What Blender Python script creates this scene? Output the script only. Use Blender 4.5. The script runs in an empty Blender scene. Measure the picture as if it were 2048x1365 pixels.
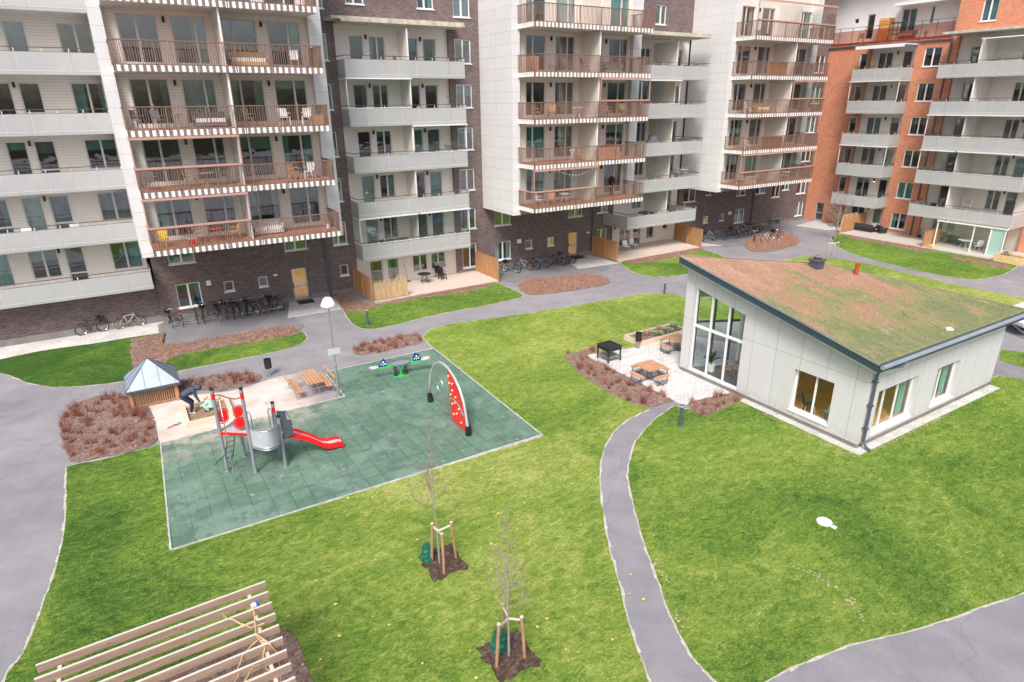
import bpy, math, random
import numpy as np
from mathutils import Vector, Matrix
rnd = random.Random(7)
scene = bpy.context.scene
col = scene.collection
# ---------------------------------------------------------------- camera
FPX, PITCH, ROLL, YAW, CAMH = 1258.0, .36304, .01076, .55083, 13.0
fw = Vector((math.sin(YAW)*math.cos(PITCH), math.cos(YAW)*math.cos(PITCH), -math.sin(PITCH)))
rt0 = Vector((math.cos(YAW), -math.sin(YAW), 0)); dn0 = fw.cross(rt0)
rt = math.cos(ROLL)*rt0 + math.sin(ROLL)*dn0
dn = -math.sin(ROLL)*rt0 + math.cos(ROLL)*dn0
cd = bpy.data.cameras.new('camera'); cam = bpy.data.objects.new('camera', cd); col.objects.link(cam)
cd.sensor_width = 36; cd.lens = FPX/2048*36; cd.clip_start = .1; cd.clip_end = 1500
M4 = Matrix(((rt.x, -dn.x, -fw.x, 0), (rt.y, -dn.y, -fw.y, 0), (rt.z, -dn.z, -fw.z, CAMH), (0, 0, 0, 1)))
cam.matrix_world = M4
scene.camera = cam
# ---------------------------------------------------------------- world, sun, exposure
EL, AZ = math.radians(50), math.radians(222)     # overcast: broad soft sun
w = bpy.data.worlds.new('World'); scene.world = w; w.use_nodes = True
nt = w.node_tree; bg = nt.nodes['Background']
sky = nt.nodes.new('ShaderNodeTexSky'); sky.sky_type = 'NISHITA'; sky.sun_disc = False
sky.sun_elevation = EL; sky.sun_rotation = AZ
sky.air_density = .8; sky.dust_density = 5.0; sky.ozone_density = 1.0
nt.links.new(sky.outputs[0], bg.inputs[0]); bg.inputs[1].default_value = .135
sd = bpy.data.lights.new('sun', 'SUN'); sun = bpy.data.objects.new('sun', sd); col.objects.link(sun)
sd.energy = 2.05; sd.angle = math.radians(17); sd.color = (1, .965, .925)
sdir = Vector((math.sin(AZ)*math.cos(EL), math.cos(AZ)*math.cos(EL), math.sin(EL)))
sun.rotation_euler = (-sdir).to_track_quat('-Z', 'Y').to_euler()
sun.location = (0, 0, 60)
scene.view_settings.view_transform = 'Standard'; scene.view_settings.look = 'None'
scene.view_settings.exposure = 0.56; scene.view_settings.gamma = 1

def G(u, v, z=0.0):
    d = fw + (u-1024)/FPX*rt + (v-682.5)/FPX*dn
    t = (z-CAMH)/d.z
    return (d.x*t, d.y*t)

# ---------------------------------------------------------------- helpers
def tag(o, label=None, cat=None, group=None, kind=None):
    if label: o['label'] = label
    if cat: o['category'] = cat
    if group: o['group'] = group
    if kind: o['kind'] = kind
    return o
def thing(name, label, cat, loc=(0, 0, 0), rz=0.0, group=None):
    o = bpy.data.objects.new(name, None); col.objects.link(o)
    o.location = loc; o.rotation_euler = (0, 0, rz); o.empty_display_size = .3
    return tag(o, label, cat, group)
class MB:
    def __init__(s): s.v = []; s.f = []; s.mi = []; s.m = 0
    def add(s, vs, fs):
        n = len(s.v); s.v += [tuple(p) for p in vs]
        for f in fs: s.f.append(tuple(i+n for i in f)); s.mi.append(s.m)
    def box(s, x0, x1, y0, y1, z0, z1):
        s.add([(x0,y0,z0),(x1,y0,z0),(x1,y1,z0),(x0,y1,z0),(x0,y0,z1),(x1,y0,z1),(x1,y1,z1),(x0,y1,z1)],
              [(0,3,2,1),(4,5,6,7),(0,1,5,4),(1,2,6,5),(2,3,7,6),(3,0,4,7)])
        return s
    def quad(s, a, b, c, d): s.add([a, b, c, d], [(0, 1, 2, 3)]); return s
    def obox(s, c, ux, uy, uz, hx, hy, hz):
        c = Vector(c); ux = Vector(ux).normalized()*hx; uy = Vector(uy).normalized()*hy; uz = Vector(uz).normalized()*hz
        P = [c+a*ux+b*uy+d*uz for d in (-1, 1) for (a, b) in ((-1,-1),(1,-1),(1,1),(-1,1))]
        s.add(P, [(0,3,2,1),(4,5,6,7),(0,1,5,4),(1,2,6,5),(2,3,7,6),(3,0,4,7)]); return s
    def bar(s, a, b, w, h=None, up=(0, 0, 1)):
        a = Vector(a); b = Vector(b); h = h or w; d = b-a; up = Vector(up)
        if abs(d.normalized().dot(up)) > .98: up = Vector((1, 0, 0))
        sx = d.cross(up); sz = sx.cross(d)
        return s.obox((a+b)/2, d, sx, sz, d.length/2, w/2, h/2)
    def tube(s, pts, r, n=8, cap=True):
        pts = [Vector(p) for p in pts]; R = r if isinstance(r, (list, tuple)) else [r]*len(pts)
        rings = []; prev = None
        for i, p in enumerate(pts):
            t = (pts[min(i+1, len(pts)-1)]-pts[max(i-1, 0)]).normalized()
            if prev is None:
                a = Vector((0, 0, 1)) if abs(t.z) < .9 else Vector((1, 0, 0)); u = t.cross(a).normalized()
            else:
                u = prev-t*prev.dot(t)
                u = u.normalized() if u.length > 1e-6 else t.cross(Vector((0, 0, 1))).normalized()
            prev = u; q = t.cross(u)
            rings.append([p+(u*math.cos(6.28318*k/n)+q*math.sin(6.28318*k/n))*R[i] for k in range(n)])
        vs = [x for rg in rings for x in rg]; fs = []
        for i in range(len(rings)-1):
            for k in range(n): fs.append((i*n+k, i*n+(k+1) % n, (i+1)*n+(k+1) % n, (i+1)*n+k))
        if cap: fs.append(tuple(reversed(range(n)))); fs.append(tuple((len(rings)-1)*n+k for k in range(n)))
        s.add(vs, fs); return s
    def ring(s, c, ax, R, r, n=24, m=6, a0=0, a1=6.283185, sx=1.0):
        c = Vector(c); ax = Vector(ax).normalized(); u = ax.orthogonal().normalized() if abs(ax.z) > .9 else ax.cross(Vector((0,0,1))).normalized()
        q = ax.cross(u); full = abs(a1-a0-6.283185) < 1e-3; cnt = n if full else n+1
        vs = []; fs = []
        for i in range(cnt):
            a = a0+(a1-a0)*i/n; d = u*math.cos(a)*sx+q*math.sin(a)
            for k in range(m):
                b = 6.28318*k/m; vs.append(c+d*(R+r*math.cos(b))+ax*r*math.sin(b))
        for i in range(n):
            j = (i+1) % cnt
            for k in range(m): fs.append((i*m+k, j*m+k, j*m+(k+1) % m, i*m+(k+1) % m))
        s.add(vs, fs); return s
    def cyl(s, x, y, z0, z1, r, r2=None, n=16): return s.tube([(x,y,z0),(x,y,z1)], [r, r if r2 is None else r2], n)
    def ball(s, c, r, n=10, sx=1, sy=1, sz=1):
        c = Vector(c); vs = []; fs = []; m = max(4, n//2)
        for i in range(m+1):
            a = math.pi*i/m
            for k in range(n):
                b = 6.28318*k/n; vs.append(c+Vector((r*sx*math.sin(a)*math.cos(b), r*sy*math.sin(a)*math.sin(b), r*sz*math.cos(a))))
        for i in range(m):
            for k in range(n): fs.append((i*n+k, (i+1)*n+k, (i+1)*n+(k+1) % n, i*n+(k+1) % n))
        s.add(vs, fs); return s
    def lathe(s, x, y, prof, n=20):
        vs = []; fs = []
        for (r, z) in prof:
            for k in range(n): vs.append((x+r*math.cos(6.28318*k/n), y+r*math.sin(6.28318*k/n), z))
        for i in range(len(prof)-1):
            for k in range(n): fs.append((i*n+k, i*n+(k+1) % n, (i+1)*n+(k+1) % n, (i+1)*n+k))
        s.add(vs, fs); return s
    def prism(s, poly, z0, z1):
        n = len(poly); s.add([(p[0], p[1], z0) for p in poly]+[(p[0], p[1], z1) for p in poly],
            [tuple(range(n, 2*n)), tuple(reversed(range(n)))]+[(i, (i+1) % n, n+(i+1) % n, n+i) for i in range(n)]); return s
    def build(s, name, mats, parent=None, world=True, smooth=False):
        me = bpy.data.meshes.new(name); off = Vector((0, 0, 0))
        if parent is not None and world:
            r = parent
            while r.parent: r = r.parent
            off = Vector(r.location)
        me.from_pydata([tuple(Vector(p)-off) for p in s.v], [], s.f)
        if not isinstance(mats, (list, tuple)): mats = [mats]
        for m in mats: me.materials.append(m)
        if len(mats) > 1: me.polygons.foreach_set('material_index', s.mi)
        if smooth: me.polygons.foreach_set('use_smooth', [True]*len(me.polygons))
        me.update()
        o = bpy.data.objects.new(name, me); col.objects.link(o)
        if parent is not None: o.parent = parent
        return o
def dup(root, loc, rz, label=None, group=None, mats=None):
    def cp(o, par):
        c = o.copy(); col.objects.link(c)
        if par is not None: c.parent = par
        if mats and o.type == 'MESH' and o.name.split('.')[0] in mats:
            c.material_slots[0].link = 'OBJECT'; c.material_slots[0].material = mats[o.name.split('.')[0]]
        for ch in [k for k in o.children]: cp(ch, c)
        return c
    c = cp(root, None); c.location = loc; c.rotation_euler = (0, 0, rz)
    if label: c['label'] = label
    if group: c['group'] = group
    return c

# ---------------------------------------------------------------- materials
MATS = {}
def newmat(name):
    m = bpy.data.materials.new(name); m.use_nodes = True
    n = m.node_tree; b = n.nodes['Principled BSDF']; return m, n, b
def N(n, t, **kw):
    x = n.nodes.new(t)
    for k, v in kw.items():
        if k in ('noise_dimensions', 'operation', 'blend_type', 'data_type', 'wave_type', 'bands_direction', 'feature', 'offset', 'offset_frequency', 'squash', 'distance', 'invert'): setattr(x, k, v)
        else: x.inputs[k.replace('_', ' ')].default_value = v
    return x
def ramp(n, fac, stops):
    r = n.nodes.new('ShaderNodeValToRGB'); n.links.new(fac, r.inputs[0]); e = r.color_ramp.elements
    while len(e) < len(stops): e.new(.5)
    for i, (p, c) in enumerate(stops): e[i].position = p; e[i].color = (*c, 1) if len(c) == 3 else c
    return r.outputs[0]
def coords(n, scale=(1, 1, 1), kind='Object'):
    t = n.nodes.new('ShaderNodeTexCoord'); mp = n.nodes.new('ShaderNodeMapping'); mp.inputs['Scale'].default_value = scale
    n.links.new(t.outputs[kind], mp.inputs[0]); return mp.outputs[0]
def wallco(n, s=1.0):
    t = n.nodes.new('ShaderNodeNewGeometry'); sp = n.nodes.new('ShaderNodeSeparateXYZ'); n.links.new(t.outputs['Position'], sp.inputs[0])
    a = N(n, 'ShaderNodeMath', operation='ADD'); n.links.new(sp.outputs[0], a.inputs[0]); n.links.new(sp.outputs[1], a.inputs[1])
    c = n.nodes.new('ShaderNodeCombineXYZ'); n.links.new(a.outputs[0], c.inputs[0]); n.links.new(sp.outputs[2], c.inputs[1]); return c.outputs[0], sp
def mixc(n, fac, a, b, mode='MIX'):
    m = n.nodes.new('ShaderNodeMix'); m.data_type = 'RGBA'; m.blend_type = mode
    for s, x in ((0, fac), (6, a), (7, b)):
        if isinstance(x, (int, float)): m.inputs[s].default_value = x
        elif isinstance(x, (tuple, list)): m.inputs[s].default_value = (*x, 1)
        else: n.links.new(x, m.inputs[s])
    return m.outputs[2]
def noise(n, co, scale, det=4, rough=.6, dist=0.0):
    x = n.nodes.new('ShaderNodeTexNoise'); x.inputs['Scale'].default_value = scale; x.inputs['Detail'].default_value = det
    x.inputs['Roughness'].default_value = rough; x.inputs['Distortion'].default_value = dist
    if co is not None: n.links.new(co, x.inputs['Vector'])
    return x.outputs[0]
def bump(n, b, h, st=.3, dist=.02):
    x = n.nodes.new('ShaderNodeBump'); x.inputs['Strength'].default_value = st; x.inputs['Distance'].default_value = dist
    n.links.new(h, x.inputs['Height']); n.links.new(x.outputs[0], b.inputs['Normal'])
def gpos(n, scale=(1, 1, 1)):
    t = n.nodes.new('ShaderNodeNewGeometry'); mp = n.nodes.new('ShaderNodeMapping'); mp.inputs['Scale'].default_value = scale
    n.links.new(t.outputs['Position'], mp.inputs[0]); return mp.outputs[0]
def simple(name, c, rough=.6, metal=0.0, var=.12, scale=3.0, spec=.4, coat=0):
    if name in MATS: return MATS[name]
    m, n, b = newmat(name); co = coords(n)
    f = noise(n, co, scale, 5, .65)
    lo = tuple(x*(1-var) for x in c); hi = tuple(min(1, x*(1+var)) for x in c)
    n.links.new(ramp(n, f, [(.3, lo), (.7, hi)]), b.inputs['Base Color'])
    f2 = noise(n, co, scale*6, 3); 
    mr = n.nodes.new('ShaderNodeMapRange'); n.links.new(f2, mr.inputs[0]); mr.inputs[3].default_value = max(0, rough-.08); mr.inputs[4].default_value = min(1, rough+.08)
    n.links.new(mr.outputs[0], b.inputs['Roughness'])
    b.inputs['Metallic'].default_value = metal; b.inputs['Specular IOR Level'].default_value = spec
    b.inputs['Coat Weight'].default_value = coat
    MATS[name] = m; return m
def brickmat(name, c1, c2, mortar, big=.35, stain=(.5, .5, .5)):
    m, n, b = newmat(name); co, sp = wallco(n)
    br = n.nodes.new('ShaderNodeTexBrick'); n.links.new(co, br.inputs['Vector'])
    br.inputs['Color1'].default_value = (*c1, 1); br.inputs['Color2'].default_value = (*c2, 1); br.inputs['Mortar'].default_value = (*mortar, 1)
    br.inputs['Scale'].default_value = 1; br.inputs['Brick Width'].default_value = .25; br.inputs['Row Height'].default_value = .077
    br.inputs['Mortar Size'].default_value = .009; br.inputs['Bias'].default_value = -.1; br.inputs['Mortar Smooth'].default_value = .3
    v = noise(n, co, 26, 2, .5); v2 = noise(n, co, 1.1, 5, .7)
    x = mixc(n, .6, br.outputs[0], ramp(n, v, [(.3, (.45, .45, .45)), (.7, (1.5, 1.5, 1.5))]), 'MULTIPLY')
    x = mixc(n, big, x, ramp(n, v2, [(.3, (.6, .6, .6)), (.7, (1.35, 1.35, 1.35))]), 'MULTIPLY')
    n.links.new(x, b.inputs['Base Color']); b.inputs['Roughness'].default_value = .85
    bump(n, b, br.outputs[1], -.4, .01); return m
brick_dark = brickmat('brown_brick', (.10, .070, .067), (.20, .142, .136), (.23, .20, .19))
brick_orange = brickmat('orange_brick', (.52, .18, .095), (.68, .26, .145), (.56, .34, .24), .3)
def siding():
    m, n, b = newmat('cream_siding'); co, sp = wallco(n)
    md = N(n, 'ShaderNodeMath', operation='MODULO'); n.links.new(sp.outputs[2], md.inputs[0]); md.inputs[1].default_value = .155
    e = ramp(n, md.outputs[0], [(0, (.56, .52, .47)), (.012, (.56, .52, .47)), (.028, (.76, .715, .655)), (.15, (.73, .685, .63))])
    v = noise(n, co, 1.5, 4)
    n.links.new(mixc(n, .3, e, ramp(n, v, [(.3, (.86, .86, .86)), (.7, (1.05, 1.05, 1.05))]), 'MULTIPLY'), b.inputs['Base Color'])
    bump(n, b, md.outputs[0], .3, .03); b.inputs['Roughness'].default_value = .7; return m
siding_m = siding()
def panelmat(name, c, bw, rh, line=.45, size=.008, off=.5):
    m, n, b = newmat(name); co, sp = wallco(n)
    br = n.nodes.new('ShaderNodeTexBrick'); n.links.new(co, br.inputs['Vector']); br.offset = off
    br.inputs['Color1'].default_value = (*c, 1); br.inputs['Color2'].default_value = (*[x*.96 for x in c], 1); br.inputs['Mortar'].default_value = (*[x*line for x in c], 1)
    br.inputs['Scale'].default_value = 1; br.inputs['Brick Width'].default_value = bw; br.inputs['Row Height'].default_value = rh; br.inputs['Mortar Size'].default_value = size; br.inputs['Mortar Smooth'].default_value = .2
    v = noise(n, co, .7, 5, .65)
    x = mixc(n, .5, br.outputs[0], ramp(n, v, [(.3, (.93, .93, .93)), (.75, (1.03, 1.03, 1.03))]), 'MULTIPLY')
    mp = n.nodes.new('ShaderNodeMapping'); mp.inputs['Scale'].default_value = (3.2, .16, 1); n.links.new(co, mp.inputs[0])
    x = mixc(n, .3 if name == 'pavilion_board' else .6, x, ramp(n, noise(n, mp.outputs[0], 1.6, 6, .7), [(.3, (.86, .855, .84)), (.55, (1, 1, 1)), (.8, (1.02, 1.02, 1.02))]), 'MULTIPLY')
    if name == 'pavilion_board':
        q = n.nodes.new('ShaderNodeMapRange'); n.links.new(sp.outputs[2], q.inputs[0]); q.inputs[1].default_value = .75; q.inputs[2].default_value = .2
        r2 = N(n, 'ShaderNodeMath', operation='MULTIPLY'); n.links.new(q.outputs[0], r2.inputs[0]); n.links.new(ramp(n, noise(n, co, 5, 5, .7), [(.35, (0, 0, 0)), (.7, (.8, .8, .8))]), r2.inputs[1])
        x = mixc(n, r2.outputs[0], x, (.34, .31, .27))
    n.links.new(x, b.inputs['Base Color'])
    b.inputs['Roughness'].default_value = .5; return m
white_panel = panelmat('white_cladding', (.70, .705, .72), 4.6, .76)
white_render = panelmat('white_board', (.68, .65, .60), 60, .15, .8)
pav_panel = panelmat('pavilion_board', (.61, .615, .63), 1.2, 2.9, .5, .011, 0)
def glassmat(name, tint=(.82, .92, .9), refl=.16, rough=.02):
    m, n, b = newmat(name); n.nodes.remove(b); out = [x for x in n.nodes if x.type == 'OUTPUT_MATERIAL'][0]
    tr = n.nodes.new('ShaderNodeBsdfTransparent'); tr.inputs[0].default_value = (*tint, 1)
    gl = n.nodes.new('ShaderNodeBsdfGlossy'); gl.inputs['Roughness'].default_value = rough; gl.inputs['Color'].default_value = (.95, .97, 1, 1)
    ge = n.nodes.new('ShaderNodeNewGeometry'); dt = n.nodes.new('ShaderNodeVectorMath'); dt.operation = 'DOT_PRODUCT'; n.links.new(ge.outputs['Incoming'], dt.inputs[0]); n.links.new(ge.outputs['Normal'], dt.inputs[1])
    ab = N(n, 'ShaderNodeMath', operation='ABSOLUTE'); n.links.new(dt.outputs['Value'], ab.inputs[0]); su = N(n, 'ShaderNodeMath', operation='SUBTRACT'); su.inputs[0].default_value = 1; n.links.new(ab.outputs[0], su.inputs[1])
    pw = N(n, 'ShaderNodeMath', operation='POWER'); n.links.new(su.outputs[0], pw.inputs[0]); pw.inputs[1].default_value = 5
    ad = N(n, 'ShaderNodeMath', operation='ADD'); n.links.new(pw.outputs[0], ad.inputs[0]); ad.inputs[1].default_value = refl+.05; ad.use_clamp = True
    mx = n.nodes.new('ShaderNodeMixShader'); n.links.new(ad.outputs[0], mx.inputs[0]); n.links.new(tr.outputs[0], mx.inputs[1]); n.links.new(gl.outputs[0], mx.inputs[2])
    co = gpos(n); h = noise(n, co, .9, 2)
    bm = n.nodes.new('ShaderNodeBump'); bm.inputs['Strength'].default_value = .12; bm.inputs['Distance'].default_value = .05; n.links.new(h, bm.inputs['Height']); n.links.new(bm.outputs[0], gl.inputs['Normal'])
    n.links.new(mx.outputs[0], out.inputs[0]); return m
glass_win = glassmat('window_glass', (.6, .76, .74), .16)
glass_clear = glassmat('clear_glass', (.9, .95, .94), .03)
def frosted():
    m, n, b = newmat('frosted_panel'); out = [x for x in n.nodes if x.type == 'OUTPUT_MATERIAL'][0]
    co, sp = wallco(n)
    v = noise(n, co, .6, 4)
    n.links.new(ramp(n, v, [(.3, (.51, .53, .54)), (.7, (.58, .59, .59))]), b.inputs['Base Color']); b.inputs['Roughness'].default_value = .35
    tr = n.nodes.new('ShaderNodeBsdfTransparent'); tl = n.nodes.new('ShaderNodeBsdfTranslucent'); tl.inputs[0].default_value = (.8, .82, .82, 1)
    m1 = n.nodes.new('ShaderNodeMixShader'); m1.inputs[0].default_value = .25; n.links.new(b.outputs[0], m1.inputs[1]); n.links.new(tl.outputs[0], m1.inputs[2])
    m2 = n.nodes.new('ShaderNodeMixShader'); m2.inputs[0].default_value = .17; n.links.new(m1.outputs[0], m2.inputs[1]); n.links.new(tr.outputs[0], m2.inputs[2])
    n.links.new(m2.outputs[0], out.inputs[0]); return m
frost = frosted()
def emis(name, c, s):
    m, n, b = newmat(name); b.inputs['Base Color'].default_value = (*c, 1); b.inputs['Emission Color'].default_value = (*c, 1); b.inputs['Emission Strength'].default_value = s; return m
warm_light = emis('warm_light', (1, .62, .25), 1.3)
warm_room = emis('self_glowing_room', (.55, .30, .13), .42)  # room and lobby surfaces emit warm light themselves, in place of lamps inside
bulb_m = emis('bulb', (1, .95, .85), 1.0)
def groundmat(name, stops, s1, s2, bmp=.2, extra=None, rough=.9, bs=60, bd=.02, dist=.4):
    m, n, b = newmat(name); co = gpos(n)
    a = noise(n, co, s1, 6, .62, dist); c = noise(n, co, s2, 4, .6)
    x = ramp(n, a, stops)
    x = mixc(n, .75, x, ramp(n, c, [(.3, (.72, .72, .72)), (.72, (1.22, 1.22, 1.22))]), 'MULTIPLY')
    if extra: x = extra(n, co, x)
    n.links.new(x, b.inputs['Base Color']); b.inputs['Roughness'].default_value = rough; b.inputs['Specular IOR Level'].default_value = .2
    bump(n, b, noise(n, co, bs, 3), bmp, bd); return m
def asphx(n, co, x):
    big = noise(n, co, .13, 4, .6)
    x = mixc(n, .8, x, ramp(n, big, [(.35, (.80, .80, .82)), (.65, (1.14, 1.12, 1.12))]), 'MULTIPLY')
    st2 = noise(n, co, .35, 6, .75, 1.5); x = mixc(n, ramp(n, st2, [(.6, (0, 0, 0)), (.78, (.3, .3, .3))]), x, (.42, .40, .40))
    x = mixc(n, ramp(n, noise(n, co, .5, 6, .75, 2.5), [(.28, (.5, .5, .5)), (.40, (0, 0, 0))]), x, (.19, .185, .2))
    cr = n.nodes.new('ShaderNodeTexVoronoi'); cr.feature = 'DISTANCE_TO_EDGE'; cr.inputs['Scale'].default_value = .11
    nz = n.nodes.new('ShaderNodeTexNoise'); nz.inputs['Scale'].default_value = .8; nz.inputs['Detail'].default_value = 6; n.links.new(co, nz.inputs['Vector'])
    vm = n.nodes.new('ShaderNodeVectorMath'); vm.operation = 'MULTIPLY_ADD'; n.links.new(nz.outputs['Color'], vm.inputs[0]); vm.inputs[1].default_value = (1.6, 1.6, 0); n.links.new(co, vm.inputs[2]); n.links.new(vm.outputs[0], cr.inputs['Vector'])
    x = mixc(n, ramp(n, cr.outputs['Distance'], [(0, (.3, .3, .3)), (.003, (0, 0, 0))]), x, (.14, .14, .14))
    vor = n.nodes.new('ShaderNodeTexVoronoi'); vor.inputs['Scale'].default_value = .9; n.links.new(co, vor.inputs['Vector'])
    sp = ramp(n, vor.outputs['Distance'], [(.0, (1, 1, 1)), (.035, (0, 0, 0))])
    return mixc(n, sp, x, (.42, .38, .34))
asphalt = groundmat('asphalt', [(.3, (.235, .231, .246)), (.7, (.305, .30, .316))], .9, 30, .25, asphx, .85)
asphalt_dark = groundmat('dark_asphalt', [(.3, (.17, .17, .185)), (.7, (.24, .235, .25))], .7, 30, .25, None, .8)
def lawnmat(name, green):
    m, n, b = newmat(name); co = gpos(n)
    def st(sx, sy, rot, sc, det, dist):
        mp = n.nodes.new('ShaderNodeMapping'); mp.inputs['Scale'].default_value = (sx, sy, 1); mp.inputs['Rotation'].default_value = (0, 0, rot); n.links.new(co, mp.inputs[0]); return noise(n, mp.outputs[0], sc, det, .7, dist)
    clump = st(1, 1.8, .5, 2.3, 6, 1.2); fine = st(1, 2.2, 1.1, 11, 5, 1.2); big = st(1, 1, 0, .17, 4, .8)
    sp = n.nodes.new('ShaderNodeSeparateXYZ'); n.links.new(co, sp.inputs[0])
    mr = n.nodes.new('ShaderNodeMapRange'); n.links.new(sp.outputs[0], mr.inputs[0]); mr.inputs[1].default_value = -3; mr.inputs[2].default_value = 5; mr.inputs[3].default_value = -.07; mr.inputs[4].default_value = .07
    def add(x, y, k=1.0):
        q = N(n, 'ShaderNodeMath', operation='MULTIPLY_ADD'); n.links.new(x, q.inputs[0]); q.inputs[1].default_value = k
        if isinstance(y, float): q.inputs[2].default_value = y
        else: n.links.new(y, q.inputs[2])
        return q.outputs[0]
    f = add(clump, add(fine, add(big, mr.outputs[0], .5), .7), .55)      # mean about .875
    x = ramp(n, f, [(.66+green, (.035, .085, .012)), (.78+green, (.10, .18, .022)), (.87+green, (.24, .31, .04)), (.96+green, (.44, .43, .11)), (1.08+green, (.62, .56, .26))]) if False else None
    q = N(n, 'ShaderNodeMapRange'); n.links.new(f, q.inputs[0]); q.inputs[1].default_value = .66+green; q.inputs[2].default_value = 1.19+green
    x = ramp(n, q.outputs[0], [(.06, (.045, .11, .02)), (.3, (.115, .215, .034)), (.5, (.215, .31, .052)), (.68, (.35, .40, .10)), (.93, (.57, .54, .27))])
    x = mixc(n, .85, x, ramp(n, st(1, 1.5, .2, 17, 3, 1.5), [(.32, (.58, .66, .55)), (.5, (1, 1, 1)), (.68, (1.4, 1.3, 1.3))]), 'MULTIPLY')
    x = mixc(n, ramp(n, st(1, 1, 0, 1.3, 6, 2), [(.64, (0, 0, 0)), (.76, (.6, .6, .6))]), x, (.50, .45, .22))
    n.links.new(x, b.inputs['Base Color']); b.inputs['Roughness'].default_value = .95; b.inputs['Specular IOR Level'].default_value = .15
    bump(n, b, fine, .9, .06); return m
grass_m = lawnmat('lawn_grass', 0.015); grass_r = lawnmat('lawn_grass_mid', .075); grass_g = lawnmat('lawn_grass_green', .11)
soil_m = groundmat('bed_soil', [(.3, (.15, .095, .075)), (.5, (.27, .18, .145)), (.72, (.42, .31, .25))], 3.2, 22, .8, None, .95, 40, .05)
mulch_m = groundmat('bark_mulch', [(.3, (.17, .11, .09)), (.5, (.31, .22, .185)), (.7, (.48, .38, .33))], 9, 35, 1, None, .95, 50, .06)
def gravx(n, co, x):
    sp = n.nodes.new('ShaderNodeSeparateXYZ'); n.links.new(co, sp.inputs[0])
    q = N(n, 'ShaderNodeMath', operation='MULTIPLY_ADD'); n.links.new(noise(n, co, 1.1, 5, .7), q.inputs[0]); q.inputs[1].default_value = 3.2; n.links.new(sp.outputs[0], q.inputs[2])
    r = n.nodes.new('ShaderNodeMapRange'); n.links.new(q.outputs[0], r.inputs[0]); r.inputs[1].default_value = 6.6; r.inputs[2].default_value = 7.9
    x = mixc(n, r.outputs[0], x, (.30, .275, .285))
    return mixc(n, ramp(n, noise(n, co, 1.7, 6, .75, 1), [(.55, (0, 0, 0)), (.72, (.7, .7, .7))]), x, (.38, .30, .24))
gravel_m = groundmat('play_gravel', [(.3, (.50, .42, .36)), (.5, (.60, .54, .49)), (.75, (.68, .64, .62))], .7, 35, .3, gravx, .9)
sand_m = groundmat('sand', [(.3, (.24, .155, .09)), (.55, (.36, .255, .165)), (.75, (.45, .34, .23))], 3, 30, .8, None, .95, 12, .1)
concrete_m = groundmat('concrete', [(.3, (.44, .44, .44)), (.7, (.58, .57, .56))], 1.5, 20, .2)
plinth_m = groundmat('plinth_concrete', [(.3, (.19, .18, .17)), (.7, (.26, .25, .24))], 1.5, 20, .2)
def paverm(name, c1, c2, mort, bw, rh, msz=.012, spread=.3):
    m, n, b = newmat(name); co = gpos(n)
    br = n.nodes.new('ShaderNodeTexBrick'); n.links.new(co, br.inputs['Vector']); br.inputs['Scale'].default_value = 1
    br.inputs['Color1'].default_value = (*c1, 1); br.inputs['Color2'].default_value = (*c2, 1); br.inputs['Mortar'].default_value = (*mort, 1)
    br.inputs['Brick Width'].default_value = bw; br.inputs['Row Height'].default_value = rh; br.inputs['Mortar Size'].default_value = msz; br.inputs['Mortar Smooth'].default_value = .4
    v = noise(n, co, .8, 5, .65)
    x = mixc(n, spread, br.outputs[0], ramp(n, v, [(.35, (.6, .6, .6)), (.65, (1.2, 1.2, 1.2))]), 'MULTIPLY')
    n.links.new(x, b.inputs['Base Color']); b.inputs['Roughness'].default_value = .85; bump(n, b, br.outputs[1], -.3, .01); return m, n, b, x
patio_m = paverm('patio_pavers', (.72, .71, .70), (.58, .57, .56), (.30, .29, .28), .28, .14, .01, .35)[0]
slab_m = paverm('slab_pavers', (.60, .59, .58), (.52, .51, .50), (.40, .38, .36), .5, .5, .01, .35)[0]
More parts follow.
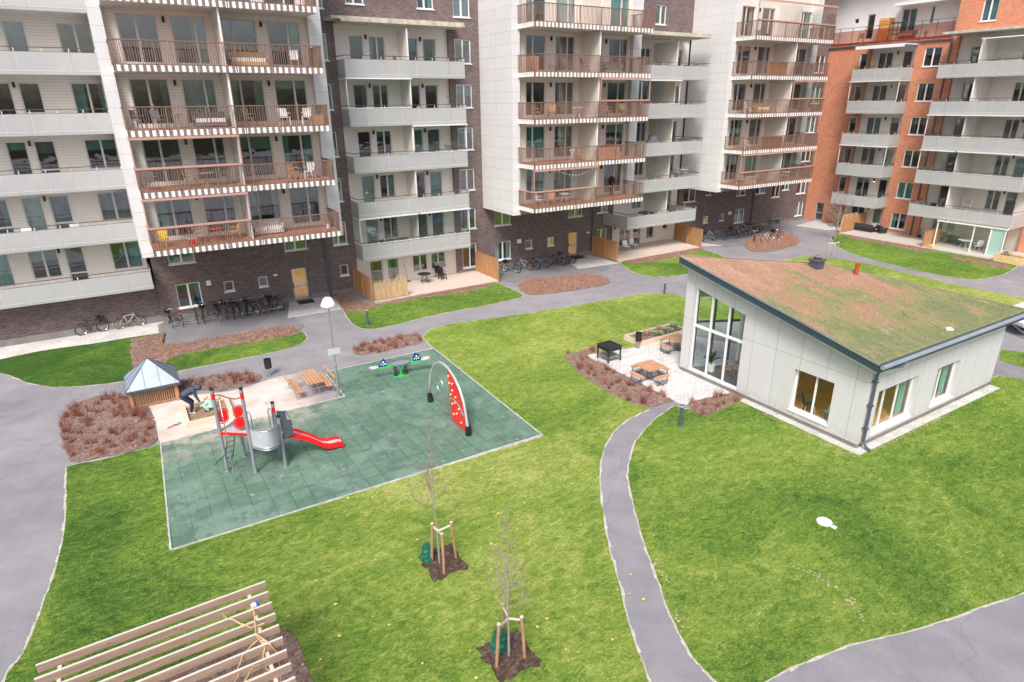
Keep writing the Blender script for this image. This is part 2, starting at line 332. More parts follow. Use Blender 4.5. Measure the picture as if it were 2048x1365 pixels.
def rubber():
    m, n, b = newmat('green_rubber_tiles'); co = gpos(n)
    br = n.nodes.new('ShaderNodeTexBrick'); n.links.new(co, br.inputs['Vector']); br.inputs['Scale'].default_value = 1
    br.inputs['Color1'].default_value = (.088, .175, .122, 1); br.inputs['Color2'].default_value = (.118, .215, .152, 1); br.inputs['Mortar'].default_value = (.035, .085, .062, 1)
    br.inputs['Brick Width'].default_value = .64; br.inputs['Row Height'].default_value = .64; br.inputs['Mortar Size'].default_value = .014; br.offset = 0
    v = noise(n, co, .42, 6, .7, .6); v2 = noise(n, co, 1.6, 5, .7, .6); v3 = noise(n, co, 5, 4, .7, .5)
    x = mixc(n, ramp(n, v, [(.45, (0, 0, 0)), (.62, (.75, .75, .75))]), br.outputs[0], (.18, .27, .215))
    x = mixc(n, ramp(n, v2, [(.51, (0, 0, 0)), (.62, (.8, .8, .8))]), x, (.085, .13, .11))
    x = mixc(n, ramp(n, v3, [(.63, (0, 0, 0)), (.72, (.8, .8, .8))]), x, (.46, .44, .38))
    # sandy wear towards the gravel side
    sp = n.nodes.new('ShaderNodeSeparateXYZ'); n.links.new(co, sp.inputs[0])
    wv = n.nodes.new('ShaderNodeMapRange'); n.links.new(sp.outputs[1], wv.inputs[0]); wv.inputs[1].default_value = 24.4; wv.inputs[2].default_value = 27.2
    a2 = N(n, 'ShaderNodeMath', operation='MULTIPLY'); n.links.new(wv.outputs[0], a2.inputs[0]); n.links.new(ramp(n, noise(n, co, .9, 5, .7), [(.42, (0, 0, 0)), (.62, (1, 1, 1))]), a2.inputs[1])
    wx = n.nodes.new('ShaderNodeMapRange'); n.links.new(sp.outputs[0], wx.inputs[0]); wx.inputs[1].default_value = 8.0; wx.inputs[2].default_value = 4.0
    a3 = N(n, 'ShaderNodeMath', operation='MULTIPLY'); n.links.new(a2.outputs[0], a3.inputs[0]); n.links.new(wx.outputs[0], a3.inputs[1])
    x = mixc(n, a3.outputs[0], x, (.50, .43, .36))
    n.links.new(x, b.inputs['Base Color']); b.inputs['Roughness'].default_value = .8; bump(n, b, br.outputs[1], -.4, .01); return m
rubber_m = rubber()
def sedum():
    m, n, b = newmat('sedum_roof'); co = gpos(n)
    mp = n.nodes.new('ShaderNodeMapping'); mp.inputs['Scale'].default_value = (1.7, 1, 1); mp.inputs['Rotation'].default_value = (0, 0, .5); n.links.new(co, mp.inputs[0])
    a = noise(n, mp.outputs[0], .42, 7, .68, .9); c = noise(n, co, 14, 5, .7); d = noise(n, mp.outputs[0], 1.5, 6, .7, .7)
    sp = n.nodes.new('ShaderNodeSeparateXYZ'); n.links.new(co, sp.inputs[0])
    gr = n.nodes.new('ShaderNodeMapRange'); n.links.new(sp.outputs[1], gr.inputs[0]); gr.inputs[1].default_value = 11; gr.inputs[2].default_value = 21; gr.inputs[3].default_value = -.14; gr.inputs[4].default_value = .22
    ad = N(n, 'ShaderNodeMath', operation='ADD'); n.links.new(a, ad.inputs[0]); n.links.new(gr.outputs[0], ad.inputs[1])
    x = ramp(n, ad.outputs[0], [(.38, (.22, .25, .115)), (.48, (.33, .30, .14)), (.54, (.42, .25, .16)), (.75, (.54, .32, .225))])
    x = mixc(n, ramp(n, d, [(.60, (0, 0, 0)), (.72, (.75, .75, .75))]), x, (.66, .47, .36))
    x = mixc(n, ramp(n, d, [(.30, (.8, .8, .8)), (.42, (0, 0, 0))]), x, (.20, .27, .14))
    x = mixc(n, .7, x, ramp(n, c, [(.3, (.65, .65, .65)), (.72, (1.25, 1.25, 1.25))]), 'MULTIPLY')
    n.links.new(x, b.inputs['Base Color']); b.inputs['Roughness'].default_value = .95; bump(n, b, noise(n, co, 18, 4), 1, .08); return m
sedum_m = sedum()
def woodm(name, c, streak=(14, 14, 1.2), var=.3, rough=.65, knots=False):
    m, n, b = newmat(name); co = coords(n, streak)
    f = noise(n, co, 1.5, 6, .65); x = ramp(n, f, [(.3, tuple(v*(1-var) for v in c)), (.7, tuple(min(1, v*(1+var)) for v in c))])
    if knots:
        co2 = coords(n, (1.3, 5, 5)); vo = n.nodes.new('ShaderNodeTexVoronoi'); vo.inputs['Scale'].default_value = 1.6; n.links.new(co2, vo.inputs['Vector'])
        x = mixc(n, ramp(n, vo.outputs['Distance'], [(.07, (.85, .85, .85)), (.13, (0, 0, 0))]), x, (.2, .11, .08))
    n.links.new(x, b.inputs['Base Color']); b.inputs['Roughness'].default_value = rough; return m
wood_orange = woodm('orange_wood', (.50, .28, .155), (1.2, 14, 14), .25)
wood_orange_y = woodm('orange_wood_lengthwise', (.50, .28, .155), (14, 1.2, 14), .25)
wood_fence = woodm('fence_wood', (.42, .225, .105), (14, 14, 1.2), .35)
wood_pale = woodm('pale_wood', (.66, .54, .42), (1.2, 9, 9), .14)
wood_perg = woodm('pergola_wood', (.33, .235, .175), (1.0, 12, 14), .22, .7, True)
wood_perg_top = woodm('pergola_pale_edge', (.62, .56, .49), (1.0, 12, 12), .1)
wood_deck = woodm('deck_wood', (.58, .50, .43), (.8, 12, 12), .14)
wood_deck_y = woodm('deck_wood_y', (.50, .46, .41), (12, .8, 12), .14)
wood_post = woodm('stake_wood', (.40, .235, .13), (14, 14, 1.2), .3)
wood_brown = woodm('balcony_slats', (.21, .13, .098), (14, 14, 1.2), .35)
wood_brown_floor = woodm('balcony_floor', (.42, .20, .13), (1, 14, 14), .2)
bamboo = woodm('bamboo', (.58, .40, .22), (26, 26, .8), .4)
pink_frame = simple('copper_frame', (.62, .36, .29), .35, .3, .06)
white_m = simple('white_paint', (.78, .78, .78), .45, 0, .05)
grey_white = simple('off_white_slab', (.60, .60, .585), .7, 0, .12, 1.5)
stained = simple('stained_concrete', (.50, .46, .38), .8, 0, .3, 2.5)
frame_g = simple('window_frame', (.60, .60, .59), .4, 0, .06)
dark_metal = simple('dark_metal', (.035, .04, .05), .4, .4, .15)
black_m = simple('black_plastic', (.018, .018, .02), .45, 0, .2)
rail_m = simple('handrail', (.13, .095, .09), .4, .3, .15)
steel = simple('galvanised_steel', (.45, .47, .49), .38, .75, .12)
grey_post = simple('grey_paint', (.26, .28, .32), .35, .1, .06)
red_m = simple('red_paint', (.72, .012, .016), .28, 0, .05, coat=.4)
green_m = simple('green_paint', (.05, .50, .11), .35, 0, .05)
blue_m = simple('blue_panel', (.012, .045, .24), .4, 0, .1)
yellow_m = simple('yellow_hold', (.85, .62, .28), .5, 0, .1)
chrome = simple('shiny_steel', (.75, .75, .76), .18, .9, .05)
zinc = simple('zinc_sheet', (.40, .47, .56), .4, .5, .1, 1.2)
zinc_d = simple('zinc_dark', (.10, .125, .16), .4, .3, .1)
roof_edge = simple('roof_fascia', (.042, .07, .095), .35, .2, .1, 1)
navy = simple('navy_cloth', (.05, .062, .10), .7, 0, .35, 9)
navy2 = simple('dark_trousers', (.018, .026, .05), .8, 0, .35, 9)
skin_m = simple('skin', (.58, .34, .25), .5, 0, .06)
maroon = simple('maroon_cloth', (.045, .008, .01), .8, 0, .2)
mint = simple('mint_cloth', (.40, .62, .53), .75, 0, .18, 12)
hat_m = simple('pink_hat', (.75, .52, .46), .8, 0, .12, 10)
rattan = simple('rattan', (.42, .24, .12), .6, 0, .25, 20)
leaf_d = simple('leaf_dark', (.04, .09, .03), .5, 0, .4, 5)
leaf_l = simple('leaf_pale', (.24, .34, .17), .6, 0, .4, 5)
green_bag = simple('green_bag', (.015, .12, .08), .3, 0, .5, 14)
cushion = simple('cushion_white', (.72, .71, .68), .85, 0, .1, 8)
grey_weave = simple('grey_weave', (.15, .14, .15), .75, 0, .3, 25)
trunk_m = simple('bark', (.27, .25, .225), .9, 0, .35, 14)
twig_m = simple("pale_twig", (.27, .22, .18), .85, 0, .2, 10)
twig_red = simple('red_twig', (.29, .10, .072), .85, 0, .45, 5)
twig_tan = simple('tan_twig', (.46, .29, .20), .85, 0, .4, 5)
int_floor = simple('dark_floor', (.085, .075, .085), .35, 0, .15)
int_wood = woodm('orange_floor', (.68, .34, .12), (1, 10, 10), .15)
mint_paint = simple('mint_paint', (.50, .66, .62), .5, 0, .05)
yellow_leaf = simple('yellow_leaf', (.75, .50, .12), .8, 0, .3, 5)
curt = [simple('curtain_'+a, c, .9, 0, .15, 3) for a, c in (('white', (.55, .56, .55)), ('teal', (.12, .33, .32)), ('grey', (.20, .21, .22)), ('green', (.22, .42, .35)), ('dark', (.06, .07, .08)), ('blue', (.10, .20, .27)))]
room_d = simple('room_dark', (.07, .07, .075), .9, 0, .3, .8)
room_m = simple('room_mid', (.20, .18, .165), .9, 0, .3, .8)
# ================================================================ GROUND
def smooth_poly(px, z=0.0, it=2, world=False):
    P = [((p[0], p[1]) if world else G(p[0], p[1], z), len(p) > 2) for p in px]
    for _ in range(it):
        Q = []; n = len(P)
        for i in range(n):
            (a, sa), (b, sb) = P[i], P[(i+1) % n]
            if sa: Q.append((a, True))
            else: Q.append(((a[0]*.75+b[0]*.25, a[1]*.75+b[1]*.25), False))
            if not sb: Q.append(((a[0]*.25+b[0]*.75, a[1]*.25+b[1]*.75), False))
        P = Q
    return [p for p, s in P]
def jit(poly, step=.25, amp=.025):
    r = random.Random(3); out = []; n = len(poly)
    for i in range(n):
        a = poly[i]; b = poly[(i+1) % n]; L = math.dist(a, b); k = min(200, max(1, int(L/step)))
        for j in range(k):
            t = j/k; out.append((a[0]+(b[0]-a[0])*t+r.uniform(-amp, amp), a[1]+(b[1]-a[1])*t+r.uniform(-amp, amp)))
    return out
def area(name, poly, m, z, kind='structure', th=.03, amp=.025, step=.25):
    mb = MB(); mb.prism(jit(poly, step, amp) if amp else poly, z-th, z); o = mb.build(name, m); o['kind'] = kind; return o
def inside(px, py, poly):
    P = np.array(poly); c = np.zeros(len(px), bool); j = len(P)-1
    for i in range(len(P)):
        xi, yi = P[i]; xj, yj = P[j]
        if yi != yj:
            m = ((yi > py) != (yj > py)) & (px < (xj-xi)*(py-yi)/(yj-yi)+xi); c ^= m
        j = i
    return c
g0 = MB(); g0.quad((-260, -120, 0), (400, -120, 0), (400, 400, 0), (-260, 400, 0)); g0.build('ground', asphalt)['kind'] = 'structure'
C_ = 'c'
main_lawn = smooth_poly([(-5, 1400, C_), (20, 1340), (48, 1310), (72, 1250), (88, 1205), (104, 1165), (118, 1120), (128, 1070), (133, 1010), (134, 960), (133, 935, C_),
    (230, 915), (322, 890, C_), (338, 1104, C_), (1090, 873, C_), (866, 696, C_), (846, 676, C_), (860, 660), (900, 648), (1047, 630), (1120, 617), (1193, 605), (1266, 592), (1310, 586), (1340, 588), (1380, 598),
    (1470, 590), (1520, 545), (1560, 523), (1593, 515), (1619, 513), (1675, 519), (1738, 528.5), (1804, 545), (1874, 562.5), (1960, 580), (2048, 597), (2140, 622, C_), (2150, 650, C_), (2048, 632), (1900, 640, C_), (1700, 640, C_), (1500, 640, C_), (1372, 640, C_),
    (1366, 658, C_), (1258, 672, C_), (1290, 690, C_), (1172, 712, C_), (1138, 712), (1150, 725), (1185, 752), (1245, 786), (1290, 808, C_), (1296, 820, C_), (1262, 835), (1240, 850), (1215, 880), (1203, 910), (1198, 950), (1200, 990), (1207, 1040), (1215, 1090), (1230, 1140), (1245, 1200), (1262, 1270), (1286, 1330), (1310, 1400, C_)])
right_lawn = smooth_poly([(1470, 1400, C_), (1437, 1365), (1400, 1335), (1370, 1290), (1340, 1230), (1318, 1165), (1295, 1105), (1275, 1040), (1262, 990), (1256, 945), (1263, 905), (1280, 870), (1310, 840), (1350, 812, C_),
    (1380, 825), (1480, 785, C_), (1560, 780, C_), (1730, 860, C_), (1960, 762, C_), (2000, 753, C_), (2100, 768, C_), (2300, 800, C_), (2300, 1110, C_), (2048, 1186), (1950, 1218), (1850, 1255), (1760, 1275), (1680, 1295), (1600, 1328), (1530, 1360), (1500, 1400, C_)])
left_lawn = smooth_poly([(-60, 735, C_), (0, 720), (90, 701), (180, 690), (255, 677, C_), (330, 666, C_), (325, 694, C_), (430, 680), (512, 665), (576, 655), (602, 662), (613, 672), (612, 681), (596, 692), (560, 702), (450, 725), (356, 742), (250, 764), (160, 774), (100, 775), (50, 765), (15, 748)])
mid_lawn = smooth_poly([(667, 587, C_), (745, 612, C_), (940, 575, C_), (997, 567, C_), (1020, 578), (1048, 591), (1044, 595), (1000, 605), (962, 614), (900, 624), (850, 635), (772, 655), (743, 659), (723, 658), (705, 649), (692, 631)])
bay_lawn = smooth_poly([(1240, 524, C_), (1400, 498, C_), (1437, 510), (1460, 520), (1440, 535), (1378, 549), (1319, 555), (1290, 552), (1266, 545), (1248, 534)])
far_lawn = smooth_poly([(1661, 472), (1684, 469, C_), (1734, 478, C_), (1884, 505, C_), (2008, 526, C_), (2034, 533, C_), (2024, 540), (2006, 550), (1968, 559), (1933, 560), (1851, 546), (1792, 532), (1734, 517), (1691, 503), (1668, 489)])
verge = smooth_poly([(2004, 700, C_), (2060, 708, C_), (2120, 716, C_), (2120, 744, C_), (2048, 736, C_), (1998, 722, C_)])
LAWNS = [(main_lawn, grass_m), (right_lawn, grass_r), (left_lawn, grass_g), (mid_lawn, grass_g), (bay_lawn, grass_g), (far_lawn, grass_g), (verge, grass_g)]
for p, m in LAWNS: area('lawn', p, m, .03)
# worn pale turf edge beside the paths: a thin strip of dry earth and stone just outside the lawn
def edge_strip(poly, i0=None):
    mb = MB(); n = len(poly); P = jit(poly, .3, .02); r = random.Random(5); c = [Vector((p[0], p[1])) for p in P]
    n = len(c)
    for i in range(n):
        a = c[i]; b = c[(i+1) % n]; d = (b-a)
        if d.length < 1e-4: continue
        nn = Vector((d.y, -d.x)).normalized()*r.uniform(.035, .09)
        mb.add([(a.x+nn.x, a.y+nn.y, .012), (b.x+nn.x, b.y+nn.y, .012), (b.x-nn.x, b.y-nn.y, .012), (a.x-nn.x, a.y-nn.y, .012)], [(0, 1, 2, 3)])
    mb.build('lawn_edge', gravel_edge)['kind'] = 'structure'
gravel_edge = groundmat('edge_grit', [(.3, (.40, .37, .31)), (.7, (.66, .62, .56))], 5, 30, .8)
for p, m in LAWNS[:6]: edge_strip(p)
# playground surfaces
mat_p = [(7.35, 27.15), (7.35, 30.5), (13.55, 30.5), (13.1, 19.05), (-.72, 19.3), (-.45, 26.95)]
area('rubber_safety_mat', mat_p, rubber_m, .045, amp=0, th=.04)
grav = smooth_poly([(-.45, 26.95, C_), (-.6, 29), (-1.5, 29.6), (-1.5, 31.3), (0.6, 31.6), (3, 30.6), (4.7, 31.2), (5.6, 31.3), (7.0, 31.0), (7.35, 30.45, C_), (7.35, 27.13, C_)], world=True)
area('gravel_play_area', grav, gravel_m, .03, amp=0)
mb = MB()
def kerb(a, b, w=.05, z=.06): mb.bar((a[0], a[1], z-.04), (b[0], b[1], z-.04), w, .08)
for i in range(6): kerb(mat_p[i], mat_p[(i+1) % 6])
mb.build('kerb_strip', simple('pale_kerb', (.46, .46, .42), .85, 0, .3, 4))['kind'] = 'structure'
# patio, pads, slabs
area('patio', [(20.05, 17.9), (20.05, 25.05), (23.4, 24.35), (27.1, 24.3), (29, 20), (24.5, 17.0), (23.4, 17.15), (22.6, 17.15)], patio_m, .035, amp=0)
area('paving_strip', [(22.55, 11.05), (22.55, 17.6), (22.95, 17.6), (22.95, 11.4), (34.0, 11.4), (34.0, 10.95)], slab_m, .04, amp=0)
area('concrete_pad', [(8.9, 44.4), (11.7, 44.4), (11.75, 40.6), (7.9, 40.7)], concrete_m, .02, amp=0)
area('concrete_pad', [G(1165, 514), (35.4, 44.4), G(1237, 527), G(1157, 539), G(1140, 528)], concrete_m, .02, amp=0)
area('concrete_pad', [G(1400, 493), G(1446, 492), (46.5, 44.3), (45.6, 44.3)], concrete_m, .02, amp=0)
area('concrete_pad', [G(1590, 452), G(1630, 442), G(1700, 452), G(1690, 462), G(1650, 460)], concrete_m, .02, amp=0)
area('slab_walk', [G(-60, 725), G(-20, 700), (-9, 44.5), (1.15, 44.5), G(316, 651), G(318, 668), G(255, 677), G(180, 689), G(90, 701), G(0, 720)], slab_m, .02, amp=0)
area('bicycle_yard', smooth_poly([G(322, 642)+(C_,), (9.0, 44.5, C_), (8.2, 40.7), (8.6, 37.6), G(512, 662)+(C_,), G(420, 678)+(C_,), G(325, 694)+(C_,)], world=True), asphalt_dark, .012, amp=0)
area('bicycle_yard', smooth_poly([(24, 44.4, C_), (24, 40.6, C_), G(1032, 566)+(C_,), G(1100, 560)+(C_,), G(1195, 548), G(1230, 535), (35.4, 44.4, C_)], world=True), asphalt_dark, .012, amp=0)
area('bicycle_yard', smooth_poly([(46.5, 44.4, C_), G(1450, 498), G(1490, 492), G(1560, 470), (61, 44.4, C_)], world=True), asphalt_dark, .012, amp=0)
# planting beds
def blades_mesh(name, pts, hmin, hmax, lean, wd, mats, seed=1, per=1, curve=False):
    r = np.random.RandomState(seed); n = len(pts)
    P = np.repeat(pts, per, 0); m = len(P); P = P+np.c_[r.normal(0, .06, (m, 2)), np.zeros(m)] if per > 1 else P
    h = r.uniform(hmin, hmax, m); a = r.uniform(0, 6.283, m); L = r.uniform(0, lean, m)*h
    tip = P+np.c_[np.cos(a)*L, np.sin(a)*L, h]; b = r.uniform(0, 6.283, m); w = wd*r.uniform(.6, 1.4, m)
    s = np.c_[np.cos(b)*w, np.sin(b)*w, np.zeros(m)]
    V = np.empty((m*3, 3)); V[0::3] = P-s; V[1::3] = P+s; V[2::3] = tip
    me = bpy.data.meshes.new(name); me.vertices.add(m*3); me.vertices.foreach_set('co', V.ravel())
    me.loops.add(m*3); me.loops.foreach_set('vertex_index', np.arange(m*3, dtype=np.int32))
    me.polygons.add(m); me.polygons.foreach_set('loop_start', np.arange(0, m*3, 3, dtype=np.int32)); me.polygons.foreach_set('loop_total', np.full(m, 3, dtype=np.int32))
    for mt in mats: me.materials.append(mt)
    if len(mats) > 1: me.polygons.foreach_set('material_index', r.randint(0, len(mats), m).astype(np.int32))
    me.update(); me.validate(); o = bpy.data.objects.new(name, me); col.objects.link(o); return o
def scatter(poly, dens, seed=1, z=.03):
    P = np.array(poly); r = np.random.RandomState(seed); lo = P.min(0); hi = P.max(0); A = np.prod(hi-lo); n = int(A*dens)
    x = r.uniform(lo[0], hi[0], n); y = r.uniform(lo[1], hi[1], n); k = inside(x, y, poly); return np.c_[x[k], y[k], np.full(k.sum(), z)]
def bed(name, poly, m, z, twigs, label, seed, amp=.04):
    area('planting_bed', poly, m, z, amp=amp)
    for (dens, h0, h1, lean, wd, mats, per) in twigs:
        pts = scatter(poly, dens, seed, z-.01)
        if per > 1:   # clumps: shrub centres fan out
            r = np.random.RandomState(seed+9); out = []
            for p in pts:
                k = per; a = r.uniform(0, 6.283, k); R = r.uniform(0, .12, k); out.append(np.c_[p[0]+np.cos(a)*R, p[1]+np.sin(a)*R, np.full(k, p[2])])
            pts = np.concatenate(out)
        o = blades_mesh(name, pts, h0, h1, lean, wd, mats, seed); o['kind'] = 'stuff'; tag(o, label, 'shrubs'); seed += 1
# ---- ornamental beds
RB = [twig_red, twig_red, twig_tan, leaf_rust] if False else [twig_red, twig_red, twig_tan]
twig_dark = simple('dark_twig', (.11, .05, .04), .9, 0, .3, 6)
red_tw = [(6.5, .10, .28, 1.0, .007, [twig_red, twig_red, twig_tan], 22), (3, .25, .5, .75, .0075, [twig_red, twig_red, twig_red, twig_dark], 34), (90, .02, .10, 1.8, .009, [twig_red, twig_tan, soil_m], 1)]
tan_tw = [(16, .15, .5, .5, .0045, [twig_tan, twig_tan, twig_red], 16), (70, .03, .12, 1.5, .012, [twig_tan], 1)]
low_tw = [(26, .05, .25, 1.6, .007, [twig_tan, twig_red], 6)]
bed('shrubs', smooth_poly([(262, 680, C_), (330, 668, C_), (320, 690), (350, 690), (430, 677), (512, 661), (576, 652), (604, 660), (604, 669), (523, 684), (450, 694), (345, 714), (337, 724), (300, 745), (262, 745)]), soil_m, .045, low_tw, 'low bare brown ground cover on the island beside the left bicycle yard', 11)
bed('shrubs', smooth_poly([(667, 587, C_), (745, 611, C_), (940, 574, C_), (996, 563, C_), (962, 582), (880, 592), (800, 605), (746, 616), (693, 631), (678, 610)]), soil_m, .045, low_tw, 'low brown ground cover along the bamboo screened terrace', 12)
bed('shrubs', smooth_poly([(1029, 567), (1090, 558), (1193, 548), (1217, 560), (1222, 568), (1180, 577), (1105, 588), (1052, 593)]), soil_m, .045, tan_tw, 'tan twiggy shrubs in the middle bicycle yard island bed', 13)
bed('shrubs', smooth_poly([(1486, 490), (1500, 478), (1560, 466), (1597, 475), (1599, 490), (1560, 500), (1527, 507), (1496, 502)]), soil_m, .045, tan_tw, 'tan twiggy shrubs beside the right bicycle yard', 14)
bed('shrubs', smooth_poly([(703, 706), (712, 692), (760, 682), (820, 667), (843, 672), (848, 686), (810, 694), (760, 706), (720, 712)]), mulch_m, .035, red_tw, 'rust coloured shrubs in the oval bed above the seesaw', 15)
bed('shrubs', smooth_poly([(118, 840), (150, 808), (200, 790), (262, 795), (300, 815), (312, 850), (318, 888), (260, 905), (200, 917), (140, 930), (128, 900)]), mulch_m, .045, red_tw, 'wide patch of red brown shrubs below the play hut', 16)
bed('shrubs', smooth_poly([(352, 778), (360, 764), (440, 750), (500, 744), (526, 752), (516, 766), (470, 775), (440, 785), (420, 782)]), mulch_m, .045, red_tw, 'red brown shrubs behind the sandbox', 17)
bed('shrubs', smooth_poly([(1130, 718), (1125, 712), (1150, 706), (1200, 692, C_), (1198, 702, C_), (1172, 713, C_), (1345, 802, C_), (1300, 818), (1270, 812), (1215, 785), (1160, 752)]), mulch_m, .045, red_tw, 'long strip of rust red shrubs on the left side of the patio', 18)
bed('shrubs', smooth_poly([(1376, 808, C_), (1400, 800), (1470, 786, C_), (1492, 793), (1480, 806), (1430, 826), (1408, 836), (1385, 826)]), mulch_m, .045, red_tw, 'short rust red shrubs between bollard light and pavilion', 19)
bed('shrubs', smooth_poly([(1240, 522, C_), (1400, 494, C_), (1410, 503), (1330, 520), (1270, 530)]), soil_m, .045, low_tw, 'bare brown strip in front of the middle wooden terrace', 20)
bed('shrubs', smooth_poly([(1684, 470, C_), (1880, 503, C_), (1840, 506), (1780, 492), (1700, 478)]), soil_m, .045, low_tw, 'bare brown strip before the orange building terrace', 21)
bed('shrubs', smooth_poly([(1903, 513, C_), (2020, 531, C_), (2010, 540), (1960, 530), (1905, 519)]), soil_m, .045, low_tw, 'bare brown strip before the glazed ground floor room', 22)
tree_mulch = groundmat('tree_mulch', [(.3, (.06, .038, .032)), (.52, (.13, .085, .07)), (.72, (.28, .20, .165))], 9, 35, 1, None, .95, 50, .06)
for i, pg in enumerate([[(5.72, 14.85), (5.6, 13.65), (6.75, 13.6), (6.75, 14.9)], [(5.55, 10.9), (5.5, 9.7), (6.65, 9.6), (6.7, 10.85)]]):
    area('planting_bed', jit(pg, .12, .05), tree_mulch, .05, amp=.02)
pergbed = [(-3, 14.1), (1.45, 14.2), (1.73, 13.7), (1.7, 10), (1.75, 8.3), (-3, 8.3)]
bed('shrubs', pergbed, mulch_m, .05, [(6, .15, .5, 1.2, .006, RB, 14)], 'sparse rust twigs in the mulch under the pergola', 23)
# grass blades: nobody could count them
gcols = [simple('blade_a', (.19, .28, .03), .8, 0, .35, .6), simple('blade_b', (.10, .19, .02), .8, 0, .35, .6), simple('blade_c', (.36, .35, .09), .8, 0, .3, .6)]
for i, (p, m) in enumerate(LAWNS):
    pts = scatter(p, 150 if i < 2 else 60, 40+i, .028)
    if i == 0: pts = pts[pts[:, 1] < 40]
    if i < 2: pts = pts[(np.hypot(pts[:, 0], pts[:, 1]) < 42)]
    if len(pts) > 190000: pts = pts[np.random.RandomState(1).choice(len(pts), 190000, False)]
    o = blades_mesh('grass', pts, .02, .06, 1.3, .012, [m], 60+i); tag(o, 'short lawn grass', 'grass', kind='stuff')
# bare scraped earth line and pale patches on the right lawn
er = random.Random(31); em = MB()
for pl, wd_ in (([(1597, 1135), (1625, 1150), (1660, 1172), (1675, 1184), (1700, 1203), (1716, 1222), (1733, 1246)], .09), ([(1298, 1118), (1312, 1134), (1328, 1152), (1334, 1168)], .12), ([(1352, 1220), (1360, 1250)], .1), ([(1520, 822), (1600, 866), (1660, 896), (1705, 916)], .1), ([(1742, 905), (1900, 830)], .05), ([(1440, 800), (1500, 812)], .1)):
    Q = [Vector(G(*p)) for p in pl]
    for a_, b_ in zip(Q[:-1], Q[1:]):
        L = (b_-a_).length
        for _ in range(int(L*30)):
            c = a_+(b_-a_)*er.random()+Vector((er.gauss(0, wd_), er.gauss(0, wd_))); R = er.uniform(.01, .04); ph = er.uniform(0, 6)
            em.add([(c.x+R*er.uniform(.6, 1.2)*math.cos(ph+k*1.05), c.y+R*er.uniform(.6, 1.2)*math.sin(ph+k*1.05), .04+er.uniform(0, .012)) for k in range(6)], [tuple(range(6))])
o = em.build('bare_earth', simple('dry_earth', (.42, .37, .24), .9, 0, .3, 8)); tag(o, 'pale scraped earth', 'earth', kind='stuff')

# ================================================================ BUILDINGS
def P3(ax, a, c, z, d=0.0): return (a, c+d, z) if ax == 'y' else (c+d, a, z)
def abox(mb, ax, a0, a1, c0, c1, z0, z1):
    if ax == 'y': mb.box(a0, a1, c0, c1, z0, z1)
    else: mb.box(c0, c1, a0, a1, z0, z1)
def wall(mb, ax, c, a0, a1, z0, z1, holes, dep=.14):
    H = [(max(h[0], a0), min(h[1], a1), max(h[2], z0), min(h[3], z1)) for h in holes if h[1] > a0 and h[0] < a1 and h[3] > z0 and h[2] < z1]
    A = sorted({a0, a1, *[h[0] for h in H], *[h[1] for h in H]}); Z = sorted({z0, z1, *[h[2] for h in H], *[h[3] for h in H]})
    for i in range(len(A)-1):
        for j in range(len(Z)-1):
            am = (A[i]+A[i+1])/2; zm = (Z[j]+Z[j+1])/2
            if any(h[0] < am < h[1] and h[2] < zm < h[3] for h in H): continue
            mb.quad(P3(ax, A[i], c, Z[j]), P3(ax, A[i+1], c, Z[j]), P3(ax, A[i+1], c, Z[j+1]), P3(ax, A[i], c, Z[j+1]))
    for h in H:
        for (p, q) in (((h[0], h[2]), (h[1], h[2])), ((h[1], h[2]), (h[1], h[3])), ((h[1], h[3]), (h[0], h[3])), ((h[0], h[3]), (h[0], h[2]))):
            mb.quad(P3(ax, p[0], c, p[1]), P3(ax, q[0], c, q[1]), P3(ax, q[0], c, q[1], dep), P3(ax, p[0], c, p[1], dep))
wr = random.Random(21)
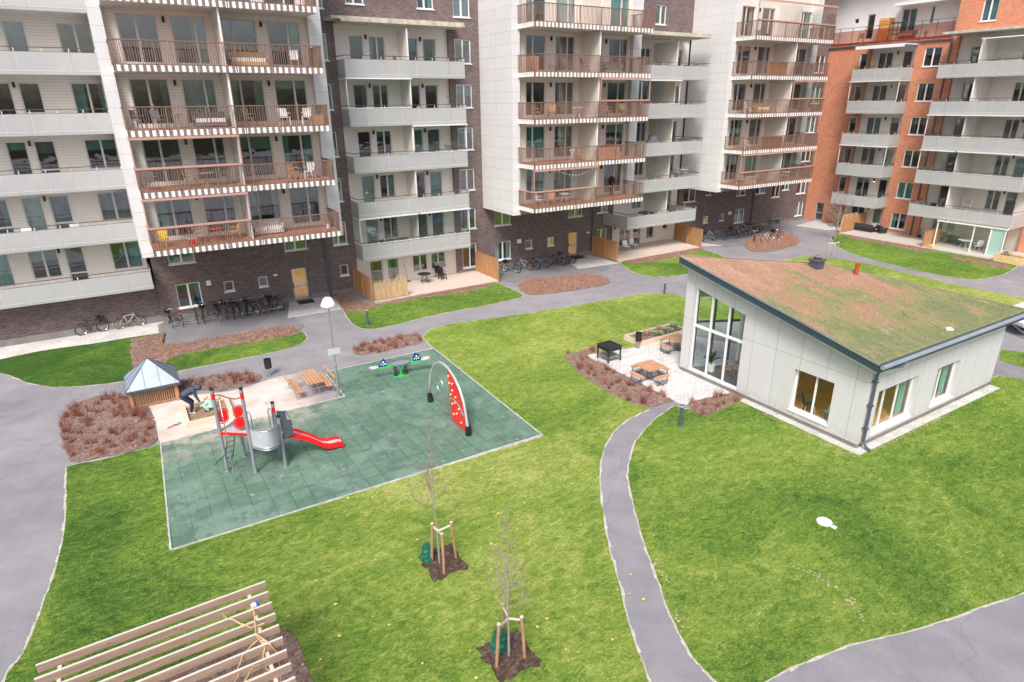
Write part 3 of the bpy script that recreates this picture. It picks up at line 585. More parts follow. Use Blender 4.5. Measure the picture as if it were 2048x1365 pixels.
def window(par, ax, c, a0, a1, z0, z1, mull=(), name='window', sill=False, rec=.12, lit=False, rail=None, cur=None, frame=None):
    """frame (with mullions) > pane, curtain, room niche behind"""
    frame = frame or frame_g
    mb = MB(); t = .065; f0 = c+rec-.05; f1 = c+rec+.03
    abox(mb, ax, a0, a1, f0, f1, z0, z0+t); abox(mb, ax, a0, a1, f0, f1, z1-t, z1)
    abox(mb, ax, a0, a0+t, f0, f1, z0+t, z1-t); abox(mb, ax, a1-t, a1, f0, f1, z0+t, z1-t)
    for m in mull: abox(mb, ax, m-.055, m+.055, f0-.002, f1, z0+t, z1-t)
    if rail: abox(mb, ax, a0+t, a1-t, f0-.001, f1, rail-.05, rail+.05)
    if name == 'balcony_door' and len(mull): abox(mb, ax, mull[0]+.055, mull[0]+.09, f0-.03, f0, z0+.9, z0+1.05)
    w_ = mb.build(name, frame, par)
    if sill:
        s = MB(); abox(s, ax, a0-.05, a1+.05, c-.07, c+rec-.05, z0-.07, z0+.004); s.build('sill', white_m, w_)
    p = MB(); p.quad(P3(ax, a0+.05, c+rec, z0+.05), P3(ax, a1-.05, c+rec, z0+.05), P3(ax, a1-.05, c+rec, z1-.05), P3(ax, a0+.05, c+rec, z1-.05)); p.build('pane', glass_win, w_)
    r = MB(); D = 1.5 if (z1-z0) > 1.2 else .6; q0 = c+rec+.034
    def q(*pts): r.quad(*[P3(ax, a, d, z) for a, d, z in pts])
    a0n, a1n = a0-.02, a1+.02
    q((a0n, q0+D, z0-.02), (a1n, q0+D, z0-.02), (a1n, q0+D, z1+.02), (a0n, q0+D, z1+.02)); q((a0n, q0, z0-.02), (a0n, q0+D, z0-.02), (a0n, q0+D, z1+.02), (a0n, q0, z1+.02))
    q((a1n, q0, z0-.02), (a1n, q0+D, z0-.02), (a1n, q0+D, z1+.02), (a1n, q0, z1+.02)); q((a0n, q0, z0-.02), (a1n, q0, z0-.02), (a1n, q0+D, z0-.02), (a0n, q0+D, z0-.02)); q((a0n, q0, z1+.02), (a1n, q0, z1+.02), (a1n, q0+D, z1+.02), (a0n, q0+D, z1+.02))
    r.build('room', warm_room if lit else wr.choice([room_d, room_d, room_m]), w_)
    k = wr.random() if cur is None else cur
    cm = wr.choice(curt); cd_ = q0+.12
    def cloth(b0, b1, y0, y1):
        mb = MB(); n = max(4, int((b1-b0)/.06)); vs = []; fs = []
        for i in range(n+1):
            a = b0+(b1-b0)*i/n; d = cd_+.03*math.sin(i*1.9)
            vs += [P3(ax, a, d, y0), P3(ax, a, d, y1)]
            if i: fs.append((2*i-2, 2*i, 2*i+1, 2*i-1))
        mb.add(vs, fs); mb.build('curtain', cm, w_, smooth=True)
    W = a1-a0
    if k < .3:
        cloth(a0+.03, a0+W*wr.uniform(.2, .4), z0+.05, z1-.02)
        if wr.random() < .5: cloth(a1-W*wr.uniform(.15, .3), a1-.03, z0+.05, z1-.02)
    elif k < .5: cloth(a1-W*wr.uniform(.2, .45), a1-.03, z0+.05, z1-.02)
    elif k < .68: cloth(a0+.03, a1-.03, z0+.05, z1-.02)
    elif k < .92: cloth(a0+.03, a1-.03, z1-(z1-z0)*wr.uniform(.2, .45), z1-.02)
    return (a0, a1, z0, z1)
def lamp_fix(par, ax, a, c, z, lit=False):
    m = MB(); abox(m, ax, a-.055, a+.055, c-.12, c, z-.14, z+.14); o = m.build('wall_lamp', black_m, par)
    if lit:
        m = MB(); abox(m, ax, a-.05, a+.05, c-.11, c-.01, z-.17, z-.141); m.build('lamp_glow', emis('wall_glow', (1, .6, .15), 5), o)
def wood_balcony(par, x0, x1, yf, yb, b, seed, glaz=(), cfg=None):
    """b = underside; slab > slats, handrail, floor boards, glazing"""
    r = random.Random(seed); top = b+1.40
    s = MB(); s.box(x0+.05, x1-.05, yf+.05, yb, b+.004, b+.30); sl = s.build('balcony', grey_white, par)
    f = MB(); f.box(x0+.06, x1-.06, yf+.06, yb, b+.30, b+.335); f.build('floor_boards', wood_brown_floor, sl)
    m = MB(); n = int((x1-x0)/.115)
    for i in range(n+1):
        x = x0+.03+(x1-x0-.06)*i/n
        if i % 16 == 0: m.box(x-.03, x+.03, yf-.02, yf+.03, b+.02, top); continue
        j = r.choice([-1, 0, 0, 0, 1])*r.uniform(.01, .045)
        m.bar((x, yf, b+.30), (x+j, yf, top-.03), .03, .018, (0, 1, 0))
    for xx in (x0+.02, x1-.02):
        k = int((yb-yf)/.115)
        for i in range(1, k):
            y = yf+(yb-yf)*i/k; j = r.choice([-1, 0, 0, 1])*r.uniform(.01, .04); m.bar((xx, y, b+.30), (xx, y+j, top-.03), .02, .042, (0, 1, 0))
    m.box(x0, x1, yf-.02, yf+.03, b+.29, b+.335)
    m.build('slats', wood_brown, sl)
    # lower apron: white boards with dark battens between
    m = MB(); mb2 = MB(); k = int((x1-x0)/.31)
    for i in range(k):
        x = x0+.02+(x1-x0-.04)*i/k
        for dx in (.01, .05, .09): mb2.box(x+dx, x+dx+.015, yf-.02, yf+.046, b, b+.289)
        m.box(x+.125, x+.29, yf-.018, yf+.046, b, b+.289)
    k = int((yb-yf)/.31)
    for xx, o1 in ((x0, .046), (x1-.046, .046)):
        for i in range(k):
            y = yf+.08+(yb-yf-.1)*i/k; m.box(xx, xx+.046, y, y+.17, b, b+.289)
    m.box(x0+.06, x1-.06, yf+.02, yf+.045, b+.25, b+.288); m.box(x0+.01, x0+.04, yf+.02, yb-.02, b+.25, b+.288); m.box(x1-.04, x1-.01, yf+.02, yb-.02, b+.25, b+.288); mb2.box(x0+.02, x1-.02, yf+.022, yf+.043, b+.2, b+.24)
    m.build('apron', white_m, sl); mb2.build('apron_battens', simple('batten_brown', (.40, .33, .30), .7), sl)
    m = MB(); m.box(x0-.02, x1+.02, yf-.04, yf+.05, top-.03, top+.02)
    for xx in (x0, x1): m.box(xx-.02, xx+.02, yf+.05, yb, top-.03, top+.02)
    m.build('handrail', wood_brown, sl)
    m = MB(); gm = MB()
    for (g0_, g1_) in glaz:
        zt = b+3.02-.02
        m.box(g0_-.05, g1_+.05, yf-.06, yf+.02, zt-.13, zt-.01); m.box(g0_, g1_, yf-.07, yf+.08, top+.021, top+.12)
        for xx in (g0_, g1_): m.box(xx-.03, xx+.03, yf-.03, yf+.02, top+.12, zt-.13)
        gm.quad((g0_+.03, yf, top+.12), (g1_-.03, yf, top+.12), (g1_-.03, yf, zt-.13), (g0_+.03, yf, zt-.13))
        if g1_ > x1-.2 or g0_ < x0+.2:
            xx = x1-.02 if g1_ > x1-.2 else x0+.02
            gm.quad((xx, yf, top+.12), (xx, yb, top+.12), (xx, yb, zt-.1), (xx, yf, zt-.1)); m.box(xx-.03, xx+.03, yf, yb, top+.021, top+.1)
    if glaz: m.build('glazing_frame', pink_frame, sl); gm.build('glazing', glass_clear, sl)
    return sl
def white_balcony(par, ax, a0, a1, cf, cb, b, glaz=(), sides='both', nop=None, clear_side=False):
    top = b+1.30; pt = b+1.07
    s = MB(); abox(s, ax, a0+.04, a1-.04, cf+.04, cb, b, b+.24); sl = s.build('balcony', grey_white, par)
    n = nop or max(2, round((a1-a0)/1.27)); m = MB(); p = MB(); h = MB()
    for i in range(n):
        u0 = a0+(a1-a0)*i/n+.012; u1 = a0+(a1-a0)*(i+1)/n-.012; abox(p, ax, u0, u1, cf-.006, cf+.006, b-.02, pt)
    for i in range(n+1):
        u = a0+.03+(a1-a0-.06)*i/n; abox(m, ax, u-.022, u+.022, cf+.01, cf+.05, b, pt+.02); abox(m, ax, u-.02, u+.02, cf+.012, cf+.04, pt+.02, top-.03)
    ends = [a for a, on in ((a0, sides in ('both', 'lo')), (a1, sides in ('both', 'hi'))) if on]
    for a in ends:
        abox(p, ax, a-.006, a+.006, cf+.02, cb-.02, b-.02, pt); abox(h, ax, a-.02, a+.02, cf+.03, cb, top-.03, top+.01)
        for t_ in (.4, .8): abox(m, ax, a-.02, a+.02, cf+(cb-cf)*t_, cf+(cb-cf)*t_+.04, pt, top-.03)
    abox(h, ax, a0-.02, a1+.02, cf-.02, cf+.03, top-.03, top+.01); abox(h, ax, a0, a1, cf-.004, cf+.014, pt+.004, pt+.025)
    p.build('parapet_panel', frost, sl); h.m = 1; abox(h, ax, a0, a1, cf-.014, cf-.007, b+.16, b+.18); h.add(m.v, m.f); h.build('railing', [rail_m, white_m], sl)
    if glaz:
        m = MB(); gm = MB(); zt = b+3.0
        for (g0_, g1_) in glaz:
            abox(m, ax, g0_-.06, g1_+.06, cf-.12, cf+.04, zt-.09, zt-.012); abox(m, ax, g0_, g1_, cf+.051, cf+.11, pt+.03, pt+.09)
            for u in (g0_, g1_): abox(m, ax, u-.03, u+.03, cf+.06, cf+.1, pt+.09, zt-.09)
            gm.quad(P3(ax, g0_+.03, cf+.08, pt+.09), P3(ax, g1_-.03, cf+.08, pt+.09), P3(ax, g1_-.03, cf+.08, zt-.09), P3(ax, g0_+.03, cf+.08, zt-.09))
            for u, on in ((g0_, abs(g0_-a0) < .3), (g1_, abs(g1_-a1) < .3)):
                if on: gm.quad(P3(ax, u, cf+.08, pt+.09), P3(ax, u, cb-.02, pt+.09), P3(ax, u, cb-.02, zt-.02), P3(ax, u, cf+.08, zt-.02)); abox(m, ax, u-.02, u+.02, cf+.1, cb, zt-.09, zt-.02)
        m.build('glazing_frame', white_m, sl); gm.build('glazing', glass_clear, sl)
    return sl
def divider(par, x, y0, y1, z0, z1, ax='y'):
    m = MB(); abox(m, ax, x-.03, x+.03, y0+.08, y1, z0, z1); d = m.build('balcony_divider', white_render, par)
    m = MB(); abox(m, ax, x-.045, x+.045, y0, y0+.08, z0, z1); m.build('divider_post', white_m, d)

S = 3.02
B = thing('apartment_building', 'long dark brown brick apartment building with three white clad towers', 'apartment building', (30, 44.6, 0))
def WK(k): return 2.53+S*k          # underside of white balconies
TOP = 25.0
brick = MB(); cream = MB(); clad = MB(); tcream = MB(); plinth = MB()
# --- left bay
H = []
for k in range(0, 5):
    f = WK(k)+.25
    if k == 0: L = [(-8.4, -5.95, (), 'window', .55), (-5.05, -3.64, (-4.35,), 'window', .75), (-3.29, -2.36, (), 'balcony_door', .12), (-.99, .62, (-.2,), 'window', .75)]
    else: L = [(-8.4, -7.5, (), 'window', .5), (-6.2, -5.3, (), 'balcony_door', .5), (-4.65, -3.72, (), 'window', .5), (-3.38, -2.42, (), 'balcony_door', .12), (-1.0, .6, (-.2,), 'window', .75)]
    for (a, b_, ml, nm, sz) in L:
        H.append(window(B, 'y', 45.2, a, b_, f+sz, f+2.42, ml, nm, rail=(f+.85 if nm == 'balcony_door' else None), cur=.9 if k in (2,) else None))
    lamp_fix(B, 'y', -3.55, 45.2, f+2.3)
wall(cream, 'y', 45.2, -9, .8, WK(0)-.02, TOP, H); wall(brick, 'y', 44.6, -9, 1.0, 0, WK(0)+.1, [])
for k in range(0, 6):
    white_balcony(B, 'y', -9, .85 if k == 0 else .56, 43.3, 45.2, WK(k), (), 'hi', 8)
# --- towers
def tower(x0, x1, s0, s1, bx0, bx1, div, wins, seed, glz):
    H = []; clad = MB(); tcream = MB()
    clad.quad((x0, 39.85, 5.12), (x0, 44.4, 5.12), (x0, 44.4, TOP), (x0, 39.85, TOP)); clad.quad((x1, 39.85, 5.12), (x1, 44.4, 5.12), (x1, 44.4, TOP), (x1, 39.85, TOP))
    clad.quad((x0, 39.85, 5.12), (s0, 39.85, 5.12), (s0, 39.85, TOP), (x0, 39.85, TOP)); clad.quad((s0, 39.85, 5.12), (s0, 40.3, 5.12), (s0, 40.3, TOP), (s0, 39.85, TOP))
    clad.quad((s1, 39.85, 5.12), (x1, 39.85, 5.12), (x1, 39.85, TOP), (s1, 39.85, TOP)); clad.quad((s1, 39.85, 5.12), (s1, 40.3, 5.12), (s1, 40.3, TOP), (s1, 39.85, TOP))
    clad.quad((x0, 39.85, 5.12), (x1, 39.85, 5.12), (x1, 44.4, 5.12), (x0, 44.4, 5.12))
    tcream.quad((s0, 40.3, 5.12), (s1, 40.3, 5.12), (s1, 40.3, 5.6), (s0, 40.3, 5.6))
    for k in range(1, 6):
        b = 5.52+S*(k-1); f = b+.335
        for (a, b2, ml, nm) in wins:
            H.append(window(B, 'y', 40.3, a, b2, f+.16, f+2.46, ml, nm, lit=(k == 1 and nm == 'window' and abs(a-26.15) < .1)))
        lamp_fix(B, 'y', (wins[0][1]+wins[1][0])/2, 40.3, f+2.25)
        if len(wins) > 3: lamp_fix(B, 'y', (wins[2][1]+wins[3][0])/2, 40.3, f+2.25)
        gl = glz.get(k, ())
        wood_balcony(B, bx0, bx1, 37.8, 40.3, b, seed+k, gl)
        divider(B, div, 38.0, 40.3, f+.002, f+S-.345)
    wall(tcream, 'y', 40.3, s0, s1, 5.6, TOP, H); tcream.build('tower_siding', siding_m, B); clad.build('tower_cladding', white_panel, B)
    for i in range(2):
        m = MB(); m.box(bx0+2.5+i*4, bx0+3.3+i*4, 41.9, 42.05, 5.06, 5.115); m.build('soffit_lamp', white_m, B)
tower(.55, 11.86, 1.1, 11.1, 1.06, 11.12, 6.14, [(1.68, 3.5, (2.52,), 'balcony_door'), (4.12, 5.78, (5.25,), 'window'), (6.57, 8.33, (7.1,), 'window'), (8.93, 10.74, (10.05,), 'balcony_door')], 100, {1: [(1.06, 6.14)], 2: [(1.06, 6.14)]})
tower(24.7, 36.4, 25.35, 35.6, 25.18, 35.6, 30.9, [(26.15, 27.84, (26.75,), 'balcony_door'), (28.67, 30.39, (29.75,), 'window'), (31.9, 32.9, (), 'window'), (33.6, 35.45, (34.7,), 'balcony_door')], 200, {3: [(30.9, 35.6)], 1: [(25.18, 30.9)]})
tower(46.5, 58.3, 47.1, 57.5, 46.9, 57.4, 52.7, [(47.95, 49.6, (48.55,), 'balcony_door'), (50.56, 52.23, (51.6,), 'window'), (53.6, 54.9, (), 'window'), (55.5, 57.4, (56.35,), 'balcony_door')], 300, {5: [(46.9, 57.4)], 3: [(52.7, 57.4)], 1: [(46.9, 57.4)]})
# --- middle bay and brick columns (white balconies X 14..22.6)
HB = []
def bw(a, b_, z0, z1, ml=(), lit=False, cur=None): HB.append(window(B, 'y', 44.4, a, b_, z0, z1, ml, 'window', True, lit=lit, cur=cur, frame=white_m))
for k in range(0, 6):
    f = WK(k)+.25
    bw(12.45, 13.48, f+.80, f+2.4, (12.85,)); bw(22.7, 24.02, f+.80, f+2.4, (23.35,))
    bw(36.36, 37.64, f+.80, f+2.4, (37.0,))
bw(12.72, 13.34, 1.3, 2.1); bw(22.72, 24.0, .45, 2.38, (23.4,)); bw(36.34, 37.62, .5, 2.1, (37.0,))
bw(14.95, 16.18, 19.05, 20.6, (15.5,)); bw(19.95, 21.18, 19.05, 20.6, (20.5,)); bw(42.0, 43.2, 19.1, 20.6, (42.6,))
HC = []
for k in range(0, 5):
    f = WK(k)+.25
    for (a, b_, ml, nm, sz) in [(15.0, 15.97, (), 'balcony_door', .12), (16.35, 17.5, (16.95,), 'window', .75), (19.2, 19.92, (), 'window', .12), (20.29, 21.32, (), 'balcony_door', .12)]:
        HC.append(window(B, 'y', 44.6, a, b_, f+sz, f+2.39, ml, nm, lit=False))
    lamp_fix(B, 'y', 16.16, 44.6, f+2.3); lamp_fix(B, 'y', 20.1, 44.6, f+2.3)
    gl = {3: [(14.0, 18.45)], 2: [(18.45, 22.6)], 0: [(14.0, 18.45), (18.45, 22.6)]}.get(k, ())
    white_balcony(B, 'y', 14.0, 22.62, 42.8, 44.6, WK(k), gl, 'both', 7)
    divider(B, 18.45, 42.95, 44.6, f, f+S-.26)
for (a, b_, z0, ml, nm) in [(15.04, 16.02, .15, (), 'balcony_door'), (16.41, 17.31, .15, (), 'balcony_door'), (18.48, 19.7, .71, (19.1,), 'window'), (20.04, 21.27, .71, (20.65,), 'window')]:
    HC.append(window(B, 'y', 44.6, a, b_, z0, 2.0, ml, nm))
wall(cream, 'y', 44.6, 14.0, 22.2, 0, 18.0, HC)
m = MB(); m.box(14.0, 22.75, 42.75, 44.6, 17.85, 17.98); m.box(13.4, 22.7, 42.8, 44.4, 17.98, 18.15); m.build('balcony_roof', stained, B)
# --- right bay
for k in range(0, 5):
    f = WK(k)+.25
    for (a, b_, ml, nm, sz) in [(40.65, 41.85, (41.3,), 'window', .75), (44.86, 45.7, (), 'balcony_door', .12)]:
        HC.append(window(B, 'y', 44.6, a, b_, f+sz, f+2.39, ml, nm))
    white_balcony(B, 'y', 37.1 if k == 0 else 37.9, 45.45, 41.1, 44.6, WK(k), {3: [(37.9, 42.2)]}.get(k, ()), 'both', 7)
    divider(B, 42.2, 41.7, 44.6, f, f+S-.26)
for (a, b_, z0, z1, ml, nm) in [(39.36, 40.62, .15, 2.0, (40.0,), 'window'), (41.02, 42.0, .1, 2.0, (), 'balcony_door'), (42.74, 43.7, .52, 2.0, (), 'window'), (44.86, 45.55, 1.17, 2.0, (), 'window')]:
    HC.append(window(B, 'y', 44.6, a, b_, z0, z1, ml, nm, rail=.8 if nm == 'balcony_door' else None))
wall(cream, 'y', 44.6, 38.28, 46.5, 0, 18.05, HC)
lamp_fix(B, 'y', 38.7, 44.6, 2.0)
m = MB(); m.box(36.42, 45.6, 41.1, 44.6, 17.9, 18.03); m.box(36.42, 45.5, 41.15, 44.4, 18.03, 18.18); m.build('balcony_roof', stained, B)
# --- openings in the brick ground floor
def entrance(par, ax, c, a0, a1, z1, lit=True):
    m = MB(); t = .09
    for q_ in ((a0, a0+t, .02, z1), (a1-t, a1, .02, z1), (a0+t, a1-t, z1-t, z1), (a0+t, a1-t, .02, .2), (a0+t, a1-t, .95, 1.05)): abox(m, ax, q_[0], q_[1], c+.1, c+.18, q_[2], q_[3])
    d = m.build('entrance_door', simple('aluminium', (.55, .55, .56), .35, .5), par)
    g_ = MB(); g_.quad(P3(ax, a0+t, c+.14, .2), P3(ax, a1-t, c+.14, .2), P3(ax, a1-t, c+.14, z1-t), P3(ax, a0+t, c+.14, z1-t)); g_.build('pane', glass_win, d)
    h = MB(); abox(h, ax, a0+.05, a0+.09, c+.04, c+.1, .9, 1.25); h.build('handle', black_m, d)
    r = MB(); q0 = c+.185
    for pts in (((a0, 2.2, 0), (a1, 2.2, 0), (a1, 2.2, z1), (a0, 2.2, z1)), ((a0, 0, 0), (a0, 2.2, 0), (a0, 2.2, z1), (a0, 0, z1)), ((a1, 0, 0), (a1, 2.2, 0), (a1, 2.2, z1), (a1, 0, z1)), ((a0, 0, .01), (a1, 0, .01), (a1, 2.2, .01), (a0, 2.2, .01)), ((a0, 0, z1), (a1, 0, z1), (a1, 2.2, z1), (a0, 2.2, z1))): r.quad(*[P3(ax, a, q0+dd, z) for a, dd, z in pts])
    r.build('lobby', warm_room if lit else room_m, d)
    return (a0, a1, 0, z1)
HB.append(entrance(B, 'y', 44.4, 9.29, 10.35, 2.28)); HB.append(entrance(B, 'y', 44.4, 33.26, 34.32, 2.16))
bw(2.05, 3.47, .72, 2.3, (2.75,)); bw(4.88, 5.5, 1.37, 2.06); bw(7.08, 7.68, 1.35, 2.05)
bw(1.96, 3.48, 3.62, 4.95, (2.7,)); bw(9.08, 10.6, 3.6, 4.95, (9.8,))
bw(25.72, 27.26, .66, 2.2, (26.5,)); bw(28.74, 29.41, 1.28, 2.02); bw(31.0, 31.67, 1.25, 2.0, (), True)
bw(25.74, 27.28, 3.55, 4.95, (26.5,)); bw(33.18, 34.72, 3.52, 4.95, (33.95,))
bw(54.97, 56.5, .75, 2.2, (55.7,)); bw(52.65, 53.35, 1.25, 1.95); bw(50.27, 51.0, 1.25, 1.95, (), True)
bw(47.2, 48.9, 3.6, 4.95, (48.0,)); bw(50.3, 51.05, 4.05, 4.95); bw(54.9, 56.4, 3.6, 4.95, (55.6,))
bw(57.9, 59.5, 3.55, 4.9, (58.7,)); bw(60.7, 62.0, 2.95, 4.6, (61.35,)); bw(62.35, 63.5, 3.6, 4.6, (62.9,))
bw(64.95, 66.6, 3.0, 4.7, (65.8,)); bw(65.2, 66.6, .5, 2.1, (65.9,))
for k in range(1, 6): f = WK(k)+.25; bw(65.0, 66.6, f+.7, f+2.4, (65.8,)); bw(59.3, 60.6, f+.7, f+2.4, (59.95,))
for (a0, a1, z0, z1) in [(1.0, 11.86, 0, 5.14), (11.86, 14.0, 0, TOP), (14.0, 22.2, 18.0, TOP), (22.2, 24.7, 0, TOP), (24.7, 36.4, 0, 5.14), (36.4, 38.28, 0, TOP), (38.28, 46.5, 18.05, TOP), (46.5, 58.3, 0, 5.14), (58.3, 67.5, 0, TOP)]:
    wall(brick, 'y', 44.4, a0, a1, z0, z1, HB)
for x in (14.0, 22.2, 38.28): brick.quad((x, 44.4, 0), (x, 44.6, 0), (x, 44.6, 18), (x, 44.4, 18))
brick.quad((1.0, 44.4, 0), (1.0, 44.6, 0), (1.0, 44.6, 5.1), (1.0, 44.4, 5.1))
brick.build('brick_wall', brick_dark, B); cream.build('siding_wall', siding_m, B)
for (a0, a1) in ((1.0, 9.25), (10.4, 14.0), (22.2, 33.2), (34.4, 38.28), (46.5, 67.3)): plinth = MB(); plinth.box(a0, a1, 44.33, 44.4, 0, .3); plinth.build('plinth', plinth_m, B)
plinth = MB(); plinth.box(-9, 1.0, 44.48, 44.6, 0, .42); plinth.build('plinth', plinth_m, B)
for x in (11.8, 35.85, 57.57):
    m = MB(); m.cyl(x, 44.27, .15, 5.12, .07); m.tube([(x, 44.27, .2), (x, 44.2, .1), (x, 44.1, .06)], .07); m.build('downpipe', zinc_d, B)
for (x, z, w_, h_) in ((4.0, 2.14, .27, .32), (8.22, 2.05, .25, .12), (28.06, 2.04, .37, .32), (35.4, 1.97, .25, .12), (54.1, 1.92, .45, .3)):
    m = MB(); m.box(x-w_/2, x+w_/2, 44.3, 44.4, z-h_/2, z+h_/2); m.build('vent_cover', white_m, B)
m = MB(); m.box(60.6, 62.4, 43.9, 44.39, .55, .68); m.box(60.7, 60.9, 43.95, 44.35, 0, .55); m.box(62.1, 62.3, 43.95, 44.35, 0, .55); m.build('vent_hood', plinth_m, B)
m = MB(); m.box(-9, 67.5, 44.41, 60, TOP-.1, TOP); m.box(-9, 67.5, 60, 60.2, 0, TOP); m.box(-9.2, -9, 44.6, 60, 0, TOP); m.build('roof', zinc_d, B)

# ---------------------------------------------------------------- orange brick building
O = thing('apartment_building', 'orange brick apartment building with light grey balconies and a roof terrace', 'apartment building', (68, 30, 0))
HO = []; HL = []; HS = []
def ow(a, b_, z0, z1, ml=(), cur=None): HO.append(window(O, 'x', 67, a, b_, z0, z1, ml, 'window', True, cur=cur, frame=white_m))
for k in range(0, 6): ow(33.1, 34.62, .5+3.045*k, 2.1+3.05*k, (33.85,), .9 if k > 1 else None)
for k in range(0, 5): f = WK(k)+.25; ow(40.1, 40.88, f+.75, f+2.35)
ow(29.3, 30.5, 19.15, 20.85, (29.9,), .6); ow(24.5, 25.7, 19.15, 20.85, (25.1,))
for k in range(-1, 5):
    f = WK(k)+.25 if k >= 0 else -.2
    for (a, b_, ml, nm, sz) in [(37.8, 39.25, (38.5,), 'balcony_door', .12), (35.95, 36.85, (), 'window', .12 if k >= 0 else .8)]:
        HS.append(window(O, 'x', 67.5, a, b_, f+sz, f+2.37, ml, nm))
    lamp_fix(O, 'x', 37.35, 67.5, f+2.25, k == 0)
    for (a, b_, ml, nm, sz) in [(29.8, 30.8, (), 'balcony_door', .12), (28.72, 29.47, (), 'window', .6), (25.7, 26.8, (26.25,), 'window', .6), (24.4, 25.3, (), 'balcony_door', .12)]:
        if k == -1 and nm == 'window' and a < 28: continue
        HL.append(window(O, 'x', 67.3, a, b_, f+sz, f+2.35, ml, nm))
    lamp_fix(O, 'x', 29.6, 67.3, f+2.25); lamp_fix(O, 'x', 25.45, 67.3, f+2.25)
    if k >= 0:
        white_balcony(O, 'x', 35.38, 40.2, 65.0, 67.5, WK(k), {3: [(35.38, 40.2)], 1: [(35.38, 40.2)]}.get(k, ()), 'both', 4)
        white_balcony(O, 'x', 23.1, 31.65, 64.0, 67.3, WK(k), {4: [(23.1, 28.6)], 2: [(23.1, 31.65)], 1: [(23.1, 28.6), (28.6, 31.65)]}.get(k, ()), 'both', 7)
        divider(O, 28.58, 64.2, 67.3, f, f+S-.26, 'x')
HO.append(entrance(O, 'x', 67, 42.12, 43.1, 2.1, False))
ob = MB(); wall(ob, 'x', 67, 40.9 if 0 else 39.95, 44.4, 0, 18.0, HO); wall(ob, 'x', 67, 31.8, 35.5, 0, 18.0, HO)
wall(ob, 'x', 67, 31.8, 32.4, 18.0, 25, []); wall(ob, 'x', 67, 14, 31.8, 18.2, 25, HO); wall(ob, 'x', 67, 14, 23.3, 0, 18.2, [])
ob.box(67.01, 68.2, 39.95, 44.4, 17.5, 18.0) if 0 else None
for (a, d) in ((39.95, 67.5), (35.5, 67.5), (31.8, 67.3), (23.3, 67.3)): ob.quad((67, a, 0), (d, a, 0), (d, a, 18.1), (67, a, 18.1))
wall(ob, 'x', 67, 35.5, 39.95, 17.6, 18.0, []); wall(ob, 'x', 67, 32.4, 44.4, 18.0, 18.25, [])
ob.quad((67, 14, 0), (90, 14, 0), (90, 14, 25), (67, 14, 25)); ob.quad((67, 32.4, 18), (69.5, 32.4, 18), (69.5, 32.4, 25), (67, 32.4, 25))
ob.build('brick_wall', brick_orange, O)
oc = MB(); wall(oc, 'x', 67.5, 35.5, 39.95, 0, 17.6, HS); oc.build('siding_wall', siding_m, O); oc = MB(); wall(oc, 'x', 67.3, 23.3, 31.8, 0, 18.2, HL); oc.build('siding_wall', siding_m, O)
HT = [window(O, 'x', 69.2, a, b_, z0, z1, ml, nm) for (a, b_, z0, z1, ml, nm) in [(43.0, 43.5, 20.3, 20.75, (), 'window'), (41.3, 42.1, 18.7, 21.0, (), 'balcony_door'), (37.2, 38.6, 18.7, 21.1, (37.9,), 'balcony_door'), (35.6, 35.9, 19.6, 21.1, (), 'window')]]
ow_ = MB(); wall(ow_, 'x', 69.2, 32.4, 46, 18, 26, HT); ow_.build('terrace_wall', simple('bright_render', (.80, .80, .80), .7, 0, .04, 1), O)
m = MB(); m.box(67.6, 69.2, 32.4, 38.6, 21.3, 21.55); m.build('terrace_canopy', white_m, O)
m = MB(); m.box(67.1, 69.2, 32.4, 44.4, 18.25, 18.3); m.build('terrace_floor', concrete_m, O)
m = MB()
for i in range(9): y = 32.6+i*1.35; m.box(66.9, 66.94, y, y+.04, 18.0, 19.7)
m.box(66.88, 66.94, 32.4, 44.3, 19.66, 19.7); m.box(66.88, 66.94, 32.4, 44.3, 19.35, 19.38); rr = m.build('terrace_railing', rail_m, O)
m = MB(); m.box(66.95, 66.965, 32.4, 44.3, 18.1, 19.35); m.build('parapet_panel', glassmat('brown_glass', (.82, .62, .56), .0, .1), rr)
m = MB(); m.box(66.85, 67.0, 32.3, 44.4, 17.86, 18.0); m.tube([(66.9, 32.35, 17.9), (66.9, 32.38, 17.4), (66.9, 32.4, .2), (66.7, 32.4, .08)], .075); m.build('downpipe', zinc_d, O)
m = MB(); m.box(64.0, 67.3, 22.8, 31.9, 18.12, 18.32); m.build('balcony_roof', stained, O)
m = MB(); m.box(64.6, 67.45, 35.3, 40.0, 17.66, 17.74); m.box(64.55, 64.62, 35.3, 40.0, 17.45, 17.74); m.build('awning', white_m, O)
# glazed ground floor room
m = MB(); g_ = MB()
for y in (23.2, 24.3, 25.6, 28.6): m.box(63.6, 63.68, y-.04, y+.04, .12, 2.4)
m.box(63.55, 63.7, 23.1, 28.7, 2.4, 2.5); m.box(63.6, 67, 23.16, 23.24, 2.4, 2.5); gl_ = m.build('glazing_frame', white_m, O)
for q_ in (((63.64, 23.2), (63.64, 28.6)), ((63.64, 23.2), (67, 23.2))): (a, b_) = q_; g_.quad((a[0], a[1], .12), (b_[0], b_[1], .12), (b_[0], b_[1], 2.4), (a[0], a[1], 2.4))
g_.build('glazing', glass_clear, gl_)
g_ = MB(); g_.box(63.66, 63.7, 23.25, 24.35, .12, 2.38); g_.build('glazing_stack', mint_paint, gl_)
m = MB(); m.box(67.05, 90, 14, 46, 24.9, 25); m.box(90, 90.2, 14, 46, 0, 25); m.build('roof', zinc_d, O)
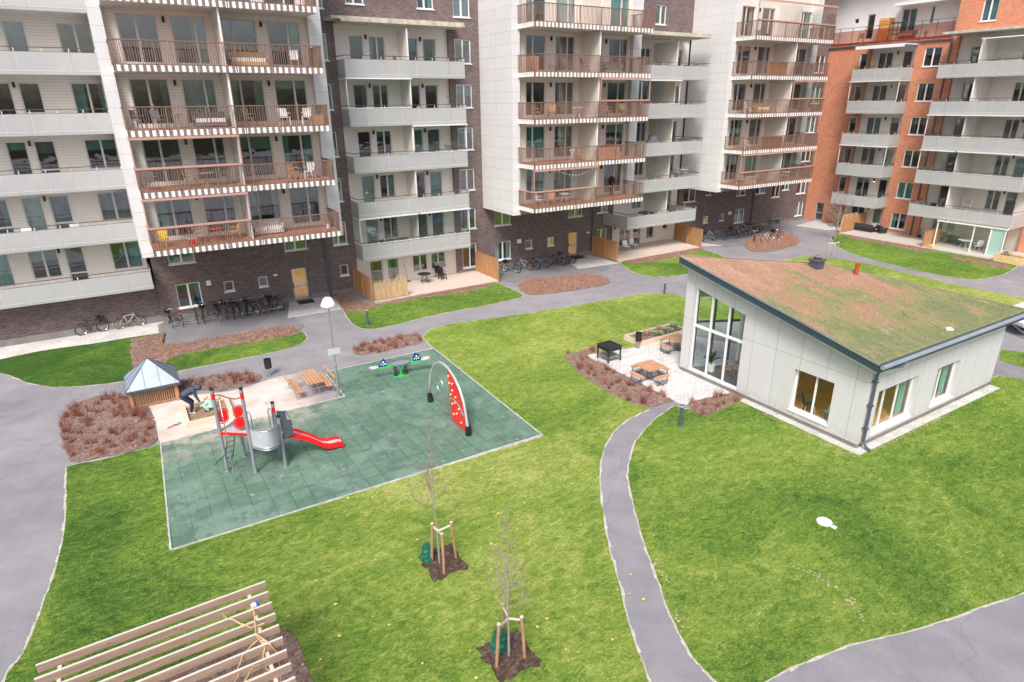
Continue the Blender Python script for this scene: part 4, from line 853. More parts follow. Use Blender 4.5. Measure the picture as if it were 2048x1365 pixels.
# ================================================================ PAVILION
PV = thing('pavilion', 'small white community pavilion with a sloping red and green sedum roof', 'pavilion', (28, 16, 0))
SL = .2078
def rz_(y): return 3.95+SL*(y-10.98)
def pwall(pts_a, ax, c, holes, name, zfun, d=.25):
    """outer wall sheet with sloping top and cut openings"""
    mb = MB(); a0, a1 = pts_a
    A = sorted({a0, a1, *[h[0] for h in holes], *[h[1] for h in holes]})
    for i in range(len(A)-1):
        am = (A[i]+A[i+1])/2; hs = sorted([h for h in holes if h[0] < am < h[1]], key=lambda h: h[2]); zl = [lambda a: .22]; segs = []; cur = lambda a: .22
        for h in hs: segs.append((cur, h[2])); cur = h[3]
        segs.append((cur, zfun))
        for lo, hi in segs:
            f = lambda g_, a: g_(a) if callable(g_) else g_
            mb.quad(P3(ax, A[i], c, f(lo, A[i])), P3(ax, A[i+1], c, f(lo, A[i+1])), P3(ax, A[i+1], c, f(hi, A[i+1])), P3(ax, A[i], c, f(hi, A[i])))
    for h in holes:
        f = lambda g_, a: g_(a) if callable(g_) else g_
        q = [(h[0], f(h[2], h[0])), (h[1], f(h[2], h[1])), (h[1], f(h[3], h[1])), (h[0], f(h[3], h[0]))]
        for k in range(4):
            p, r_ = q[k], q[(k+1) % 4]; mb.quad(P3(ax, p[0], c, p[1]), P3(ax, r_[0], c, r_[1]), P3(ax, r_[0], c, r_[1], d), P3(ax, p[0], c, p[1], d))
    return mb.build(name, pav_panel, PV)
gt = lambda y: 3.97+(y-17.25)*.195
zt = lambda y: rz_(y)-.36
WX = 22.9
glass_hole = (17.25, 20.25, .28, gt); wh = (12.71, 14.5, .5, 2.37)
pwall((11.4, 20.85), 'x', WX, [glass_hole, wh], 'side_wall', zt)
wh1 = (23.78, 26.7, .42, 2.3); wh2 = (28.29, 30.2, .42, 2.22)
pwall((WX, 34.0), 'y', 11.4, [wh1, wh2], 'front_wall', lambda x: rz_(11.4)-.36)
m = MB()   # far walls
bk = [(WX, 20.85), (28.6, 18.0), (29.2, 17.4), (34.0, 11.4)]
door_seg = ((WX+.6, 20.55), (27.6, 18.5))
for i in range(3):
    a, b_ = bk[i], bk[i+1]
    if i == 0:
        for (p, q_, z0, z1) in ((a, door_seg[0], .2, None), (door_seg[1], b_, .2, None), (door_seg[0], door_seg[1], 3.9, None)):
            m.quad((p[0], p[1], z0), (q_[0], q_[1], z0), (q_[0], q_[1], zt(q_[1])), (p[0], p[1], zt(p[1])))
    else: m.quad((a[0], a[1], .2), (b_[0], b_[1], .2), (b_[0], b_[1], zt(b_[1])), (a[0], a[1], zt(a[1])))
m.build('back_wall', pav_panel, PV)
m = MB(); m.prism([(WX+.03, 11.43), (33.97, 11.43), (29.1, 17.4), (28.6, 17.9), (WX+.03, 20.8)], 0, .2); m.build('floor_plinth', plinth_m, PV)
m = MB(); m.prism([(WX+.3, 16.8), (28.5, 16.8), (28.5, 17.8), (WX+.3, 20.4)], .21, .23); m.build('floor', int_floor, PV)
m = MB(); m.prism([(WX+.3, 11.7), (33.5, 11.7), (29.5, 16.7), (WX+.3, 16.7)], .21, .23); m.build('floor', int_wood, PV)
m = MB(); m.box(WX+.25, 29, 16.7, 16.8, .22, 3.9); m.build('partition', simple('interior_wall', (.62, .70, .68), .8, 0, .05), PV)
m = MB(); m.box(WX+.3, 30, 15.2, 15.3, .22, 3.5); m.build('partition', simple('interior_wood_wall', (.45, .22, .09), .7, 0, .2), PV)
# big glazing: mullions, transom, panes
m = MB()
for y in (17.28, 18.2, 19.22, 20.2): m.add([(WX+.06, y-.035, .3), (WX+.16, y-.035, .3), (WX+.16, y+.035, .3), (WX+.06, y+.035, .3), (WX+.06, y-.035, gt(y)-.01), (WX+.16, y-.035, gt(y)-.01), (WX+.16, y+.035, gt(y)-.01), (WX+.06, y+.035, gt(y)-.01)], [(0,3,2,1),(4,5,6,7),(0,1,5,4),(1,2,6,5),(2,3,7,6),(3,0,4,7)])
m.box(WX+.062, WX+.158, 17.3, 20.2, 2.58, 2.70); m.box(WX+.055, WX+.165, 17.26, 20.24, .282, .36)
gz = m.build('glazing_frame', white_m, PV)
m = MB(); m.quad((WX+.11, 17.28, .3), (WX+.11, 20.2, .3), (WX+.11, 20.2, gt(20.2)), (WX+.11, 17.28, gt(17.28))); m.build('pane', glassmat('pavilion_glass', (.88, .95, .94), .0), gz)
m = MB(); 
for i in range(6):
    t = i/5; x = door_seg[0][0]+(door_seg[1][0]-door_seg[0][0])*t; y = door_seg[0][1]+(door_seg[1][1]-door_seg[0][1])*t; m.box(x-.04, x+.04, y-.04, y+.04, .2, 3.9)
m.bar((door_seg[0][0], door_seg[0][1], 2.6), (door_seg[1][0], door_seg[1][1], 2.6), .1); gb = m.build('glazing_frame', zinc_d, PV)
m = MB(); m.quad((door_seg[0][0], door_seg[0][1], .2), (door_seg[1][0], door_seg[1][1], .2), (door_seg[1][0], door_seg[1][1], 3.9), (door_seg[0][0], door_seg[0][1], 3.9)); m.build('pane', glass_clear, gb)
for (x, y) in ((25.0, 19.0), (24.8, 17.6)): m = MB(); m.cyl(x, y, .2, zt(y), .1); m.build('column', white_m, PV)
for (x, y, z) in ((24.6, 18.0, 3.3), (24.9, 18.35, 3.1), (24.75, 17.6, 3.2), (24.6, 17.4, 2.9)):
    m = MB(); m.ball((x, y, z), .11); o = m.build('globe_lamp', bulb_m, PV, smooth=True); m = MB(); m.tube([(x, y, z+.1), (x, y, zt(y))], .008, 5); m.build('cord', black_m, o)
def pwin(ax, c, h, mull):
    m = MB(); a0, a1, z0, z1 = h; d0, d1 = c+.19, c+.25
    for q_ in ((a0, a1, z0, z0+.06), (a0, a1, z1-.06, z1)): abox(m, ax, q_[0], q_[1], d0, d1, q_[2], q_[3])
    for a in [a0+.035, a1-.035]+mull: abox(m, ax, a-.035, a+.035, d0-.002, d1+.002, z0+.06, z1-.06)
    f = m.build('window', white_m, PV)
    m = MB(); m.quad(P3(ax, a0, c+.22, z0), P3(ax, a1, c+.22, z0), P3(ax, a1, c+.22, z1), P3(ax, a0, c+.22, z1)); m.build('pane', glassmat('pavilion_window', (.85, .92, .9), .03), f)
    m = MB(); abox(m, ax, a0-.03, a1+.03, c-.05, c+.19, z0-.06, z0+.003); m.build('sill', white_m, f)
pwin('x', WX, wh, [13.57]); pwin('y', 11.4, wh1, [24.6, 25.6]); pwin('y', 11.4, wh2, [29.0])
for (x0, x1) in ((26.2, 26.65), (29.7, 30.15)):
    m = MB(); vs = []; fs = []
    for i in range(11): vs += [(x0+(x1-x0)*i/10, 11.8+.04*math.sin(i*2), .5), (x0+(x1-x0)*i/10, 11.8+.04*math.sin(i*2), 2.25)]
    for i in range(10): fs.append((2*i, 2*i+2, 2*i+3, 2*i+1))
    m.add(vs, fs); m.build('curtain', curt[3], PV)
for x in (25.5, 28.5):  # glowing panels added to brighten the pavilion interior
    m = MB(); m.box(x-.6, x+.6, 13.0, 13.12, 2.9, 2.95); m.build('added_glow_panel', emis('added_interior_glow', (1, .78, .5), 9), PV)
# roof slab
RP = [(22.4, 10.92), (34.35, 10.78), (33.95, 11.1), (29.25, 17.75), (22.4, 21.02)]
m = MB(); n = len(RP)
def roofslab(mb, P, dz0, dz1):
    n = len(P); mb.add([(x, y, rz_(y)+dz0) for x, y in P]+[(x, y, rz_(y)+dz1) for x, y in P], [tuple(range(n, 2*n)), tuple(reversed(range(n)))]+[(i, (i+1) % n, n+(i+1) % n, n+i) for i in range(n)])
RQ = [(22.4, 10.92), (34.35, 10.78), (29.25, 17.75), (22.4, 21.02)]
roofslab(m, RQ, -.36, -.06); rf = m.build('roof', roof_edge, PV)
m = MB(); roofslab(m, [(22.44, 10.97), (34.2, 10.87), (29.22, 17.69), (22.44, 20.94)], -.058, -.01); m.build('sedum_covering', sedum_m, rf)
m = MB()
for i in range(4):
    a, b_ = RQ[i], RQ[(i+1) % 4]
    if i == 0: continue
    m.bar((a[0], a[1], rz_(a[1])-.02), (b_[0], b_[1], rz_(b_[1])-.02), .05, .06)
m.build('edge_flashing', chrome, rf)
m = MB(); m.bar((22.375, 10.95, rz_(10.95)-.345), (22.375, 20.95, rz_(20.95)-.345), .03, .035); m.build('drip_edge', chrome, rf)
m = MB(); m.tube([(22.35, 10.78, 3.86), (34.4, 10.66, 3.86)], .085, 10); gu = m.build('gutter', zinc, rf)
m = MB(); m.bar((22.35, 10.86, 3.915), (34.4, 10.74, 3.915), .07, .02); m.build('gutter_edge', zinc_d, gu)
m = MB(); m.tube([(23.9, 10.72, 3.8), (23.75, 10.8, 3.62), (23.3, 11.1, 3.5), (23.12, 11.28, 3.35), (23.12, 11.28, .35), (23.12, 11.1, .15), (23.12, 10.95, .1)], .06, 10)
for z in (.9, 1.9, 2.9): m.box(23.03, 23.21, 11.2, 11.4, z, z+.05)
m.build('downpipe', zinc_d, PV)
r_ = np.random.RandomState(4); pts = scatter([(22.5, 11.05), (34.1, 10.95), (29.1, 17.6), (22.5, 20.85)], 350, 8, 0); pts[:, 2] = 3.95+SL*(pts[:, 1]-10.98)-.012
o = blades_mesh('sedum_tufts', pts, .012, .035, 1.8, .02, [sedum_m], 5); o['kind'] = 'stuff'
tag(o, 'low red and green sedum growing on the pavilion roof', 'sedum')
v = thing('roof_vent', 'square dark grey roof vent cowl near the top edge of the sedum roof', 'roof vent', (29.0-.75, 18.0-.35, 5.33)); x, y = 28.25, 17.65
m = MB(); m.box(x-.24, x+.24, y-.24, y+.24, 5.28, 5.66); m.build('vent_body', zinc_d, v); m = MB(); m.box(x-.3, x+.3, y-.3, y+.3, 5.66, 5.74); m.box(x-.12, x+.12, y-.12, y+.12, 5.74, 5.86); m.build('vent_cap', zinc_d, v)
m = MB(); m.tube([(x, y, 5.86), (x, y, 5.92), (x, y, 5.97)], [.2, .2, .02], 12); m.build('vent_hat', chrome, v)
v = thing('roof_pipe', 'short rust red pipe standing on the sedum roof', 'pipe', (29.6, 16.4, 5)); m = MB(); m.cyl(29.6, 16.4, 4.95, 5.55, .1); m.build('pipe', simple('rust_red', (.42, .07, .03), .6, 0, .15), v); m = MB(); m.cyl(29.6, 16.4, 5.551, 5.6, .115); m.build('pipe_cap', simple('rust_red', (.42, .07, .03)), v)
v = thing('roof_drain', 'small round white drain cap near the pavilion eave', 'drain', (28.1, 11.3, 4.05)); m = MB(); m.lathe(28.1, 11.3, [(.05, 4.03), (.14, 4.03), (.15, 4.08), (.12, 4.12), (.06, 4.1), (.05, 4.02)]); m.build('drain_cap', white_m, v)
# furniture inside
def rattan_chair(loc, rz, label):
    t = thing('armchair', label, 'armchair', loc, rz)
    m = MB(); m.ring((0, 0, .42), (0, 0, 1), .3, .02, 20); 
    for i in range(7): m.tube([(-.28+.09*i, -.25, .41), (-.28+.09*i, .25, .41)], .012, 5)
    m.build('seat', rattan, t, False)
    m = MB()
    for i in range(13):
        a = math.radians(20+140*i/12); m.tube([(.28*math.cos(a), .28*math.sin(a), .42), (.36*math.cos(a), .36*math.sin(a), .66), (.40*math.cos(a), .38*math.sin(a)+.06, .72+.22*math.sin(a))], .011, 5)
    m.tube([(.40*math.cos(math.radians(20+140*i/12)), .38*math.sin(math.radians(20+140*i/12))+.06, .72+.22*math.sin(math.radians(20+140*i/12))) for i in range(13)], .02, 6); m.build('backrest', rattan, t, False)
    for sx in (-1, 1):
        for sy in (-1, 1): m = MB(); m.tube([(sx*.2, sy*.2, .4), (sx*.29, sy*.28, 0)], .018, 6); m.build('leg', rattan, t, False)
rattan_chair((24.0, 18.75, .23), 2.6, 'rattan armchair beside the potted plant behind the tall pavilion glazing'); rattan_chair((23.95, 17.75, .23), 1.0, 'rattan armchair nearest the right jamb of the tall pavilion glazing')
def round_table(loc, R, h, mt, label, legs=1, ml=None, cat='table', name='round_table'):
    t = thing(name, label, cat, loc); m = MB(); m.lathe(0, 0, [(0, h), (R, h), (R, h-.03), (0, h-.03)], 28); m.build('table_top', mt, t, False)
    for i in range(max(legs, 1)):
        m = MB()
        if legs <= 1: m.cyl(0, 0, 0, h-.03, .03); m.cyl(0, 0, 0, .02, R*.6)
        else: a = 6.283*i/legs+.6; m.tube([(R*.25*math.cos(a), R*.25*math.sin(a), h-.03), (R*.75*math.cos(a), R*.75*math.sin(a), 0)], .02, 6)
        m.build('leg', ml or mt, t, False)
    return t
round_table((24.9, 18.1, .23), .42, .62, simple('pale_table', (.66, .76, .76), .4), 'round pale table between the rattan armchairs in the pavilion', 3)
t = thing('potted_plant', 'large leafy plant in a white pot behind the tall pavilion glazing', 'plant', (23.75, 19.55, .23)); m = MB(); m.lathe(0, 0, [(.0, 0), (.17, 0), (.21, .38), (.18, .38), (.17, .3), (0, .3)]); m.build('pot', white_m, t, False)
m = MB(); rr_ = random.Random(3)
for i in range(16):
    a = rr_.uniform(0, 6.28); L = rr_.uniform(.5, .95); e = rr_.uniform(.25, .6); u = Vector((math.cos(a), math.sin(a), 0)); s_ = Vector((-u.y, u.x, 0))
    p = [Vector((0, 0, .35))+u*e*f*f+Vector((0, 0, L*f-.25*f*f*f)) for f in (0, .35, .6, .8, 1)]; w_ = (.01, .02, .09, .07, .005)
    vs = [q_ for k in range(5) for q_ in (p[k]-s_*w_[k], p[k]+s_*w_[k])]; m.add(vs, [(2*k, 2*k+1, 2*k+3, 2*k+2) for k in range(4)])
m.build('foliage', leaf_d, t, False)
def shell_chair(name, label, cat, loc, rz, mseat, mleg, h=.45, w=.44, back=.42, arms=False, group=None):
    t = thing(name, label, cat, loc, rz, group)
    m = MB(); m.obox((0, 0, h), (1, 0, 0), (0, 1, 0), (0, 0, 1), w/2, w/2, .02); m.build('seat', mseat, t, False)
    m = MB(); m.obox((0, w/2+.02, h+back/2+.04), (1, 0, 0), (0, .2, 1), (0, 1, -.2), w/2, back/2, .018)
    if arms:
        for sx in (-1, 1): m.bar((sx*w/2, -w/2+.04, h+.22), (sx*w/2, w/2, h+.22), .045, .03)
    m.build('backrest', mseat, t, False)
    for sx in (-1, 1):
        for sy in (-1, 1): m = MB(); m.bar((sx*(w/2-.04), sy*(w/2-.04), h-.02), (sx*(w/2-.01), sy*(w/2), 0), .035); m.build('leg', mleg, t, False)
    return t
pale_seat = simple('pale_seat', (.62, .74, .72), .5); dk_green = simple('dark_green_seat', (.035, .07, .065), .6)
shell_chair('chair', 'pale green chair behind the lower pavilion window', 'chair', (23.75, 13.1, .23), 2.4, pale_seat, wood_pale)
shell_chair('chair', 'dark green chair behind the lower pavilion window', 'chair', (23.7, 14.1, .23), .9, dk_green, wood_pale)
shell_chair('chair', 'pale green chair behind the three light front pavilion window', 'chair', (25.4, 12.6, .23), .4, pale_seat, wood_pale)

# ================================================================ PLAYGROUND
T = thing('play_tower', 'climbing tower with grey posts, red petal panels and a red slide', 'play tower', (2.4, 23.0, .045))
for (x, y, z, red) in ((1.54, 23.17, 3.42, 1), (2.42, 22.47, 3.5, 1), (3.49, 22.32, 2.14, 0), (3.53, 23.4, 2.25, 1), (2.3, 23.95, 1.72, 0)):
    m = MB(); m.cyl(x, y, .045, z, .062, n=20); p = m.build('post', grey_post, T, smooth=False)
    m = MB(); m.lathe(x, y, [(0, z-.01), (.05, z), (.085, z+.07), (.08, z+.075), (0, z+.03)]); m.build('post_cap', black_m, p)
    m = MB(); m.lathe(x, y, [(.1, .046), (.1, .06), (.064, .07)]); m.build('post_foot', steel, p)
    if red and z > 2.2: m = MB(); m.cyl(x, y, z-.36, z-.12, .066, n=20); m.build('red_band', red_m, p)
m = MB(); m.prism([(1.58, 23.15), (2.42, 22.5), (2.5, 23.9), (2.3, 24.0)], 1.69, 1.73); dk = m.build('deck', simple('deck_grey', (.45, .45, .46), .6), T)
m = MB()
for a, b_ in (((1.56, 23.12), (2.4, 22.46)), ((1.56, 23.2), (2.28, 23.98)), ((2.3, 23.98), (2.52, 23.9))): m.bar((*a, 1.68), (*b_, 1.68), .05, .1)
m.build('deck_edge', red_m, dk)
m = MB(); m.prism([(2.42, 22.5), (2.7, 22.15), (3.0, 22.05), (3.3, 22.12), (3.5, 22.35), (3.56, 23.4), (2.6, 23.7)], 1.14, 1.19); m.build('deck', simple('deck_grey', (.45, .45, .46)), T)
def arc(z, n=16, k=.5): 
    return [(2.47+1.0*i/n, 22.42-.1*i/n-k*math.sin(math.pi*i/n)**.8, z) for i in range(n+1)]
m = MB(); A_ = arc(1.26); B_ = arc(1.93); m.add(A_+B_, [(i, i+1, 18+i, 17+i) for i in range(16)]); A2 = [(x, y+.015, z) for x, y, z in A_]; B2 = [(x, y+.015, z) for x, y, z in B_]; m.add(A2+B2, [(i, i+1, 18+i, 17+i) for i in range(16)])
cp_ = m.build('curved_panel', simple('perforated_grey', (.42, .44, .48), .55, 0), T)
for z in (1.93, 1.24, 1.16): m = MB(); m.tube(arc(z), .022, 6); m.build('panel_rail', chrome, cp_)
def petal(cx, cy, cz, w_, h_, ux, uy):
    m = MB(); u = Vector((ux, uy, 0)).normalized(); nn = Vector((-u.y, u.x, 0)); P = [Vector((cx, cy, cz))+u*w_*math.copysign(abs(math.cos(a))**.7, math.cos(a))+Vector((0, 0, h_*math.copysign(abs(math.sin(a))**.7, math.sin(a)))) for a in [6.28318*i/24 for i in range(24)]]
    m.add([p-nn*.015 for p in P]+[p+nn*.015 for p in P], [tuple(range(24)), tuple(reversed(range(24, 48)))]+[(i, (i+1) % 24, 24+(i+1) % 24, 24+i) for i in range(24)]); o = m.build('petal_panel', red_m, T)
    m = MB(); m.tube([Vector((cx, cy, cz))+(p-Vector((cx, cy, cz)))*1.18 for p in P]+[Vector((cx, cy, cz))+(P[0]-Vector((cx, cy, cz)))*1.18], .016, 6); m.build('petal_rim', simple('rim_red', (.35, .02, .02), .4), o)
petal(1.74, 23.2, 2.32, .16, .25, 1, .15); petal(2.24, 22.75, 2.56, .15, .2, 1, -.2); petal(2.22, 22.75, 2.1, .17, .2, 1, -.2)
m = MB(); m.tube([(1.54, 23.17, 3.2), (1.72, 23.02, 3.26), (1.95, 22.82, 3.17), (2.2, 22.62, 3.12), (2.42, 22.47, 3.22)], .02, 6); m.build('top_rope', simple('rope_red', (.18, .03, .03), .7), T)
m = MB(); m.tube([(1.66, 22.27, .045), (1.68, 22.5, 2.6), (1.7, 22.8, 3.15), (1.75, 23.0, 3.2)], .02, 8); m.build('fire_pole', steel, T)
m = MB()
for s_ in (0, 1): m.tube([(1.75+.25*s_, 23.25+.2*s_, 1.68), (1.7+.27*s_, 23.0+.1*s_, 1.3), (1.55+.28*s_, 22.8+.05*s_, .95), (1.1+.55*s_, 22.7, .7 if s_ == 0 else .55)], .018, 6)
for i in range(5): z = .82+.18*i; m.tube([(1.53+.03*i, 22.76+.05*i, z), (1.82+.03*i, 22.83+.05*i, z)], .014, 5)
m.build('rope_ladder', black_m, T)
for (x, y) in ((2.6, 23.65), (3.35, 23.55)): m = MB(); m.tube([(x, y, 1.19), (x, y, 1.95), (x+.03, y-.05, 2.06), (x+.08, y-.16, 2.06), (x+.1, y-.22, 1.95), (x+.1, y-.22, 1.2)], .022, 6); m.build('grab_handle', steel, T)
m = MB(); m.add([(3.58, y, z) for y in (22.36, 22.40) for z in (1.15, 2.0)]+[(3.95, y, z) for y in (22.36, 22.40) for z in (1.3, 1.9)], [(0, 1, 5, 4), (2, 3, 7, 6), (1, 3, 7, 5), (4, 5, 7, 6), (0, 2, 6, 4)]); m.build('slide_side', zinc_d, T)
m = MB(); m.add([(3.58, y, z) for y in (23.1, 23.14) for z in (1.15, 2.05)]+[(3.9, y, z) for y in (23.1, 23.14) for z in (1.3, 1.95)], [(0, 1, 5, 4), (2, 3, 7, 6), (1, 3, 7, 5), (4, 5, 7, 6), (0, 2, 6, 4)]); m.tube([(3.9, 22.4, 2.0), (3.9, 23.1, 2.0)], .02, 6); m.build('slide_side', zinc_d, T)
prof = [(3.55, 1.22), (3.85, 1.2), (4.1, 1.08), (4.5, .82), (4.8, .58), (5.05, .36), (5.3, .26), (5.6, .25), (5.82, .20)]
m = MB(); m.add([(x, y, z) for x, z in prof for y in (22.5, 23.0)], [(2*i, 2*i+2, 2*i+3, 2*i+1) for i in range(8)]); sld = m.build('slide', simple('slide_white', (.72, .70, .70), .25, .2, .04), T)
for y in (22.5, 23.0):
    m = MB(); vs = []; 
    for i, (x, z) in enumerate(prof): vs += [(x, y-.03, z-.1), (x, y+.03, z-.1), (x, y+.03, z+.12), (x, y-.03, z+.12)]
    fs = [(4*i+a, 4*i+4+a, 4*i+4+(a+1) % 4, 4*i+(a+1) % 4) for i in range(8) for a in range(4)]+[(0, 1, 2, 3), (32, 35, 34, 33)]; m.add(vs, fs); m.build('slide_rail', red_m, sld)
m = MB(); m.cyl(5.6, 22.6, .045, .22, .02); m.cyl(5.6, 22.9, .045, .22, .02); m.build('slide_foot', steel, sld)
# climbing arch
A = thing('climbing_arch', 'steel climbing arch with a red wall, yellow holds and a rope web', 'climbing frame', (10.52, 22.6, .045)); AX = 10.52
AP = [(24.40, .5), (24.36, 1.1), (24.15, 1.65), (23.75, 2.15), (23.2, 2.45), (22.75, 2.53), (22.3, 2.47), (21.75, 2.25), (21.3, 1.9), (21.0, 1.45), (20.85, .95), (20.73, .45), (20.68, .3)]
m = MB(); m.tube([(AX, y, z) for y, z in AP], .055, 10); m.build('arch_tube', simple('bright_tube', (.55, .56, .58), .3, .35, .05), A, smooth=True)
for (y, r_) in ((24.42, 0), (20.67, 0)): m = MB(); m.cyl(AX, y, .05, .45, .13, n=18); m.build('base_sleeve', black_m, A)
RPn = [(22.42, 2.40), (22.0, 2.28), (21.5, 1.98), (21.15, 1.6), (20.95, 1.2), (20.82, .8), (20.76, .1), (22.2, .1), (22.22, 1.0), (22.32, 1.9)]
m = MB(); m.add([(AX-.02, y, z) for y, z in RPn]+[(AX+.02, y, z) for y, z in RPn], [tuple(range(10)), tuple(range(19, 9, -1))]+[(i, (i+1) % 10, 10+(i+1) % 10, 10+i) for i in range(10)]); rp = m.build('climbing_wall', red_m, A)
for (y, z) in [(22.25, 2.15), (22.2, 1.85), (21.95, 1.9), (21.95, 1.6), (22.1, 1.35), (21.65, 1.4), (21.75, 1.1), (22.0, .95), (21.4, .95), (21.6, .65), (21.9, .5), (21.2, .4)]:
    m = MB(); m.ball((AX-.045, y, z), .05, 8, .8, .8, 1.1); m.build('climbing_hold', yellow_m, rp)
m = MB(); m.tube([(AX-.03, 22.2, 1.15), (AX-.03, 21.8, 1.22), (AX-.03, 21.4, 1.1), (AX-.03, 21.0, .8)], .025, 6); m.build('wall_rail', grey_post, rp)
m = MB(); m.ring((AX, 23.25, 1.33), (1, 0, 0), .32, .02, 28, 6); m.build('web_ring', steel, A)
m = MB()
for a, R in ((.3, 1.05), (1.1, 1.15), (1.9, 1.1), (2.6, 1.1), (3.5, 1.05), (4.2, 1.2), (5.2, 1.2), (5.9, .95)):
    c_, s_ = math.cos(a), math.sin(a); m.tube([(AX, 23.25+.33*c_, 1.33+.33*s_), (AX, 23.25+R*c_, max(.12, 1.33+R*s_))], .007, 5)
m.tube([(AX, 24.38, .7), (AX, 23.9, .38), (AX, 23.2, .2), (AX, 22.6, .25), (AX, 22.22, .4)], .012, 5); m.build('rope_web', simple('web_rope', (.30, .17, .15), .8), A)
# seesaw
W_ = thing('seesaw', 'green spring seesaw with grey seats and blue decorated side panels', 'seesaw', (10.5, 28.0, .045)); w0, w1 = Vector((9.05, 28.2, .62)), Vector((12.0, 27.75, .68)); u = (w1-w0).normalized(); s_ = Vector((-u.y, u.x, 0)).normalized(); c_ = (w0+w1)/2
m = MB(); m.bar(w0+u*.25, w1-u*.25, .09, .09); m.build('beam', green_m, W_)
m = MB(); m.add([c_+u*.5*math.cos(a)+s_*.24*math.sin(a)+Vector((0, 0, z)) for z in (.06, .1) for a in [6.283*i/20 for i in range(20)]], [tuple(range(20)), tuple(range(20, 40))]+[(i, (i+1) % 20, 20+(i+1) % 20, 20+i) for i in range(20)]); m.build('centre_plate', grey_post, W_)
for d in (-1, 1):
    e = c_+u*d*1.32
    m = MB(); m.add([e+u*.24*math.cos(a)+s_*.17*math.sin(a)+Vector((0, 0, z+.02*math.cos(a)*d)) for z in (.07, .1) for a in [6.283*i/16 for i in range(16)]], [tuple(range(16)), tuple(range(16, 32))]+[(i, (i+1) % 16, 16+(i+1) % 16, 16+i) for i in range(16)]); m.build('seat', simple('seat_grey', (.55, .55, .58), .5), W_)
    q0 = c_+u*d*.98
    P = [q0-u*.12+Vector((0, 0, .05)), q0+u*.3*1+Vector((0, 0, .05)), q0+u*.29+Vector((0, 0, .3)), q0+u*.18+Vector((0, 0, .48)), q0+u*.0+Vector((0, 0, .36))] if d < 0 else [q0-u*.3+Vector((0, 0, .05)), q0+u*.14+Vector((0, 0, .05)), q0+u*.05+Vector((0, 0, .34)), q0-u*.2+Vector((0, 0, .5)), q0-u*.3+Vector((0, 0, .3))]
    m = MB(); m.add([p-s_*.015 for p in P]+[p+s_*.015 for p in P], [tuple(range(5)), tuple(range(9, 4, -1))]+[(i, (i+1) % 5, 5+(i+1) % 5, 5+i) for i in range(5)]); pn = m.build('side_panel', blue_m, W_)
    m = MB(); cc = sum(P, Vector())/5
    for dx, dz, r2 in ((0, .04, .055), (-.1, -.07, .04), (.1, -.07, .045), (.0, -.1, .035)): m.add([cc-s_*.019+u*(dx+r2*math.cos(a))+Vector((0, 0, dz+r2*math.sin(a))) for a in [6.283*i/8+.4 for i in range(8)]], [tuple(range(8))])
    m.build('panel_pattern', white_m, pn)
    m = MB(); m.tube([q0+Vector((0, 0, .3))-s_*.16, q0+Vector((0, 0, .3))+s_*.16], .02, 6); m.build('handlebar', green_m, W_)
for d in (-.26, .26):
    m = MB(); b0 = c_+u*d; m.tube([(b0.x+.09*math.cos(i*.9), b0.y+.09*math.sin(i*.9), .06+.56*i/46) for i in range(47)], .017, 5); m.build('spring', black_m, W_)
m = MB(); m.bar((c_.x, c_.y, .06), (c_.x, c_.y, .6), .07); m.box(c_.x-.4, c_.x+.4, c_.y-.15, c_.y+.15, .046, .06); m.build('pivot', green_m, W_)
# hut
K = thing('play_hut', 'small slatted timber play hut under a blue grey zinc pyramid roof', 'play hut', (-.3, 32, 0))
hx0, hx1, hy0, hy1 = -1.24, .62, 31.08, 32.9
for (x, y) in ((hx0, hy0), (hx1, hy0), (hx0, hy1), (hx1, hy1)): m = MB(); m.box(x-.07, x+.07, y-.07, y+.07, 0, 1.0); m.build('post', wood_fence, K)
for nm, (a, b_) in dict(f=((hx0, hy0), (hx1, hy0)), l=((hx0, hy0), (hx0, hy1)), r=((hx1, hy0), (hx1, hy1)), b=((hx0, hy1), (hx1, hy1))).items():
    m = MB(); a = Vector((*a, 0)); b_ = Vector((*b_, 0)); k = 21
    for i in range(1, k): p = a+(b_-a)*i/k; m.box(p.x-.02, p.x+.02, p.y-.02, p.y+.02, .08, .98)
    m.bar(a+Vector((0, 0, .14)), b_+Vector((0, 0, .14)), .02, .05); m.bar(a+Vector((0, 0, .9)), b_+Vector((0, 0, .9)), .02, .05); m.build('slat_wall', wood_fence, K)
m = MB(); m.box(hx0+.05, hx1-.05, hy0+.05, hy1-.05, .02, .08); m.build('floor', wood_deck, K)
e0, e1, f0_, f1_ = -1.38, .82, 30.86, 33.08; ap = Vector((-.28, 32.0, 2.04)); E4 = [Vector((e0, f0_, .99)), Vector((e1, f0_, .99)), Vector((e1, f1_, .99)), Vector((e0, f1_, .99))]
m = MB(); m.add(E4+[ap], [(0, 1, 4), (1, 2, 4), (2, 3, 4), (3, 0, 4)]); rfk = m.build('roof', zinc, K)
m = MB()
for i in range(4):
    a, b_ = E4[i], E4[(i+1) % 4]; m.bar(a, ap, .025, .03)
    for t in (.08, .36, .64, .92):
        if t in (.08, .92): q_ = a+(b_-a)*t; top_ = q_+(ap-(a+b_)/2)*.16
        else: q_ = a+(b_-a)*t; top_ = q_+(ap-(a+b_)/2)*.70
        m.bar(q_+Vector((0, 0, .008)), top_+Vector((0, 0, .008)), .015, .02)
m.build('roof_seam', zinc_d, rfk)
m = MB()
for i in range(4): m.bar(E4[i]-Vector((0, 0, .05)), E4[(i+1) % 4]-Vector((0, 0, .05)), .03, .11)
m.build('fascia', zinc_d, rfk)
